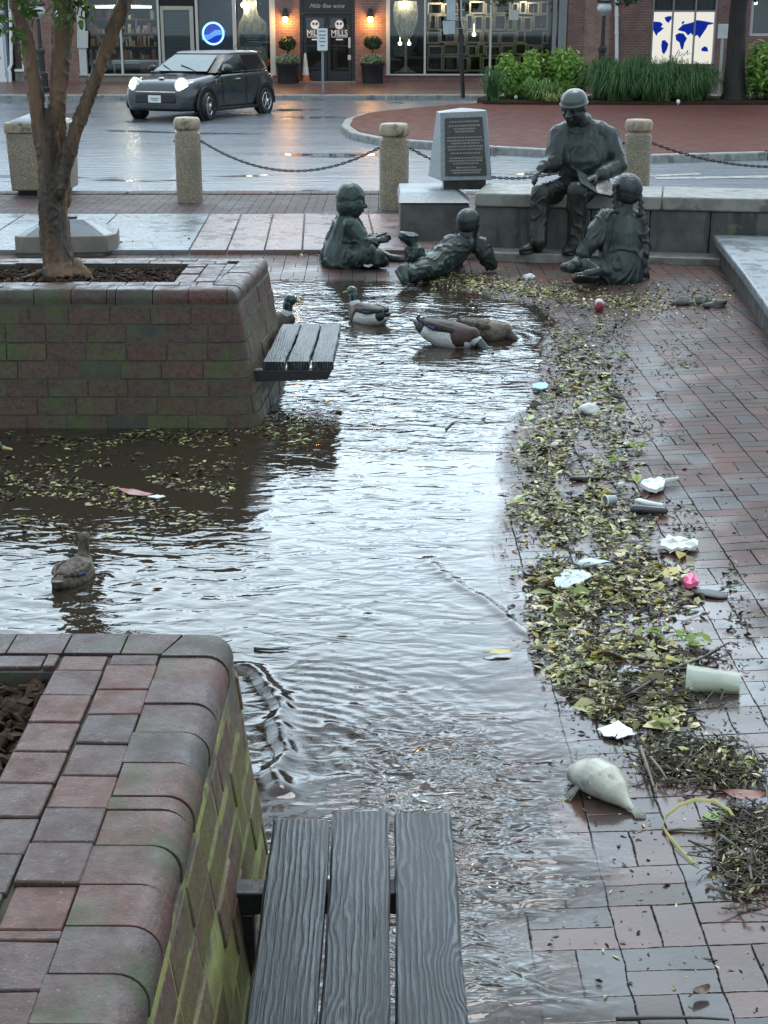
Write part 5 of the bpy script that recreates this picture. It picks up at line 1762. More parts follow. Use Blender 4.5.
# wooden crate wall in the right window
rk = thing('crate_shelf', 'wall of pale wooden crates used as wine shelves in the shop window', 'shelf', (fx(470, FY + .5), FY + .5, zs))
wd_l = smat('crate_wood', (.40, .34, .24), (.24, .2, .14), rough=.6, scale=8, stretch=(1, 1, 4))
rd = random.Random(21)
def crate(px0, py0, px1, py1, fill):
    Yc_ = FY + .45
    a, b = PY(px0, py1, Yc_), PY(px1, py0, Yc_)
    th = .045
    mb = MB()
    mb.span((a.x, Yc_, a.z), (a.x + th, Yc_ + .35, b.z)); mb.span((b.x - th, Yc_, a.z), (b.x, Yc_ + .35, b.z))
    mb.span((a.x + th + .001, Yc_, a.z), (b.x - th - .001, Yc_ + .35, a.z + th)); mb.span((a.x + th + .001, Yc_, b.z - th), (b.x - th - .001, Yc_ + .35, b.z))
    cr = mb.build('crate', wd_l, rk, bevel=.004)
    if fill:
        mb = MB(); x = a.x + th + .06
        while x < b.x - th - .05:
            h_ = min(.26, b.z - a.z - 2 * th - .02)
            mb.lathe((x, Yc_ + .15, a.z + th + .001), [(.035, 0), (.035, h_ * .6), (.013, h_ * .75), (.013, h_)], 8); x += rd.uniform(.075, .11)
        mb.build('bottles', rd.choice((cols_[3], cols_[0], smat('bottle_green', (.02, .035, .02), rough=.15))), cr)
xg = 427
rowsets = [(2, 15), (15, 31), (31, 44), (44, 56), (56, 72)]
for (ya, yb_) in rowsets:
    x = 427.0 + rd.uniform(0, 2)
    while x < 548:
        w_ = rd.choice((8, 10, 13, 16))
        e_ = min(x + w_, 549)
        jy = rd.uniform(-1.5, 1.5)
        if e_ - x > 5 and rd.random() > .08:
            crate(x, max(1, ya + jy + .3), e_ - .4, min(72.5, yb_ + jy * .5 - .3), rd.random() > .55)
        x = e_
for px, py in ((398, 44), (404, 45), (409.5, 44), (475, 35), (487, 3), (470, 36)):
    pass
c = PY(243, 5, FY + .7)
for (px, py, Yy, r_, lab) in ((243.5, 5, FY + .7, .085, 'round lit lamp above the giant bottle'), (400, 43.5, FY + 1.2, .06, 'small warm lamp left behind the giant wine glass'), (409, 43.5, FY + 1.2, .06, 'small warm lamp right behind the giant wine glass'), (474, 34.5, FY + .35, .06, 'warm lamp glowing among the wooden crates')):
    c = PY(px, py, Yy)
    mb = MB(); mb.ell(c, r_); mb.tube([c + V((0, 0, r_)), c + V((0, 0, r_ + .25))], .008, 6)
    o = mb.build('shop_lamp', M['glow_soft'], smooth=180); tag(o, lab, 'lamp', 'lit lamps in the shop windows')
    if r_ > .08 or px > 470: pass
for (px, py, Yy, en) in ((243.5, 7, FY + .2, 20), (260, 3, FY + .2, 16), (405, 2, FY + .2, 26), (440, 2, FY + .2, 22), (475, 2, FY + .2, 22), (525, 2, FY + .25, 14), (120, 7, FY + 1.2, 60)):
    ld = bpy.data.lights.new('shop_lamp_light', 'POINT'); ld.energy = en; ld.color = (1, .84, .6); ld.shadow_soft_size = .1
    lo = bpy.data.objects.new('shop_lamp_light', ld); COL.objects.link(lo); lo.location = PY(px, py, Yy)

# ---- white building at far left
wb_ = thing('white_building', 'white panelled building end at the far left of the street', 'building', (fx(-40), FY + 3, wz1))
mb = MB(); mb.span((fx(-160), FY - .02, G0), (fx(5.5), FY + DEPTH, TOPZ - .6)); mb.build('wall', smat('pale_blue_white', (.62, .68, .72), (.55, .6, .64), rough=.5), wb_)
mb = MB(); mb.span((fx(-2), FY - .10, fz(78)), (fx(3.5), FY - .021, TOPZ - .6)); mb.span((fx(-3), FY - .12, G0), (fx(5), FY - .0215, fz(78) - .001)); mb.build('pilaster', M['white'], wb_, bevel=.01)
mb = MB(); mb.span((fx(-160), FY - .2, TOPZ - .599), (fx(5.5) + .1, FY + DEPTH, TOPZ - .3)); mb.build('roof', M['stone'], wb_)
dp = MB()
dp.tube([PY(9, -10, FY - .08), PY(10.5, 20, FY - .08), PY(11.5, 64, FY - .08), PY(9, 69, FY - .12), PY(10, 73, FY - .12), PY(10.5, 90, FY - .12)], .05, 10)
o = dp.build('downpipe', M['white'], smooth=60); tag(o, 'white rain pipe with a kink between the white and the brick building', 'pipe')

# ---- brick building on the right with the lit map window
b3 = thing('brick_building', 'reddish brick building at the right with the lit world map window', 'building', (fx(660), FY + 3, wz1))
mb = MB()
for a, b in ((567.1, 583), (610, 651), (715, 749)): wallpiece(mb, a, b, G0, zt)
wallpiece(mb, 567.1, 1200, zt + .001, TOPZ - .4); wallpiece(mb, 651.05, 714.95, G0, fz(64)); wallpiece(mb, 749.05, 1200, G0, fz(36))
mb.span((fx(567.1), FY + .36, G0), (fx(567.1) + .3, FY + DEPTH, TOPZ - .4)); mb.span((fx(567.1) + .301, FY + DEPTH - .3, G0), (fx(1200), FY + DEPTH, TOPZ - .4))
mb.build('wall', M['fbrick3'], b3)
mb = MB(); wallpiece(mb, 583.05, 609.95, G0, zt, FY + .04, FY + .34); mb.build('blocked_panel', M['fbrick2'], b3)
mb = MB(); mb.span((fx(567.1) - .05, FY - .2, TOPZ - .399), (fx(1200), FY + DEPTH, TOPZ - .1)); mb.build('roof', M['stone'], b3)
upper_windows(b3, [590, 650, 720, 790], 4.1, 5.9)
mb = MB()
for a in (651.1, 671, 693.2, 713.5): mb.span((fx(a), FY - .01, fz(64) + .001), (fx(a) + .045, FY + .1, zt))
mb.span((fx(651.1) + .046, FY - .01, fz(12)), (fx(671) - .001, FY + .1, fz(10.3))); mb.span((fx(671) + .046, FY - .01, fz(12)), (fx(693.2) - .001, FY + .1, fz(10.3))); mb.span((fx(693.2) + .046, FY - .01, fz(12)), (fx(713.5) - .001, FY + .1, fz(10.3)))
mw = mb.build('map_window', M['grey'], b3)
mb = MB(); mb.span((fx(651.1), FY + .101, fz(10.3)), (fx(714.9), FY + .2, zt)); mb.build('dark_transom', M['doorblack'], mw)
mb = MB(); mb.span((fx(651.1), FY + .101, fz(64) + .001), (fx(714.9), FY + .2, fz(10.3) - .001)); mp = mb.build('map_panel', M['mapwhite'], mw)
cont = [
 [(651, 22.5), (655, 21.5), (660, 22), (663, 24), (661, 27), (664, 28), (661, 31), (658, 33), (656.5, 36), (655, 33.5), (653, 29.5), (651.2, 26)],
 [(664.5, 17.5), (668, 16.2), (671.5, 16), (671.5, 19), (668.5, 23), (665.8, 21)],
 [(662, 40.5), (665, 40), (668.5, 44), (667, 49.5), (664, 54.5), (662, 52), (661.3, 46)],
 [(675.5, 35), (679, 33), (683.5, 33.5), (687, 38.5), (684.5, 43), (683, 49.5), (681, 49), (679.5, 42.5), (676, 40)],
 [(677.5, 30), (680.5, 27), (683, 24.5), (686, 24), (692, 22.5), (697, 20), (704, 21), (713, 22.7), (713.5, 24), (708, 25), (706, 29), (703.5, 32.5), (699.5, 38.5), (697.5, 35), (694, 37), (691, 33), (688, 35.5), (685, 32), (681, 31)],
 [(701.5, 48.5), (704.5, 46.2), (707.5, 47.5), (708.2, 51.5), (704.5, 51.5), (701.5, 51)],
 [(681.5, 22.5), (684, 20.8), (684.5, 22.5), (682.5, 24.5)]]
mb = MB(); Ym = FY + .09
for poly in cont:
    mb.prism([(PY(a, b, Ym).x, PY(a, b, Ym).z) for a, b in poly], 'y', Ym, Ym + .0105)
mb.build('continents', M['mapblue'], mp)
mb = MB()
for pts in ([(675, 57), (677, 53), (679, 50), (680, 52), (677.5, 57), (681, 55), (683, 53), (683, 56), (686, 53), (688, 50), (687, 55), (690, 53)],):
    mb.tube([PY(a, b, Ym) for a, b in pts], .012, 5)
mb.build('script_flourish', M['dark'], mp)
mb = MB(); mb.span((fx(749.05), FY + .06, fz(36) + .001), (fx(749.05) + .09, FY + .14, zt)); mb.span((fx(749.05) + .091, FY + .06, fz(36) + .001), (fx(830), FY + .14, fz(33.5))); wn = mb.build('window', M['greywhite'], b3)
mb = MB(); mb.span((fx(749.05) + .091, FY + .15, fz(33.5)), (fx(900), FY + .155, zt)); mb.build('pane', M['glass'], wn)
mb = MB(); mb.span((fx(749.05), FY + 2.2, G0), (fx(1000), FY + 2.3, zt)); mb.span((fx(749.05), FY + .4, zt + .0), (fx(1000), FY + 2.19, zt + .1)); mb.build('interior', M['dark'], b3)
mb = MB(); c = PY(753, 3, FY + 1)
mb.tube([PY(749, 3, FY + 1), PY(757, 3.2, FY + 1)], .04, 8); o = mb.build('shop_lamp', M['glow_soft'], smooth=180); tag(o, 'warm tube lamp inside the far right window', 'lamp', 'lit lamps in the shop windows')
mb = MB(); mb.tube([PY(616.5, -10, FY - .08), PY(616.7, 52, FY - .08), PY(616.8, 78, FY - .08)], .055, 10)
for py in (14, 32): mb.tube([PY(616.6, py, FY - .08), PY(616.6, py + 1.5, FY - .08)], .068, 10)
o = mb.build('downpipe', M['white'], smooth=60); tag(o, 'white rain pipe on the brick wall beside the right street lamp', 'pipe')

# ---- street lamps
def street_lamp(px, ytop, Y, z0, label, hgt_px=None):
    b = V((PY(px, 60, Y).x, Y, z0))
    t_ = thing('street_lamp', label, 'street lamp', b, 'black street lamps before the shops')
    zl = PY(px, ytop, Y).z      # globe centre
    h = zl - z0 - .2
    mb = MB(); mb.lathe(b, [(.21, 0), (.21, .12), (.16, .16), (.155, .5), (.10, .56), (.095, h * .52), (.12, h * .53), (.12, h * .575), (.06, h * .60), (.05, h)], 20)
    mb.build('post', M['lampgreen'], t_, smooth=35)
    mb = MB(); mb.lathe(b + V((0, 0, h)), [(.06, 0), (.11, .05), (.13, .08)], 20); mb.build('collar', M['greywhite'], t_, smooth=40)
    mb = MB(); mb.lathe(b + V((0, 0, h + .081)), [(.12, 0), (.19, .06), (.2, .13), (.17, .22), (.12, .26)], 20); mb.build('globe', smat('lamp_glass', (.75, .8, .8), rough=.2), t_, smooth=60)
    mb = MB(); mb.lathe(b + V((0, 0, h + .342)), [(.2, 0), (.22, .03), (.12, .14), (.04, .2), (.03, .3)], 20); mb.build('hood', M['lampgreen'], t_, smooth=40)
    return b
street_lamp(41, 11, FK + .9, wz(FK + .9), 'black street lamp seen between the stems of the crape myrtle')
lb2 = street_lamp(602, 8, FK + 1.2, wz(FK + 1.2), 'black street lamp rising behind the fountain grass')

# ---- signs
def post_sign(px, yb, ysign0, ysign1, wpx, label, Y, z0, mat_post, mat_sign, name='parking_sign', lines=True):
    b = V((PY(px, 50, Y).x, Y, z0))
    t_ = thing(name, label, 'sign', b)
    zt_ = PY(px, ysign0, Y).z
    mb = MB(); mb.span((b.x - .035, Y, z0 - .05), (b.x + .035, Y + .05, zt_)); mb.build('post', mat_post, t_)
    s_ = Y * .95 / FPX
    w_ = wpx * s_ / 2
    mb = MB(); mb.span((b.x - w_, Y - .025, PY(px, ysign1, Y).z), (b.x + w_, Y - .003, zt_)); pn = mb.build('panel', mat_sign, t_, bevel=.008)
    return t_, b, pn, w_, zt_
t_, b, pn, w_, zt_ = post_sign(322.5, 86, 28.5, 50.5, 10.5, 'white parking sign on a grey post before the black doors', FK + .6, wz(FK + .6), M['grey'], M['white'])
mb = MB()
for k, (u, ww) in enumerate(((.1, .6), (.25, .7), (.37, .5), (.5, .65), (.66, .4), (.86, .7))):
    z = zt_ - u * .68
    mb.span((b.x - w_ * ww, FK + .570, z - .014), (b.x + w_ * ww, FK + .5745, z + .014))
mb.build('faded_lines', smat('sign_green_grey', (.18, .22, .21), rough=.5), pn)
post_sign(722, 75, 24, 38.5, 11, 'small white sign on a slim post left of the dark tree trunk', FK - 1.0, isl_top(FK - 1) - .1, M['greywhite'], M['white'], 'small_sign')
# tall black pole with sign plates
pb = PS(463, 104); pb.z = isl_top(pb.y) - .02
t_ = thing('sign_pole', 'tall black pole with grey sign plates beside the hedge', 'sign', pb)
pt = PY(458.5, -30, pb.y)
mb = MB(); mb.tube([pb, pb.lerp(pt, .5), pt], .055, 12); mb.build('pole', M['black'], t_, smooth=60)
q0 = lambda px, py: PY(px, py, pb.y - .1)
def plate(a, b, c_, d_, mat, name):
    mb = MB(); ps = [q0(*a), q0(*b), q0(*c_), q0(*d_)]
    off = V((0, .02, 0))
    mb.hexa([p for p in ps] + [p + off for p in ps]); return mb.build(name, mat, t_)
psg = smat('weathered_plate', (.50, .58, .58), (.36, .44, .45), rough=.3, scale=3)
plate((446.3, -22), (455.5, -22), (455.5, 20), (446.8, 20), psg, 'sign_plate')
plate((442.4, 21), (455.3, 20.8), (454.6, 33.5), (443.6, 34.5), psg, 'sign_plate')
mb = MB()
A_ = [q0(460.3, -22), q0(461.3, -22), q0(462.0, 16), q0(463.4, 28), q0(462.3, 29.5), q0(460.6, 18)]
mb.add([p for p in A_] + [p + V((0, .25, 0)) for p in A_], [(5, 4, 3, 2, 1, 0), (6, 7, 8, 9, 10, 11)] + [(i, (i + 1) % 6, 6 + (i + 1) % 6, 6 + i) for i in range(6)])
mb.build('edge_on_plate', M['greywhite'], t_)
mb = MB()
for py in (10, 20, 28.5): mb.tube([q0(455, py), q0(464.5, py)], .012, 6)
mb.build('clamp', M['grey'], t_)
flat('shop_sign', 'small white hanging sign among the crates above the hedge', 'sign', [(509, 10), (518.5, 10), (518.5, 20), (509, 20)], FY - .5, .05, M['greywhite'])

# ---- planters with topiary by the doors
rdl = random.Random(77)
def leaf_cloud(mb, c, r, n, size, rd, flat_=.0, mi=0, shell=.5):
    c = V(c)
    for _ in range(n):
        d = V((rd.gauss(0, 1), rd.gauss(0, 1), rd.gauss(0, 1))).normalized()
        k = shell + (1 - shell) * rd.random()
        lump = 1 + .16 * mn.noise(d * 2.2 + c)
        p = c + V((d.x * r[0], d.y * r[1], d.z * r[2])) * k * lump
        nrm = (d + V((rd.gauss(0, .6), rd.gauss(0, .6), rd.gauss(.3, .6)))).normalized()
        a = nrm.orthogonal().normalized(); a = (Matrix.Rotation(rd.uniform(0, 6.28), 3, nrm) @ a)
        b = nrm.cross(a)
        s_ = size * rd.uniform(.6, 1.3)
        mb.add([p - a * s_, p - b * s_ * .36 + nrm * s_ * .1, p + a * s_, p + b * s_ * .36 + nrm * s_ * .1], [(0, 1, 2, 3)], mi)
for px, cyp, lab in ((287.5, 43, 'black tub with a clipped ball topiary left of the double doors'), (372.5, 42.5, 'black tub with a clipped ball topiary right of the double doors')):
    Yt = FY - .45; b = V((fx(px, Yt), Yt, wz(Yt)))
    t_ = thing('potted_topiary', lab, 'plant', b, 'potted topiaries at the shop doors')
    mb = MB(); mb.lathe(b, [(.30, 0), (.33, .45), (.36, .5), (.36, .56), (.31, .56), (.30, .5)], 24); mb.build('tub', M['black'], t_, smooth=40)
    mb = MB(); zb = fz(cyp, Yt); mb.tube([b + V((0, 0, .5)), V((b.x, Yt, zb))], .025, 8); mb.build('trunk', M['stem'], t_)
    mb = MB(); leaf_cloud(mb, (b.x, Yt, zb), (.27, .27, .20), 500, .06, rdl, shell=.75); mb.ell((b.x, Yt, zb), (.2, .2, .14)); mb.build('crown', M['leaf_far'], t_, fix=False)
    mb = MB(); leaf_cloud(mb, b + V((0, 0, .66)), (.36, .36, .17), 380, .075, rdl, shell=.5); mb.build('underplanting', leafm('variegated_leaf', (.16, .22, .10), (.42, .44, .30)), t_, fix=False)
# traffic cone behind the door
cp_ = V((fx(304.8, FY + .02) + .02, FY - .28, zd))
t_ = thing('traffic_cone', 'orange and white traffic cone standing at the left black door', 'cone', cp_)
hc_ = PY(304.5, 53, cp_.y).z - cp_.z
mb = MB(); mb.lathe(cp_, [(.13, .03), (.028, hc_)], 20); mb.build('cone', smat('cone_white', (.62, .60, .56), rough=.4), t_, smooth=40)
mb = MB(); mb.lathe(cp_ + V((0, 0, 0)), [(.135, .031), (.100, hc_ * .30)], 20); mb.lathe(cp_, [(.20, 0), (.20, .03)], 4); mb.build('orange_base', smat('cone_orange', (.55, .12, .03), rough=.4), t_, smooth=40)
# ---------------------------------------------------------------- planting on the island
def shrub(px0, px1, ytop, Y, label, n, size, dark=False, ybase=100):
    xa, xb = PY(px0, 70, Y).x, PY(px1, 70, Y).x
    zt_ = PY(px0, ytop, Y).z
    cx = (xa + xb) / 2
    t_ = thing('shrub', label, 'shrub', (cx, Y, BZ), 'leafy shrubs on the island')
    rd = random.Random(int(px0 * 7))
    h = zt_ - BZ; rw = (xb - xa) / 2
    mb = MB()
    for k in range(9):
        a = rd.uniform(0, 6.28); rr_ = rd.uniform(.2, .8)
        tip = V((cx + math.cos(a) * rw * rr_, Y + math.sin(a) * .5 * rr_, BZ + h * rd.uniform(.55, .9)))
        mb.tube([(cx + math.cos(a) * .1, Y + math.sin(a) * .1, BZ - .05), V((cx, Y, BZ + h * .3)).lerp(tip, .4), tip], [.025, .018, .008], 5)
    mb.build('stems', M['stem'], t_)
    mb = MB(); mbd = MB()
    for k in range(8):
        u = rd.uniform(-.75, .75)
        c = (cx + u * rw, Y + rd.uniform(-.45, .45), BZ + h * (.5 + rd.uniform(-.18, .18) - abs(u) * .12))
        leaf_cloud(mb, c, (rw * .42, .42, h * .42), n // 8, size, rd, shell=.55)
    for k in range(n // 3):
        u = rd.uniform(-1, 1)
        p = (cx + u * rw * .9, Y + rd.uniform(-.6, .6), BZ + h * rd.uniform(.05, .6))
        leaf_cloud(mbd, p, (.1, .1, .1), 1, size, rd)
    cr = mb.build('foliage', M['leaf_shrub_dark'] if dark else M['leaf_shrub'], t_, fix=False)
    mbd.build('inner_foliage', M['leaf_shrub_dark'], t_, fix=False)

def grass_clump(px, ytop, Y, wd, label, n=420, name='fountain_grass', mat=None, group='fountain grass clumps on the island', stiff=.35):
    b = V((PY(px, 70, Y).x, Y, BZ))
    h = PY(px, ytop, Y).z - BZ
    rd = random.Random(int(px * 3 + ytop))
    mb = MB()
    for _ in range(n):
        a = rd.uniform(0, 6.28); lean = rd.uniform(.05, 1.25) * wd
        d = V((math.cos(a), math.sin(a), 0)); L = h * rd.uniform(.5, 1.12)
        base = b + V((rd.gauss(0, .15) * wd, rd.gauss(0, .15) * wd, 0))
        p1 = base + d * lean * .28 + V((0, 0, L * .55)); p2 = base + d * lean * .7 + V((0, 0, L * (.95 - .15 * lean / wd))); p3 = base + d * lean * 1.12 + V((0, 0, L * (.95 - .55 * lean / wd * (1 - stiff) * 2)))
        s_ = V((-d.y, d.x, 0)) * rd.uniform(.006, .013)
        mb.add([base - s_, base + s_, p1 + s_, p1 - s_, p2 + s_ * .7, p2 - s_ * .7, p3], [(0, 1, 2, 3), (3, 2, 4, 5), (5, 4, 6)])
    t_ = mb.build(name, mat or M['grass'], fix=False, loc=b)
    tag(t_, label, 'grass' if name == 'fountain_grass' else 'plant', group)

Yb_ = BED_Y0
shrub(485, 535, 50, Yb_ + 2.2, 'bright leafy shrub at the left end of the island beside the sign pole', 1500, .085)
shrub(518, 588, 44, Yb_ + 2.4, 'tall bright leafy shrub directly above the bronze man', 2200, .09)
shrub(742, 800, 40, Yb_ + 1.6, 'leafy green shrub right of the dark tree trunk', 1900, .10)
shrub(775, 880, 38, Yb_ + 2.6, 'leafy shrub beyond the right edge', 900, .10)
for px, yt, dy, wd, lab in ((606, 56, 1.5, .75, 'fountain grass clump at the left, touching the tall leafy shrub'), (640, 54, 1.9, .85, 'fountain grass clump under the left edge of the lit map'), (672, 57, 1.4, .8, 'fountain grass clump below the middle of the lit map'), (700, 62, 1.7, .7, 'fountain grass clump at the right below the lit map'), (622, 62, .8, .7, 'lower fountain grass clump in front, left of the map'), (656, 64, .75, .7, 'lower fountain grass clump in front, below the map middle'), (690, 68, .8, .65, 'lower fountain grass clump in front, nearest the dark trunk')):
    grass_clump(px, yt, Yb_ + dy, wd, lab, 760)
grass_clump(545, 77, Yb_ + .9, .95, 'low arching fern-like plant before the tall leafy shrub', 300, 'arching_plant', M['leaf_shrub_dark'], 'low plants at the edge of the planting bed', .2)
grass_clump(553, 92, Yb_ + .35, .42, 'small pale yellow-green plant at the bed edge behind the bronze head', 90, 'edging_plant', leafm('pale_edging', (.28, .32, .08), (.45, .46, .16)), 'low plants at the edge of the planting bed', .3)
grass_clump(660, 92, Yb_ + .5, .28, 'small broad-leaved plant below the fountain grass', 50, 'edging_plant', M['leaf_shrub_dark'], 'low plants at the edge of the planting bed', .5)
grass_clump(668, 89, Yb_ + .45, .22, 'small pale upright plant next to the broad-leaved one', 40, 'edging_plant', leafm('pale_upright', (.16, .2, .09), (.26, .3, .16)), 'low plants at the edge of the planting bed', .7)
grass_clump(493, 66, Yb_ + .7, .5, 'spiky grass tuft at the left end of the planting bed', 170, 'grass_tuft', M['grass'], 'low plants at the edge of the planting bed', .6)
# small white bed lights / stones
for px, py, lab in ((516, 99.5, 'white garden stake left in the planting bed'), (678, 104, 'white garden stake right in the planting bed')):
    p = P(px, py, BZ); mb = MB(); mb.ell(p + V((0, 0, .05)), (.045, .045, .055)); mb.tube([p + V((0, 0, -.02)), p], .012, 6)
    o = mb.build('garden_stake', M['white'], smooth=180); tag(o, lab, 'stake', 'white stakes in the planting bed')

def branchy_tree(root, base, stems, leaf_mat, crown, nleaf, size, bark, rd, thin=5):
    pass

# dark street tree at right
tb_ = V((PY(735, 76, Yb_ + 1.4).x, Yb_ + 1.4, BZ))
tr2 = thing('street_tree', 'dark street tree trunk rising between the map window and the right shrub', 'tree', tb_)
rd = random.Random(12)
mb = MB()
H_ = 3.6
mb.tube([tb_ + V((0, 0, -.1)), tb_ + V((0, 0, .15)), tb_ + V((-.02, 0, .9)), tb_ + V((-.04, 0, 2.0)), tb_ + V((.03, 0, H_))], [.40, .29, .24, .21, .2], 14)
tips = []
for k in range(13):
    a = k * 2.4; r_ = rd.uniform(1.5, 5.0)
    s0 = tb_ + V((0, 0, H_ - rd.uniform(0, .8)))
    t1 = s0 + V((math.cos(a) * r_ * .5, math.sin(a) * r_ * .5, rd.uniform(.9, 2.2))); t2 = s0 + V((math.cos(a) * r_, math.sin(a) * r_, rd.uniform(2.2, 5.2)))
    mb.tube([s0, t1, t2], [.10, .06, .025], 7); tips += [t1, t2]
mb.build('trunk', M['bark_dark'], tr2, smooth=60)
mb = MB()
for k in range(80):
    c = rd.choice(tips) + V((rd.gauss(0, .9), rd.gauss(0, .9), rd.gauss(.6, .9)))
    c.z = max(c.z, 3.6)
    leaf_cloud(mb, c, (1.0, 1.0, .65), 80, .16, rd, shell=.2)
for px, py in ((500, 4), (508, 1), (622, 2), (632, 1), (640, -3), (655, -2), (760, -2)):
    c = PY(px, py - 3, tb_.y + .2)
    leaf_cloud(mb, c, (.35, .35, .16), 26, .11, rd, shell=.2)
mb.build('crown', M['leaf_far'], tr2, fix=False)
mb = MB()
for px in (500, 508, 622, 634, 655):   # low twigs that carry the hanging leaves
    c = PY(px, -6, tb_.y + .2); mb.tube([tb_ + V((-.2, 0, H_ + .3)), tb_.lerp(c, .6) + V((0, 0, 1.6)), c], [.06, .035, .01], 5)
mb.build('low_branch', M['bark_dark'], tr2)

# crape myrtle in the far planter
TY = 8.86
tz = ZT - .04
base = V((PY(74, 276, TY).x, TY, tz))
tr1 = thing('crape_myrtle', 'multi-stemmed crape myrtle with smooth brown bark growing in the dark planter', 'tree', base)
Q = lambda px, py, dy=0: PY(px, py, TY + dy)
mb = MB()
s_ = FPX / (TY * CP + 1.4 * SP)
wpx = lambda w_: w_ / 2 / s_ * .92
mb.tube([Q(61, 279), Q(57, 262), Q(52, 235), Q(50, 205), Q(49, 180), Q(47, 160), Q(39, 125), Q(35, 90), Q(29, 50), Q(18, 8), Q(8, -40), Q(-22, -130)], [wpx(x) for x in (40, 29, 26, 25, 23, 20, 16.5, 17, 16.5, 16, 14, 9)], 14, rnd=True)
mb.tube([Q(65, 278, .04), Q(63, 262, .05), Q(60, 235, .05), Q(57, 205, .05), Q(56, 180, .04), Q(53, 155, .03), Q(51, 130, .02), Q(58, 100, .02), Q(61, 60, .02), Q(64, 20, .02), Q(66, -30, .0), Q(58, -140, .1)], [wpx(x) for x in (30, 24, 22, 21, 20, 18, 16, 17, 19, 23, 20, 10)], 14, rnd=True)
mb.tube([Q(61, 200, .1), Q(60, 175, .1), Q(60, 150, .1), Q(58, 120, .08), Q(59, 95, .05)], [wpx(x) for x in (22, 20, 17, 16, 14)], 14, rnd=True)
mb.tube([Q(57, 192, -.01), Q(64, 168, 0), Q(76, 130, 0), Q(91, 90, 0), Q(105, 52, 0), Q(118, 18, 0), Q(130, -14, 0), Q(148, -70, .1)], [wpx(x) for x in (19, 17, 15, 14, 14, 15, 13, 8)], 14, rnd=True)
for (a, b, c_, r_) in (((70, 272), (84, 274), (96, 280), 7), ((76, 268), (88, 272), (93, 281), 7), ((62, 270), (47, 276), (38, 284), 8), ((60, 266), (40, 272), (12, 277), 6), ((57, 268), (34, 278), (9, 281), 5), ((68, 274), (70, 281), (67, 285), 8), ((60, 274), (52, 281), (46, 285), 7), ((76, 262), (86, 270), (92, 279), 6)):
    pts = [Q(*a, -.05), Q(*b, -.12), Q(*c_, -.18)]
    pts[2].z = tz + .0
    pts[1].z = min(pts[1].z, tz + .06)
    mb.tube(pts, [wpx(r_ * 1.6), wpx(r_ * .9), wpx(r_ * .4)], 8, rnd=True)
fuse(mb, 'trunk', M['bark'], tr1, .0085, 2, .006, 16, fstretch=(1.5, 1.5, .12))
rd = random.Random(31)
mbB, mbL = MB(), MB()
ends = [Q(-20, -130), Q(60, -140, .1), Q(150, -70, .1)]
twigs = []
for e0 in ends:
    for k in range(12):
        a = rd.uniform(0, 6.28); L = rd.uniform(.5, 1.15)
        t1 = e0 + V((math.cos(a) * L * .5, math.sin(a) * L * .5, rd.uniform(.1, .5))); t2 = t1 + V((math.cos(a) * L * .6, math.sin(a) * L * .6, rd.uniform(-.1, .5)))
        mbB.tube([e0 - V((0, 0, .05)), t1, t2], [.022, .014, .005], 5); twigs += [t1, t2]
def sprig(p, d, n, size):
    d = V(d).normalized()
    for i in range(n):
        f = i / n
        q = p + d * f * .32
        sd2 = d.orthogonal(); sd2 = Matrix.Rotation(rd.uniform(0, 6.28), 3, d) @ sd2
        ax = (sd2 + d * .6 + V((0, 0, -.45))).normalized()
        nn = ax.cross(d).normalized(); L = size * rd.uniform(.7, 1.25)
        if nn.length < .1: continue
        w_ = nn * L * .23
        up_ = ax.cross(nn) * L * .06
        mbL.add([q, q + ax * L * .35 + w_ + up_, q + ax * L * .7 + w_ * .8 + up_, q + ax * L, q + ax * L * .7 - w_ * .8 + up_, q + ax * L * .35 - w_ + up_], [(0, 1, 2, 3), (0, 3, 4, 5)])
for tw in twigs:
    for _ in range(7):
        p = tw + V((rd.gauss(0, .22), rd.gauss(0, .22), rd.gauss(0, .18)))
        if p.z < 2.42 and p.y < 9.5: p.z = 2.42 + rd.random() * .2
        sprig(p, (rd.gauss(0, 1), rd.gauss(0, 1), rd.gauss(-.1, .6)), 13, .085)
# low hanging sprays seen at the top left of the picture
for (px, py, dx_, dz_) in ((-2, 4, .6, -.5), (4, 8, -.2, -.8), (-4, 22, .5, -.7), (2, 2, .8, -.5), (6, 0, .5, -.6), (-5, 30, .4, -.5), (2, 26, -.2, -.7), (46, 2, .5, -.4), (52, 2, .2, -.7), (58, -2, .6, -.5), (66, -2, .3, -.8), (72, 0, -.1, -.8), (40, -3, .8, -.3), (60, 4, .5, -.5), (78, -4, -.3, -.7), (30, -6, .5, -.3), (14, -4, .3, -.5)):
    p = PY(px, py - 5, TY - .25 + rd.uniform(-.1, .1))
    sprig(p + V((-dx_ * .1, 0, .12)), (dx_, rd.uniform(-.3, .3), dz_), 15, .075)
    e0 = min(ends, key=lambda q_: (q_ - p).length)
    mbB.tube([e0, e0.lerp(p, .6) + V((0, 0, .15)), p + V((-dx_ * .1, 0, .12))], [.016, .009, .004], 5)
mbB.build('branch', M['bark'], tr1, smooth=60)
mbL.build('crown', M['leaf_tree'], tr1, fix=False)
# ---------------------------------------------------------------- small dark car
car_ground = PS(205, 120.5)
SCL = 1.06
fwd = V((-.415, -.910, 0)).normalized(); left = V((-fwd.y, fwd.x, 0))
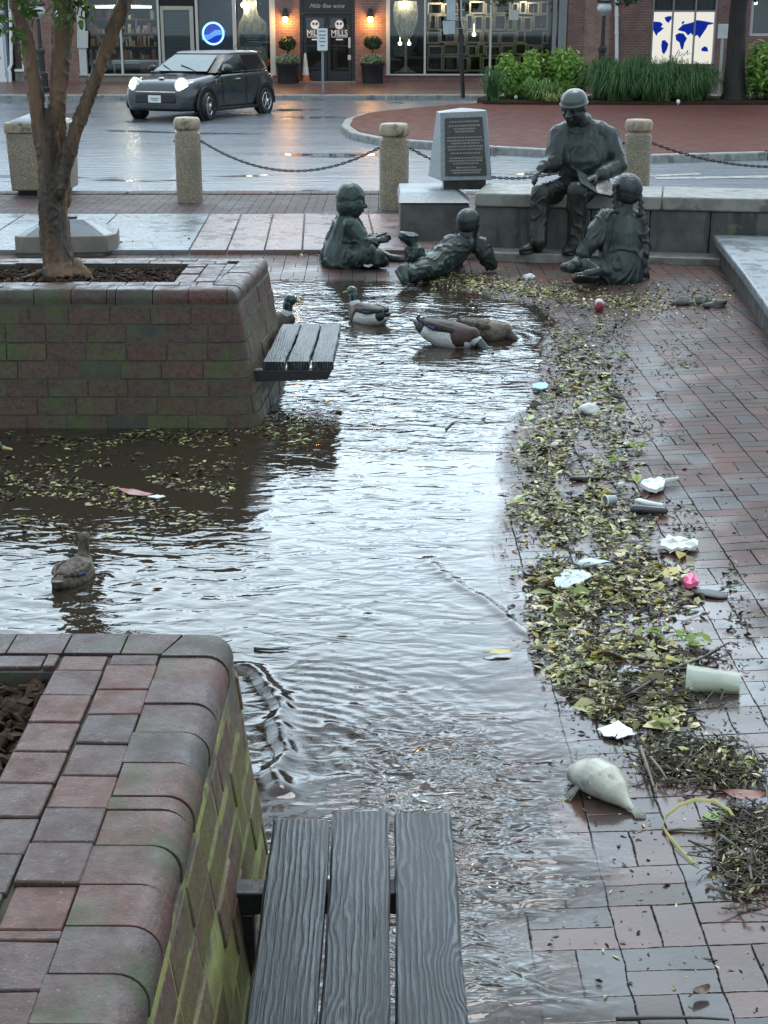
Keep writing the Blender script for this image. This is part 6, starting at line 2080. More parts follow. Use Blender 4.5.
# front left wheel stands at local (1.25, .78)
cpos = car_ground - (fwd * 1.25 + left * .78) * SCL
cpos.z = sz(cpos.y)
slope = math.atan2(.225, FK - KY)
car = thing('parked_car', 'small dark grey hatchback with silver roof and lit headlights on the wet street', 'car', cpos)
car.rotation_euler = (0, 0, math.atan2(fwd.y, fwd.x))
car.scale = (SCL, SCL, SCL * .95)
def cpart(mb, name, mat, parent=None, smooth=None, bevel=0, fix=True):
    me = mb.mesh(name, mat if isinstance(mat, list) else [mat], V((0, 0, 0)), fix)
    if smooth: shade(me, smooth)
    o = bpy.data.objects.new(name, me); COL.objects.link(o); o.parent = parent or car
    if bevel:
        b_ = o.modifiers.new('bevel', 'BEVEL'); b_.width = bevel; b_.segments = 2; b_.limit_method = 'ANGLE'; shade(me, 50)
    return o
carpaint = smat('car_paint', (.024, .030, .034), (.02, .026, .03), rough=.22, rough2=.3, scale=3, spec=.6, coat=.6)
silver = smat('roof_silver', (.55, .58, .60), (.5, .53, .55), rough=.28, scale=3, metal=.6)
blk = M['black']
cglass = smat('car_glass', (.012, .016, .018), rough=.06, spec=.7)
wglass = smat('windscreen_glass', (.10, .135, .145), (.07, .1, .11), rough=.08, spec=.9, scale=2)
chrome = smat('chrome', (.7, .72, .72), rough=.15, metal=1)
st = [  # x, zbottom, half width at sill, half width max, deck height, deck half width
    (1.915, .30, .52, .58, .60, .48), (1.88, .22, .66, .72, .71, .58), (1.78, .19, .76, .80, .80, .64), (1.60, .18, .80, .835, .865, .68), (1.30, .18, .82, .855, .91, .71),
    (1.00, .18, .83, .862, .945, .73), (.75, .18, .83, .865, .975, .76), (.40, .18, .83, .865, .985, .79), (-.20, .18, .83, .865, .99, .80), (-.80, .18, .83, .865, .995, .80),
    (-1.25, .19, .83, .862, 1.0, .79), (-1.55, .22, .81, .845, .995, .76), (-1.75, .28, .76, .80, .95, .70), (-1.86, .36, .68, .72, .82, .62), (-1.90, .42, .6, .64, .66, .54)]
vs_, fs_ = [], []
for (x, zb, ws, wm, zd_, wd_) in st:
    half = [(0, zb), (ws * .9, zb), (ws, zb + .05), (wm * .995, zb + (zd_ - zb) * .35), (wm, zb + (zd_ - zb) * .55), (wm * .985, zb + (zd_ - zb) * .74), ((wm + wd_) / 2 + .02, zb + (zd_ - zb) * .92), (wd_, zd_), (wd_ * .5, zd_ + .018), (0, zd_ + .025)]
    rng_ = [(-y, z) for y, z in half[1:-1]][::-1]
    loop = half + rng_
    vs_.append([(x, y, z) for y, z in loop])
n = len(vs_[0]); flat_v = [p for r_ in vs_ for p in r_]
for i in range(len(vs_) - 1):
    for j in range(n):
        fs_.append((i * n + j, i * n + (j + 1) % n, (i + 1) * n + (j + 1) % n, (i + 1) * n + j))
fs_ += [tuple(range(n)), tuple((len(vs_) - 1) * n + j for j in range(n - 1, -1, -1))]
mb = MB(); mb.add(flat_v, fs_)
bd = cpart(mb, 'body', carpaint, smooth=60)
ss = bd.modifiers.new('sub', 'SUBSURF'); ss.levels = 2; ss.render_levels = 2
# glasshouse
def ring(z, x0, x1, w0, w1, k=5):
    # front corner rounded outline from front centre round the left to the rear and back
    return [(x0, -w0 * .0, z)]
gh = [(.985, .86, -1.74, .80, .74), (1.18, .52, -1.69, .745, .69), (1.36, .14, -1.58, .655, .61), (1.385, .06, -1.52, .63, .585)]
vs_ = []
for z, xf, xr_, wf, wr_ in gh:
    half = [(xf + .06, 0), (xf + .045, wf * .5), (xf - .02, wf * .86), (xf - .10, wf), (xf - .6, wf * 1.01), ((xf + xr_) / 2 - .3, (wf + wr_) / 2 * 1.02), (xr_ + .3, wr_ * 1.02), (xr_ + .06, wr_ * .92), (xr_ - .02, wr_ * .6), (xr_ - .03, 0)]
    loop = half + [(x, -y) for x, y in half[1:-1]][::-1]
    vs_.append([(x, y, z) for x, y in loop])
n = len(vs_[0])
mb = MB(); mb.add([p for r_ in vs_ for p in r_], [(i * n + j, i * n + (j + 1) % n, (i + 1) * n + (j + 1) % n, (i + 1) * n + j) for i in range(3) for j in range(n)] + [tuple(range(n)), tuple(3 * n + j for j in range(n - 1, -1, -1))])
cpart(mb, 'window_band', blk, smooth=35)
# roof
mb = MB()
rz_ = [(1.3855, 1.035), (1.405, 1.03), (1.43, .90), (1.438, .5)]
cx_ = (gh[3][1] + gh[3][2]) / 2
base_ = vs_[3]
rows = [[(cx_ + (p[0] - cx_) * k, p[1] * k, z) for p in base_] for z, k in rz_]
mb.add([p for r_ in rows for p in r_], [(i * n + j, i * n + (j + 1) % n, (i + 1) * n + (j + 1) % n, (i + 1) * n + j) for i in range(3) for j in range(n)] + [tuple(range(n)), tuple(3 * n + j for j in range(n - 1, -1, -1))])
cpart(mb, 'roof', silver, smooth=50)
# windscreen and side windows as panes proud of the band
def panel(pts, off, name, mat, th=.006, parent=None):
    p = [V(q) for q in pts]; nn = (p[1] - p[0]).cross(p[-1] - p[0]).normalized()
    c = sum(p, V()) / len(p)
    if nn.dot(c - V((-.3, 0, .9))) < 0: nn = -nn
    mb = MB(); k = len(p)
    mb.add([q + nn * (off - th) for q in p] + [q + nn * off for q in p], [tuple(range(k)), tuple(range(k, 2 * k))] + [(i, (i + 1) % k, k + (i + 1) % k, k + i) for i in range(k)])
    return cpart(mb, name, mat, parent)
ws_ = panel([(.90, -.66, 1.01), (.90, .66, 1.01), (.235, .53, 1.345), (.235, -.53, 1.345)], .012, 'windscreen', wglass)
for s_ in (-1, 1):
    panel([(.56, s_ * .80, 1.03), (-.42, s_ * .80, 1.03), (-.42, s_ * .655, 1.34), (.13, s_ * .655, 1.34)], .014, 'side_window', cglass)
    panel([(-.48, s_ * .795, 1.03), (-1.42, s_ * .765, 1.04), (-1.30, s_ * .635, 1.34), (-.48, s_ * .655, 1.34)], .014, 'side_window', cglass)
    # belt line
    mb = MB(); mb.tube([(.78, s_ * .802, .995), (-.4, s_ * .825, 1.0), (-1.5, s_ * .79, 1.005)], .011, 6); cpart(mb, 'belt_trim', chrome)
    # mirror
    mb = MB(); mb.ell((.50, s_ * .95, 1.06), (.075, .11, .075)); mb.tube([(.52, s_ * .80, 1.0), (.52, s_ * .9, 1.04)], .025, 8); cpart(mb, 'wing_mirror', blk, smooth=180)
    # wheel arches, wheels
    for x in (1.25, -1.25):
        mb = MB(); pts = []
        ar = []
        for k in range(17):
            a = math.pi * k / 16 * 1.10 - .157
            ar.append((x + math.cos(a) * .385, s_ * .868, .30 + math.sin(a) * .385))
        mb.tube(ar, [(.028, .05)] * 17, 6, ref=(0, 1, 0)); cpart(mb, 'wheel_arch', blk, smooth=60)
        mb = MB(); mb.lathe((x, s_ * .855, .30), [(.001, -.012), (.36, -.012), (.36, .012), (.001, .012)], 30, rot=Matrix.Rotation(R(90), 3, 'X')); cpart(mb, 'wheel_well', M['dark'])
        tyre = MB(); steer = Matrix.Rotation(R(14) if x > 0 else 0, 3, 'Z')
        RX = steer @ Matrix.Rotation(R(90), 3, 'X')
        tyre.lathe((x, s_ * .80, .30), [(.20, -.10), (.28, -.105), (.302, -.07), (.305, 0), (.302, .07), (.28, .105), (.20, .10)], 34, rot=RX)
        wh = cpart(tyre, 'wheel', smat('tyre_rubber', (.018, .018, .018), rough=.6) if 'tyre_rubber' not in bpy.data.materials else bpy.data.materials['tyre_rubber'], smooth=40)
        rim = MB(); yo = s_ * .80 + s_ * .098
        cen = V((x, s_ * .80, .30)); dy = steer @ V((0, s_ * 1, 0))
        ctr = cen + dy * .09
        rx = steer @ V((1, 0, 0))
        ringp = [ctr + (rx * math.cos(a) + V((0, 0, 1)) * math.sin(a)) * .195 for a in [2 * math.pi * k / 30 for k in range(31)]]
        rim.tube(ringp, .02, 6, cap=False)
        for k in range(5):
            a = 2 * math.pi * k / 5 + .3
            e1 = ctr + (rx * math.cos(a) + V((0, 0, 1)) * math.sin(a)) * .19
            rim.tube([ctr + dy * .01, e1], [(.045, .012), (.032, .012)], 6, ref=dy.cross(e1 - ctr))
        rim.ell(ctr + dy * .01, .045)
        cpart(rim, 'rim', chrome, wh, smooth=60)
    # headlights
    c = V((1.80, s_ * .585, .745)); nn = V((.86, s_ * .40, .30)).normalized()
    q = nn.to_track_quat('Z', 'Y').to_matrix()
    mb = MB(); mb.lathe(c, [(.155, -.10), (.165, .0), (.160, .028), (.142, .034)], 26, rot=q @ Matrix.Diagonal((.92, 1.08, 1))); hr = cpart(mb, 'headlight', chrome, smooth=50)
    mb = MB(); mb.lathe(c, [(.098, .034), (.140, .033), (.128, .048), (.10, .056)], 26, rot=q @ Matrix.Diagonal((.92, 1.08, 1))); cpart(mb, 'light_ring', M['headlight_rim'], hr, smooth=180)
    mb = MB(); mb.lathe(c, [(.001, .032), (.097, .034), (.09, .058), (.001, .066)], 26, rot=q @ Matrix.Diagonal((.92, 1.08, 1))); cpart(mb, 'lens', M['headlight'], hr, smooth=180)
    mb = MB(); c2 = V((1.70, s_ * .745, .505)); mb.lathe(c2, [(.001, -.02), (.05, -.02), (.05, .025), (.001, .035)], 16, rot=(V((.7, s_ * .75, .05))).normalized().to_track_quat('Z', 'Y').to_matrix()); cpart(mb, 'side_lamp', M['amber'], smooth=50)
    mb = MB(); mb.box((-1.83, s_ * .66, .76), (.06, .12, .22)); cpart(mb, 'tail_lamp', M['redlamp'], bevel=.02)
    mb = MB(); mb.tube([(.07, s_ * .868, .84), (-.12, s_ * .872, .84)], .018, 8); cpart(mb, 'door_handle', chrome)
    # door shut line
    mb = MB(); mb.tube([(.62, s_ * .80, .98), (.60, s_ * .862, .80), (.60, s_ * .868, .45), (.52, s_ * .862, .27)], .006, 5); mb.tube([(-.46, s_ * .815, .99), (-.44, s_ * .866, .80), (-.40, s_ * .868, .5), (-.46, s_ * .862, .27)], .006, 5); cpart(mb, 'door_gap', M['dark'])
    mb = MB(); mb.span((-1.0, s_ * .83, .17), (1.0, s_ * .872, .245)); cpart(mb, 'sill_trim', blk, bevel=.012)
    mb = MB(); mb.box((.80, s_ * .868, .80), (.20, .012, .09)); cpart(mb, 'side_vent', chrome, bevel=.008)
# nose
mb = MB(); mb.box((1.885, 0, .47), (.09, 1.0, .20)); mb.box((1.87, 0, .275), (.10, 1.18, .10)); gr = cpart(mb, 'grille', blk, bevel=.03)
mb = MB(); mb.tube([(1.80, -.62, .60), (1.91, -.45, .605), (1.94, 0, .607), (1.91, .45, .605), (1.80, .62, .60)], .017, 8); cpart(mb, 'grille_bar', chrome, gr, smooth=60)
mb = MB(); mb.box((1.942, .0, .46), (.015, .31, .155)); lp = cpart(mb, 'licence_plate', M['white'], bevel=.004)
mb = MB(); mb.box((1.951, 0, .47), (.004, .22, .022)); mb.box((1.951, 0, .435), (.004, .15, .018)); cpart(mb, 'plate_characters', M['grey'], lp)
mb = MB(); mb.box((1.18, 0, .955), (.26, .40, .035), rot=Matrix.Rotation(R(5), 3, 'Y'), taper=.8); cpart(mb, 'bonnet_scoop', blk, bevel=.012)
mb = MB(); mb.ell((1.655, 0, .885), (.03, .07, .025)); cpart(mb, 'bonnet_badge', chrome, smooth=180)
mb = MB()
for y0_, y1_ in ((.40, -.10), (-.2, -.55)):
    mb.tube([(.915, y0_, 1.012), (.80, y0_ * .5 + y1_ * .5, 1.085), (.69, y1_, 1.145)], .011, 6)
cpart(mb, 'wiper', blk)
mb = MB(); mb.box((-1.62, 0, 1.395), (.22, 1.05, .03), rot=Matrix.Rotation(R(-6), 3, 'Y')); cpart(mb, 'roof_spoiler', carpaint, bevel=.01)
mb = MB(); mb.tube([(-1.2, .1, 1.43), (-1.35, .1, 1.56)], .008, 6); cpart(mb, 'aerial', blk)
# ---------------------------------------------------------------- ducks
D_ = {'grey': smat('duck_grey', (.66, .65, .62), (.48, .47, .44), rough=.6, scale=70, bump=.5, bscale=90), 'white': smat('duck_white', (.62, .62, .60), rough=.6),
      'black': smat('duck_black', (.012, .014, .016), rough=.5), 'green': smat('duck_green', (.004, .03, .018), (.003, .016, .012), rough=.25, spec=.8),
      'chest': smat('duck_chestnut', (.055, .025, .018), (.035, .018, .014), rough=.6, scale=20), 'back': smat('duck_back', (.045, .036, .03), (.02, .016, .014), rough=.6, scale=45, contrast=.06, bump=.5, bscale=80),
      'bill': smat('duck_bill', (.30, .27, .06), rough=.4), 'orange': smat('duck_orange', (.42, .13, .02), rough=.5),
      'brown': smat('duck_brown', (.10, .075, .05), (.028, .02, .014), rough=.7, scale=46, contrast=.05, bump=.6, bscale=70), 'buff': smat('duck_buff', (.16, .12, .08), (.08, .06, .04), rough=.6, scale=38), 'blue': smat('duck_speculum', (.01, .03, .12), rough=.3)}
def duck(name, label, pos, heading, drake, head_pose='up', s=1.0, pitch=0.0):
    """local frame: +x forward, z=0 at the waterline"""
    t_ = thing(name, label, 'duck', pos, 'ducks in the flood water', rz=heading)
    t_.scale = (s, s, s)
    t_.rotation_euler = (0, pitch, heading)
    def part(mb, n_, mat, vox=.006, parent=None, sm=2):
        o = fuse(mb, n_, mat, None, vox, sm, loc=V((0, 0, 0)))
        o.parent = parent or t_
        return o
    sideR = V((0, 1, 0))
    bodyc, chestc, backc = (D_['grey'], D_['chest'], D_['back']) if drake else (D_['brown'], D_['buff'], D_['brown'])
    mb = MB()
    mb.tube([(-.20, 0, .065), (-.14, 0, .055), (-.03, 0, .04), (.07, 0, .04), (.13, 0, .055), (.165, 0, .075)], [(.035, .03), (.075, .06), (.10, .085), (.098, .085), (.07, .07), (.04, .045)], 18, ref=sideR, rnd=True)
    # neck and head belong to the same skin
    if head_pose == 'up':
        nk_ = [(.13, 0, .09), (.155, 0, .14), (.16, 0, .19)]; hd = V((.178, 0, .215)); bd_ = V((1, 0, -.12))
    elif head_pose == 'down':
        nk_ = [(.15, 0, .06), (.20, 0, .04), (.235, 0, .01)]; hd = V((.255, 0, -.01)); bd_ = V((.75, 0, -.65))
    else:   # resting, turned back
        nk_ = [(.12, 0, .09), (.12, .01, .13), (.10, .02, .15)]; hd = V((.085, .025, .165)); bd_ = V((-.75, .55, -.12))
    bd_.normalize()
    mb.tube(nk_, [.045, .034, .033], 12, rnd=True)
    mb.ell(hd, (.045, .033, .036), None)
    b = part(mb, 'body', bodyc)
    # plumage
    mb = MB(); mb.tube([(.07, 0, .05), (.12, 0, .058), (.165, 0, .078)], [(.102, .089), (.078, .077), (.045, .05)], 18, ref=sideR, rnd=True); part(mb, 'breast', chestc)
    mb = MB(); mb.tube([(-.15, 0, .108), (-.05, 0, .112), (.06, 0, .107)], [(.048, .022), (.062, .025), (.05, .03)], 14, ref=sideR, rnd=True); part(mb, 'back', backc)
    mb = MB(); mb.tube([(-.16, 0, .068), (-.20, 0, .08), (-.215, 0, .085)], [(.068, .052), (.048, .035), (.03, .02)], 14, ref=sideR, rnd=True); part(mb, 'rump', D_['black'] if drake else D_['brown'])
    mb = MB(); mb.tube([(-.20, 0, .088), (-.235, 0, .098), (-.262, 0, .102)], [(.035, .010), (.034, .008), (.014, .006)], 12, ref=sideR, rnd=True); part(mb, 'tail', D_['back'] if drake else D_['buff'], .004, None, 1)
    for k in (-1, 1):
        mb = MB(); mb.tube([(.05, k * .078, .100), (-.04, k * .084, .103), (-.12, k * .064, .108), (-.19, k * .026, .115)], [(.020, .014), (.026, .016), (.022, .014), (.01, .006)], 12, ref=(0, 0, 1), rnd=True)
        wg = part(mb, 'wing', D_['back'] if drake else D_['brown'], .005)
        mb = MB(); mb.tube([(-.06, k * .098, .092), (-.11, k * .080, .096)], [(.014, .006), (.012, .006)], 8, ref=(0, 0, 1), rnd=True); part(mb, 'speculum', D_['blue'], .004, wg, 1)
    if drake:
        mb = MB(); mb.tube(nk_[1:], [.0365, .036], 12, rnd=True); mb.ell(hd, (.048, .036, .039)); part(mb, 'head_plumage', D_['green'], .005)
        a, c_ = V(nk_[0]), V(nk_[1]); m_ = a.lerp(c_, .72)
        d = (c_ - a).normalized()
        mb = MB(); mb.tube([m_ - d * .006, m_ + d * .006], [.041, .039], 16, rnd=True); part(mb, 'neck_ring', D_['white'], .004, None, 1)
        mb = MB()
        for k in (-1, 1): mb.tube([(-.19, k * .012, .10), (-.215, k * .014, .125), (-.20, k * .014, .14)], [.012, .009, .005], 8, rnd=True)
        part(mb, 'tail_curl', D_['black'], .004, None, 1)
    mb = MB(); up = V((0, 0, 1)); 
    mb.tube([hd + bd_ * .03, hd + bd_ * .06 + V((0, 0, -.006)), hd + bd_ * .092 + V((0, 0, -.010))], [(.019, .016), (.018, .009), (.016, .006)], 12, ref=bd_.cross(up), rnd=True)
    part(mb, 'bill', D_['bill'] if drake else D_['orange'], .004, None, 1)
    mb = MB()
    for k in (-1, 1): mb.ell(hd + V((bd_.x * .018, k * .034 + bd_.y * .018, .010)), .006)
    part(mb, 'eye', D_['black'], .003, None, 0)
    return t_
w_ = lambda px, py: P(px, py, .0)
duck('mallard_drake', 'mallard drake swimming left below the lying boy statue, green head raised', w_(368, 322), R(133), True, 'up', 1.0)
duck('mallard_drake', 'mallard drake dabbling with its head down at the debris line', w_(447, 345) + V((0, 0, .02)), R(-22), True, 'down', 1.12, R(6))
duck('mallard_hen', 'brown mallard hen close behind the dabbling drake', w_(482, 338), R(-8), False, 'down', 1.0, R(4))
duck('mallard_drake', 'mallard drake whose dark head shows above the far plank bench', w_(266, 331), R(12), True, 'up', 1.05)
duck('mallard_hen', 'brown mallard hen resting on bright water beyond the near planter', w_(74, 577) + V((0, 0, -.028)), R(78), False, 'up', .72)
duck('mallard_drake', 'duck cut by the left edge beside the floating leaves', w_(-36, 486), R(10), True, 'up', .9)
# ---------------------------------------------------------------- flood debris
rd = random.Random(99)
BAND = [(280, 470, 560), (290, 500, 610), (300, 520, 650), (312, 545, 640), (330, 552, 612), (350, 552, 612), (380, 548, 612), (410, 530, 632), (440, 517, 645), (480, 510, 648), (520, 511, 655), (560, 517, 690), (600, 530, 702), (640, 528, 705), (680, 545, 695), (700, 565, 690), (725, 610, 700)]
def band(y):
    ys_ = [b[0] for b in BAND]
    return np.interp(y, ys_, [b[1] for b in BAND]), np.interp(y, ys_, [b[2] for b in BAND])

def add_leaf(mb, p, L, W, yaw, tx, ty, curl, mi):
    Rm = Matrix.Rotation(yaw, 3, 'Z') @ Matrix.Rotation(tx, 3, 'X') @ Matrix.Rotation(ty, 3, 'Y')
    c = curl * W
    g_ = lambda: rd.uniform(.45, 1.25)
    pts = [(-L / 2, 0, 0), (-L * .18 * g_(), -W / 2 * g_(), c * g_()), (L * .2 * g_(), -W * .42 * g_(), c * g_()), (L / 2 * g_(), W * rd.uniform(-.2, .2), c * .3), (L * .2, W * .42 * g_(), c * g_()), (-L * .18, W / 2 * g_(), c * g_()), (0, 0, -c * .25)]
    mb.add([p + Rm @ V(q) for q in pts], [(0, 1, 6), (1, 2, 6), (2, 3, 6), (3, 4, 6), (4, 5, 6), (5, 0, 6)], mi)

def scatter(name, n, sampler, sizes, weights, lift=(.002, .02), flat_=.5, label_mat=LIT, elong=.42):
    mb = MB()
    for _ in range(n):
        r_ = sampler()
        if r_ is None: continue
        px, py = r_[0], r_[1]
        p = PG(px, py)
        p.z += rd.uniform(*lift) * (r_[2] if len(r_) > 2 else 1)
        L = (sizes[0] + (sizes[1] - sizes[0]) * rd.random() ** 1.7 * 1.15) * (r_[3] if len(r_) > 3 else 1)
        add_leaf(mb, p, L, L * rd.uniform(elong * .6, elong * 1.4), rd.uniform(0, 6.28), rd.gauss(0, flat_), rd.gauss(0, flat_), rd.uniform(-.2, .5), rd.choices(range(len(label_mat)), weights)[0])
    o = mb.build(name, label_mat, fix=False)
    return tag(o, kind='stuff')

def s_main():
    y = rd.uniform(280, 728)
    a, b = band(y)
    # dense at the shore side, thinning to the right
    u = rd.betavariate(1.5, 1.9)
    x = a + (b - a) * u + rd.gauss(0, 5)
    if mn.noise(V((x * .02, y * .028, 0))) < -.20 + .25 * (u - .3) and rd.random() < .8: return None
    if y < 420 and rd.random() < .45: return None
    return x, y, 1.0 + 1.2 * (1 - abs(u - .4)), 1.25 if y > 560 else 1.1
scatter('leaf_litter', 9000, s_main, (.016, .055), (26, 13, 17, 27, 28, 6), (.001, .006), .22, elong=.38)
scatter('leaf_flecks', 5200, s_main, (.006, .022), (46, 12, 14, 14, 10, 4), (.001, .014), .35, elong=.5)
def s_big():
    y = rd.uniform(300, 735); a, b = band(y)
    x = rd.uniform(a, b)
    if mn.noise(V((x * .02, y * .028, 0))) < -.1: return None
    return x, y, 1.0, 1.0
scatter('broad_leaves', 700, s_big, (.045, .10), (22, 22, 14, 24, 10, 8), (.006, .014), .16, elong=.5)
def s_line():
    u = rd.random(); x = 428 + u * 150; y = 276 + u * 22 + rd.gauss(0, 3.5)
    return x, y, .8, 1
scatter('leaf_litter', 1500, s_line, (.018, .055), (38, 8, 12, 22, 16, 4), (.002, .014), .3)
def s_grime():
    y = rd.uniform(283, 745); a, b = band(y)
    x = a + (b - a) * rd.uniform(-.03, 1.25) + rd.gauss(0, 8)
    if mn.noise(V((x * .015 + 7, y * .03, 3))) < -.05: return None
    return x, y, .4, 1
scatter('dark_debris', 9000, s_grime, (.010, .042), (3, 1, 8, 30, 55, 0), (.001, .008), .35, elong=.3)
def s_far():
    if rd.random() < .35: return rd.uniform(610, 735), rd.gauss(300, 9), .5, .8
    x = rd.uniform(430, 660); y = 277 + (x - 430) * .13 + rd.gauss(0, 5.5)
    return x, y, .8, .9
scatter('leaf_litter', 2600, s_far, (.016, .055), (34, 8, 12, 22, 22, 6), (.001, .012), .3)
def s_spread():
    y = rd.triangular(300, 1020, 560); x = rd.uniform(545, 768)
    return x, y, .2, 1
def s_mud():
    y = rd.uniform(285, 440); x = rd.uniform(540, 715 - (y - 285) * .2)
    if mn.noise(V((x * .03, y * .05, 5))) < -.02: return None
    return x, y, .3, 1
scatter('dark_debris', 4200, s_mud, (.010, .04), (8, 2, 8, 30, 50, 0), (.001, .006), .3, elong=.3)
scatter('scattered_bits', 1600, s_spread, (.006, .028), (10, 3, 8, 26, 50, 2), (.001, .004), .2, elong=.35)
def s_float():
    u = rd.random()
    if u < .62:
        x = rd.uniform(-60, 300); y = rd.triangular(455, 545, 490)
        if x > 240 - abs(y - 480) * .6: return None
    elif u < .8:
        x = rd.uniform(40, 275); y = rd.gauss(436, 6)
    elif u < .93:
        x = rd.uniform(240, 340); y = rd.uniform(408, 450)
    else:
        x = rd.uniform(-40, 250); y = rd.uniform(430, 470)
    if mn.noise(V((x * .013, y * .05, 9))) < -.12: return None
    return x, y, .2, 1
scatter('floating_leaves', 3600, s_float, (.02, .05), (10, 12, 30, 30, 20, 2), (.001, .006), .10)
def s_drift():
    x = rd.uniform(280, 560); y = rd.uniform(300, 420)
    return x, y, .2, .8
scatter('floating_leaves', 420, s_drift, (.012, .045), (8, 8, 20, 35, 30, 2), (.001, .005), .1)
def s_back():
    x = rd.uniform(100, 330); y = 247 + rd.gauss(0, 3.5) + (x > 290) * 6
    return x, y, .8, 1
scatter('leaf_litter', 420, s_back, (.02, .05), (15, 6, 15, 30, 34, 2))
# twig heaps
def twigs_at(name, spots, n, L=(.03, .14)):
    mb = MB()
    for _ in range(n):
        cx, cy, sx_, sy_ = rd.choice(spots)
        px, py = rd.gauss(cx, sx_), rd.gauss(cy, sy_)
        p = PG(px, py); p.z += rd.uniform(.004, .03)
        a = rd.gauss(.3, .9); l_ = rd.uniform(*L)
        d = V((math.cos(a), math.sin(a), rd.gauss(0, .18))) * l_ / 2
        k = V((rd.gauss(0, .012), rd.gauss(0, .012), rd.gauss(0, .006)))
        mb.tube([p - d, p + k, p + d], [.0020 * rd.uniform(.5, 1.7)] * 3, 5, mi=rd.choice((0, 0, 0, 1)))
    o = mb.build(name, [smat('twig_dark', (.028, .02, .013), (.05, .036, .022), rough=.45, scale=20), smat('twig_pale', (.12, .10, .06), (.08, .06, .035), rough=.5, scale=20)], smooth=60, fix=False)
    return tag(o, kind='stuff')
twigs_at('twig_heap', [(690, 755, 26, 9), (720, 775, 22, 9), (668, 770, 14, 10), (745, 850, 16, 20), (755, 880, 14, 14), (740, 830, 14, 10)], 560)
twigs_at('twig_heap', [(600, 480, 34, 60), (620, 600, 38, 40), (580, 330, 30, 18), (650, 690, 40, 16)], 420, (.03, .12))
def s_heap():
    c = rd.choice(((690, 758, 28, 9), (745, 858, 16, 22), (725, 775, 20, 8)))
    return rd.gauss(c[0], c[1] * 0 + c[2]), rd.gauss(c[1], c[3]), 1.5, .8
scatter('leaf_litter', 2600, s_heap, (.012, .045), (14, 6, 22, 28, 28, 2), (.002, .022), elong=.36)

# ---- single pieces
def put(o, label, cat): return tag(o, label, cat)
def blob(name, label, cat, px, py, r, mat, rot=0.0, wob=.25, lift=.4, seed=0):
    """an irregular chunk"""
    p = PG(px, py); mb = MB(); c = p + V((0, 0, r[2] * lift))
    mb.ell(c, r, Matrix.Rotation(rot, 3, 'Z'), 22, 14)
    mb.v = [tuple(c + (V(v) - c) * (1 + wob * mn.noise((V(v) - c) * (1.6 / max(r)) + V((seed, seed * 2, 0))))) for v in mb.v]
    return put(mb.build(name, mat, smooth=50, loc=p), label, cat)
foam = smat('dirty_foam', (.70, .71, .68), (.55, .55, .5), rough=.6, scale=12, bump=.3)
def sheetlet(name, label, cat, pix, th, mat, curl=.01):
    mb = MB(); ps = [PG(a, b) for a, b in pix]
    c = sum(ps, V()) / len(ps)
    k = len(ps); 
    out_ = []
    for i in range(k):          # crumpled outline with in-between points
        a_, b_ = ps[i], ps[(i + 1) % k]
        for f in (0, .33, .66):
            q = a_.lerp(b_, f); q = q + (q - c) * rd.uniform(-.07, .07)
            out_.append(q)
    k = len(out_)
    rings = []
    for s_ in (1.0, .72, .38):
        rings.append([c + (p - c) * s_ + V((0, 0, .010 + abs(rd.gauss(0, curl)) + (1 - s_) * curl)) for p in out_])
    n3 = 3 * k
    vs_ = rings[0] + rings[1] + rings[2] + [c + V((0, 0, .012 + curl))]
    fs = []
    for r_ in (0, 1):
        fs += [(r_ * k + i, r_ * k + (i + 1) % k, (r_ + 1) * k + (i + 1) % k, (r_ + 1) * k + i) for i in range(k)]
    fs += [(2 * k + i, 2 * k + (i + 1) % k, n3) for i in range(k)]
    m_ = len(vs_)
    vs_ = vs_ + [V(v) - V((0, 0, th)) for v in vs_]
    fs = [tuple(i + 0 for i in f) for f in fs] + [tuple(i + m_ for i in f[::-1]) for f in fs] + [(i, m_ + i, m_ + (i + 1) % k, (i + 1) % k) for i in range(k)]
    for v in vs_: v.z += th
    mb.add(vs_, fs)
    return put(mb.build(name, mat, smooth=28, loc=c), label, cat)
blob('foam_chunk', 'rounded white foam chunk on leaves in the upper debris', 'foam', 590, 413, (.066, .045, .042), foam, .3, .35)
blob('foam_chunk', 'tiny grey white foam crumb left of the gray cup', 'foam', 555, 447, (.024, .018, .02), foam, 0, .5, .4, 3)
blob('foam_chunk', 'small oval white crumb above the dark wood block', 'foam', 576, 432, (.018, .013, .013), foam, 0, .4, .5, 5)
blob('foam_chunk', 'white crumb lying just above the larger sheet of paper', 'foam', 637, 688, (.022, .016, .014), foam, .3, .4, .5, 6)
sheetlet('foam_tray', 'flattened white foam tray at the right of the debris', 'foam', [(658, 546), (668, 543.5), (686, 544), (698, 547), (697, 552), (686, 555), (672, 555), (661, 551)], .012, foam)
sheetlet('box_piece', 'white folded box piece lying above the dark tube', 'box', [(640, 488), (650, 484.5), (664, 485), (663, 494), (652, 496), (641, 492)], .018, M['white'], .008)
mb = MB(); p = PG(660, 487); q = PG(678, 484)
mb.tube([p + V((0, 0, .02)), q + V((0, 0, .03))], [(.02, .008), (.008, .006)], 8); put(mb.build('plastic_spoon', foam), 'narrow white plastic strip pointing right of the box piece', 'plastic')
# dark tube with white edge
mb = MB(); a, b = PG(634, 513, .02), PG(664, 515, .02)
mb.tube([a, b], [.020, .018], 12, rnd=True); o = thing('bottle', 'dark grey bottle with white shoulder lying in the debris', 'bottle', PG(650, 514))
mb.build('bottle_body', smat('dark_plastic', (.05, .05, .055), rough=.2), o, smooth=60)
mb = MB(); mb.tube([PG(638, 506, .03), PG(645, 510, .035), PG(663, 512, .03)], [(.008, .02), (.014, .018), (.01, .014)], 8); mb.build('white_label', foam, o, smooth=60)
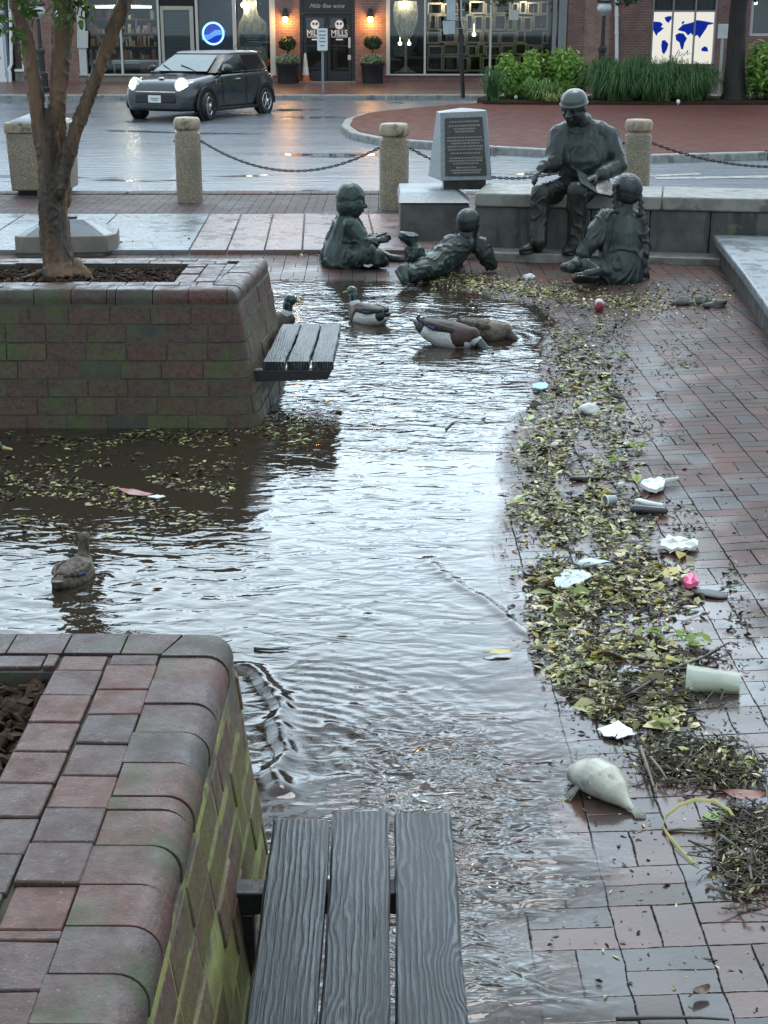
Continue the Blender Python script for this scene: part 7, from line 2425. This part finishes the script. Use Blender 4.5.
# small grey cup
def cup(name, label, px, py, r0, r1, L, yaw, mat, mat2, tiltz=.0, z=0):
    p = PG(px, py); d = V((math.cos(yaw), math.sin(yaw), tiltz)).normalized()
    q = d.to_track_quat('Z', 'Y').to_matrix()
    t_ = thing(name, label, 'cup', p)
    c = p + V((0, 0, r1 * .95 + z))
    mb = MB(); mb.lathe(c, [(.001, -L / 2), (r0, -L / 2), (r0 * 1.01, -L / 2 + .004), (r1, L / 2), (r1 - .004, L / 2), (r0 - .004, -L / 2 + .006), (.001, -L / 2 + .005)], 30, rot=q); mb.build('wall', mat, t_, smooth=40)
    mb = MB(); ring_ = [c + q @ V((math.cos(a) * r1, math.sin(a) * r1, L / 2)) for a in [2 * math.pi * k / 28 for k in range(29)]]; mb.tube(ring_, .0045, 6, cap=False); mb.build('rim', mat2, t_, smooth=180)
    return t_
cup('small_cup', 'small grey cup with dark mouth half buried in leaves', 610, 505, .020, .026, .055, R(205), smat('grey_plastic', (.35, .38, .39), rough=.35), foam)
def clearcup():
    m, t, out = new_mat('cloudy_plastic')
    b = principled(t, out, col=(.72, .74, .66), rough=.25, spec=.5)
    tr = t.node('ShaderNodeBsdfTransparent', {'Color': (.95, .97, .93, 1)}).outputs[0]
    mx = t.node('ShaderNodeMixShader', {0: .34, 1: tr, 2: b.outputs[0]}).outputs[0]
    t.l.new(mx, out.inputs[0]); return m
cc = clearcup()
tc_ = cup('plastic_cup', 'cloudy clear plastic cup lying on its side in the debris', 713, 692, .034, .045, .175, R(167), cc, cc)
c = PG(713, 692); 
d = V((math.cos(R(167)), math.sin(R(167)), 0))
mb = MB(); mb.tube([c - d * .08 + V((0, 0, .012)), c + V((0, 0, .012)), c + d * .06 + V((0, 0, .012))], [(.018, .006), (.026, .008), (.022, .005)], 10, rnd=True); mb.build('dregs', smat('stale_drink', (.30, .27, .12), rough=.3), tc_, smooth=60)
# bags and papers
film = smat('milky_film', (.62, .68, .68), (.45, .52, .53), rough=.2, scale=14, bump=.7, bscale=20, bdist=.02)
blob('plastic_bag', 'crumpled milky plastic bag on the leaves left of the pink scrap', 'bag', 594, 567, (.075, .045, .026), film, 0, .55, .4, 2)
sheetlet('plastic_film', 'pale bluish plastic film spread beside the crumpled bag', 'plastic', [(553, 583), (565, 573), (583, 575), (593, 581), (580, 587), (562, 592), (556, 590)], .004, film, .008)
sheetlet('paper_sheet', 'flat white paper corner lying above the dead fish', 'paper', [(598, 733), (618, 725), (631, 733), (634, 738), (617, 742), (604, 739)], .003, M['white'], .002)
sheetlet('pink_scrap', 'bright pink plastic scrap in the debris', 'plastic', [(682, 588), (688, 582), (697, 585), (698, 591), (690, 593)], .02, smat('pink_plastic', (.75, .12, .26), rough=.4), .01)
blob('shoe_sole', 'flat dark grey oval sole beside the pink scrap', 'sole', 712, 596, (.068, .035, .010), smat('sole_grey', (.06, .062, .066), rough=.5), -.5, .12, .9, 4)
sheetlet('blue_disc', 'light blue plastic disc floating at the water edge', 'plastic', [(532, 388), (540, 386), (548, 387), (547, 391), (539, 392.5), (533, 391)], .01, smat('sky_blue_plastic', (.28, .55, .72), rough=.35), .003)
blob('wood_block', 'dark wet block of wood among the leaves', 'wood', 583, 481, (.075, .02, .016), smat('wet_wood', (.02, .016, .013), rough=.35), .05, .25, .8, 8)
blob('tennis_ball', 'small ball half white half dark red at the upper debris line', 'ball', 599, 312, (.036, .036, .05), smat('maroon_plastic', (.22, .02, .03), rough=.4), 0, .1, .7, 1)
blob('ball_cap', 'white top of the dark red ball', 'ball', 599, 308.5, (.034, .034, .03), foam, 0, .1, 1.6, 1)
for px, py, lab in ((682, 305, 'leftmost grey rounded stone before the low slab wall'), (703, 304, 'middle grey rounded stone before the low slab wall'), (716, 307, 'rightmost dull grey stone before the low slab wall')):
    blob('stone', lab, 'stone', px, py, (.078, .05, .036), M['wallconc'], rd.uniform(0, 3), .75, .6, px)['group'] = 'stones before the slab wall'
sheetlet('white_scrap', 'white plastic scrap beside the knee of the sitting child statue', 'plastic', [(359, 267), (364, 262.5), (372, 261), (382, 266), (378, 270), (364, 271)], .02, foam, .022)
blob('white_scrap', 'white foam piece in the leaves near the girl statue shoe', 'foam', 529, 279, (.05, .035, .03), foam, 0, .4, .6, 11)
sheetlet('red_wrapper', 'red wrapper floating among leaves in front of the dark planter', 'wrapper', [(118, 491), (134, 492), (152, 496), (148, 498.5), (130, 497)], .003, smat('red_wrap', (.38, .10, .10), (.5, .3, .3), rough=.4), .002)
sheetlet('paper_sliver', 'pale sliver floating right of the red wrapper', 'paper', [(148, 499), (158, 497.5), (166, 499), (156, 501)], .003, foam, .002)
# leaves that lie alone
def bigleaf(name, label, px, py, L, W, yaw, mat, curl=.15, lift=.012, lobes=False):
    p = PG(px, py, lift); mb = MB(); n = 14
    Rm = Matrix.Rotation(yaw, 3, 'Z')
    vs_ = []
    for i in range(n + 1):
        f = i / n
        hw = W / 2 * math.sin(math.pi * min(1, f * .96 + .02)) ** .75 * (1 + (.16 * math.sin(f * 40) if lobes else 0))
        zz = curl * L * (f - .5) ** 2
        for k in (-1, 0, 1): vs_.append(p + Rm @ V(((f - .5) * L, k * hw, zz + abs(k) * curl * W * .4)))
    fs = [(i * 3 + k, i * 3 + k + 1, i * 3 + k + 4, i * 3 + k + 3) for i in range(n) for k in (0, 1)]
    mb.add(vs_, fs); mb.tube([p + Rm @ V((-L / 2, 0, curl * L * .25)), p + Rm @ V((-L * .72, L * .06, 0))], .002, 5)
    return put(mb.build(name, mat, smooth=180, loc=p, fix=False), label, 'leaf')
bigleaf('fallen_leaf', 'single bright yellow leaf at the water edge', 500, 655, .085, .04, R(10), LIT[5])
bigleaf('fallen_leaf', 'curled red brown leaf above the loop of reed', 744, 803, .12, .06, R(-8), smat('russet_leaf', (.20, .045, .015), (.11, .03, .014), rough=.35, scale=20), .3, .02)
bigleaf('fallen_leaf', 'dark leaf standing out on bright water left of the debris', 511, 612, .05, .035, R(60), LIT[4], .5, .012)
bigleaf('fallen_leaf', 'small dark leaf right of the upright dark leaf on the water', 526, 616, .035, .025, R(20), LIT[4], .4, .01)
bigleaf('fallen_leaf', 'dark red leaf at the shore under the plastic film', 523, 573, .07, .035, R(5), smat('maroon_leaf', (.05, .02, .02), rough=.4), .2, .012)
bigleaf('fallen_leaf', 'brown leaf lying alone on the wet bricks left of the paper', 597, 700, .085, .05, R(-6), LIT[3], .25, .012)
bigleaf('fallen_leaf', 'crumpled brown leaf on the bare bricks near the bottom right', 701, 997, .05, .03, R(30), LIT[3], .6, .012)
bigleaf('fallen_leaf', 'fresh pale green leaf inside the loop of reed', 715, 822, .075, .06, R(20), leafm('fresh_green', (.24, .38, .10), (.34, .46, .16)), .25, .012, True)
for px, py, lab in ((640, 450, 'lime green leaf sprig highest in the debris'), (612, 466, 'yellow green leaf sprig under the highest sprig'), (622, 358, 'pale green leaf sprig beyond the foam chunk'), (652, 640, 'lime leaf sprig left of the long dark stick'), (690, 643, 'small green leaf left of the cup')):
    p = PG(px, py, .02); mb = MB()
    for k in range(9): add_leaf(mb, p + V((rd.gauss(0, .035), rd.gauss(0, .03), rd.uniform(0, .02))), rd.uniform(.05, .09), .022, rd.uniform(0, 6.28), rd.gauss(0, .4), rd.gauss(0, .4), .3, 0)
    o = mb.build('leaf_sprig', leafm('lime_leaf', (.25, .36, .09), (.40, .48, .16)) if 'lime_leaf' not in bpy.data.materials else bpy.data.materials['lime_leaf'], fix=False, loc=p); tag(o, lab, 'leaves', 'green leaf sprigs in the debris')
# sticks
def stick(label, pix, r, mat=None, lift=.02, name='stick'):
    mb = MB(); pts = [PG(a, b, lift) for a, b in pix]
    mb.tube(pts, [r * (1 - .55 * i / (len(pts) - 1)) for i in range(len(pts))], 8, rnd=True)
    return put(mb.build(name, mat or bpy.data.materials['twig_dark'], smooth=60), label, 'stick')
stick('long dark branch slanting up left of the plastic cup', [(630, 700), (668, 676), (700, 664), (728, 648)], .007)
stick('thin dark stick lying level through the debris', [(640, 672), (680, 674), (712, 672)], .006)
stick('black stick lying along the bottom edge of the photo', [(618, 1023), (650, 1022), (700, 1022), (728, 1024)], .006, None, .012)
stick('grey twig standing out of the heap beside the dead fish', [(640, 758), (646, 775), (653, 797)], .007, bpy.data.materials['twig_pale'], .035)
stick('second pale twig crossing the heap right of the first', [(650, 768), (660, 780), (666, 790)], .006, bpy.data.materials['twig_pale'], .035)
stick('thin upright dark twig at the right edge of the bricks', [(752, 752), (760, 770), (762, 778)], .005, None, .02)
stick('small dark twig drifting below the far bench', [(446, 430), (452, 424), (458, 422)], .006, None, .006)
stick('small floating twig beyond the corner of the near planter', [(255, 650), (272, 651), (288, 650)], .006, None, .006)
stick('black branch along the edge of the twig heap at the right', [(720, 845), (735, 855), (752, 872)], .009, None, .025)
# loop of dried reed
mb = MB()
rl = [(700, 836), (688, 824), (668, 822), (664, 815), (672, 806), (688, 803), (706, 804), (722, 812), (733, 821), (740, 829)]
hts = [.004, .006, .01, .02, .045, .055, .05, .04, .03, .008]
pts = []
base_ = [(699, 866), (690, 860), (678, 848), (668, 836), (662, 827), (666, 817), (678, 808), (694, 803), (712, 804), (728, 812), (738, 826), (744, 832)]
hts = [.004, .006, .008, .01, .012, .03, .05, .06, .055, .04, .02, .008]
pts = [PG(a, b + h * 260, 0) + V((0, 0, h)) for (a, b), h in zip(base_, hts)]
mb.tube(pts, [(.002, .001), (.0045, .0012), (.006, .0012), (.0055, .0012), (.0032, .0016), (.004, .0012), (.005, .0012), (.006, .0012), (.0055, .0012), (.0045, .0012), (.004, .0012), (.002, .001)], 8, ref=(0.3, 0.6, .8))
put(mb.build('reed_loop', smat('dry_reed', (.50, .44, .16), (.36, .33, .12), rough=.4, scale=14), smooth=60), 'loop of dry yellow reed lying on the wet bricks', 'reed')
stick('short brown stick lying inside the loop of reed', [(664, 833), (680, 831), (700, 832)], .006, bpy.data.materials['twig_pale'], .006)

# dead pale fish
fp = PG(604, 797)
fish = thing('dead_fish', 'plump pale dead fish lying on wet bricks at the edge of the water', 'fish', fp)
fcol = smat('fish_skin', (.50, .48, .38), (.36, .36, .31), rough=.28, scale=9, bump=.6, bscale=120, bdist=.002, extra=[((.22, .23, .22), 14, .54, .66), ((.30, .27, .18), 6, .6, .75)])
hd_, tl_ = PG(572, 770), PG(630, 803)
ax = (tl_ - hd_); L = ax.length * .90; ax.normalize(); sidev = V((-ax.y, ax.x, 0))
hd_ = fp - ax * L * .52 + V((0, 0, .0))
C = lambda f, z, s_=0: fp + ax * (f - .5) * L + V((0, 0, z)) + sidev * s_
mb = MB()
mb.tube([C(-.02, .026), C(.10, .036), C(.28, .046, .005), (C(.5, .048, .004)), C(.72, .036), C(.88, .022), C(1.0, .014)], [(.036, .033), (.052, .046), (.062, .055), (.060, .054), (.042, .038), (.019, .019), (.010, .010)], 18, ref=sidev, rnd=True)
fb = fuse(mb, 'body', fcol, fish, .0045, 3)
mb = MB()
for k in range(7):
    a = (k - 3) * .13
    dd = (ax * math.cos(a) + sidev * math.sin(a)).normalized()
    mb.tube([C(.97, .012), C(.97, .010) + dd * .035, C(.97, .006) + dd * (.062 - abs(k - 3) * .004)], [(.005, .003), (.006, .0022), (.002, .0015)], 6)
mb.build('tail_fin', fcol, fish, smooth=60)
mb = MB()
for k in range(9):
    f = .34 + k * .055; dd = (ax * .55 + V((0, 0, .3)) + sidev * .75).normalized(); b_ = C(f, .062 - abs(k - 3) * .003, .03)
    mb.tube([b_, b_ + dd * (.022 - abs(k - 4) * .002)], [(.004, .002), (.002, .001)], 5)
mb.build('dorsal_fin', fcol, fish, smooth=60)
mb = MB(); mb.tube([C(.14, .076, .012), C(.165, .068, -.022), C(.15, .045, -.046), C(.12, .025, -.046)], .0022, 6); mb.build('gill_edge', M['wallconc'], fish, smooth=60)
mb = MB()
for k in range(4):
    a = -1.9 + k * .18
    dd = (ax * math.cos(a) + sidev * math.sin(a)); dd.z = -.25
    mb.tube([C(.24, .03, -.035), C(.24, .022, -.035) + dd * .03, C(.24, .012, -.035) + dd * .058], [(.006, .003), (.006, .002), (.002, .0015)], 6)
mb.build('pectoral_fin', fcol, fish, smooth=60)
mb = MB(); mb.ell(C(.0, .045, .012), .0085); mb.build('eye', M['black'], fish, smooth=180)
mb = MB(); mb.tube([C(-.10, .02, -.012), C(-.115, .022, 0), C(-.10, .024, .014)], .004, 6); mb.build('mouth', smat('fish_mouth', (.10, .08, .07), rough=.4), fish)
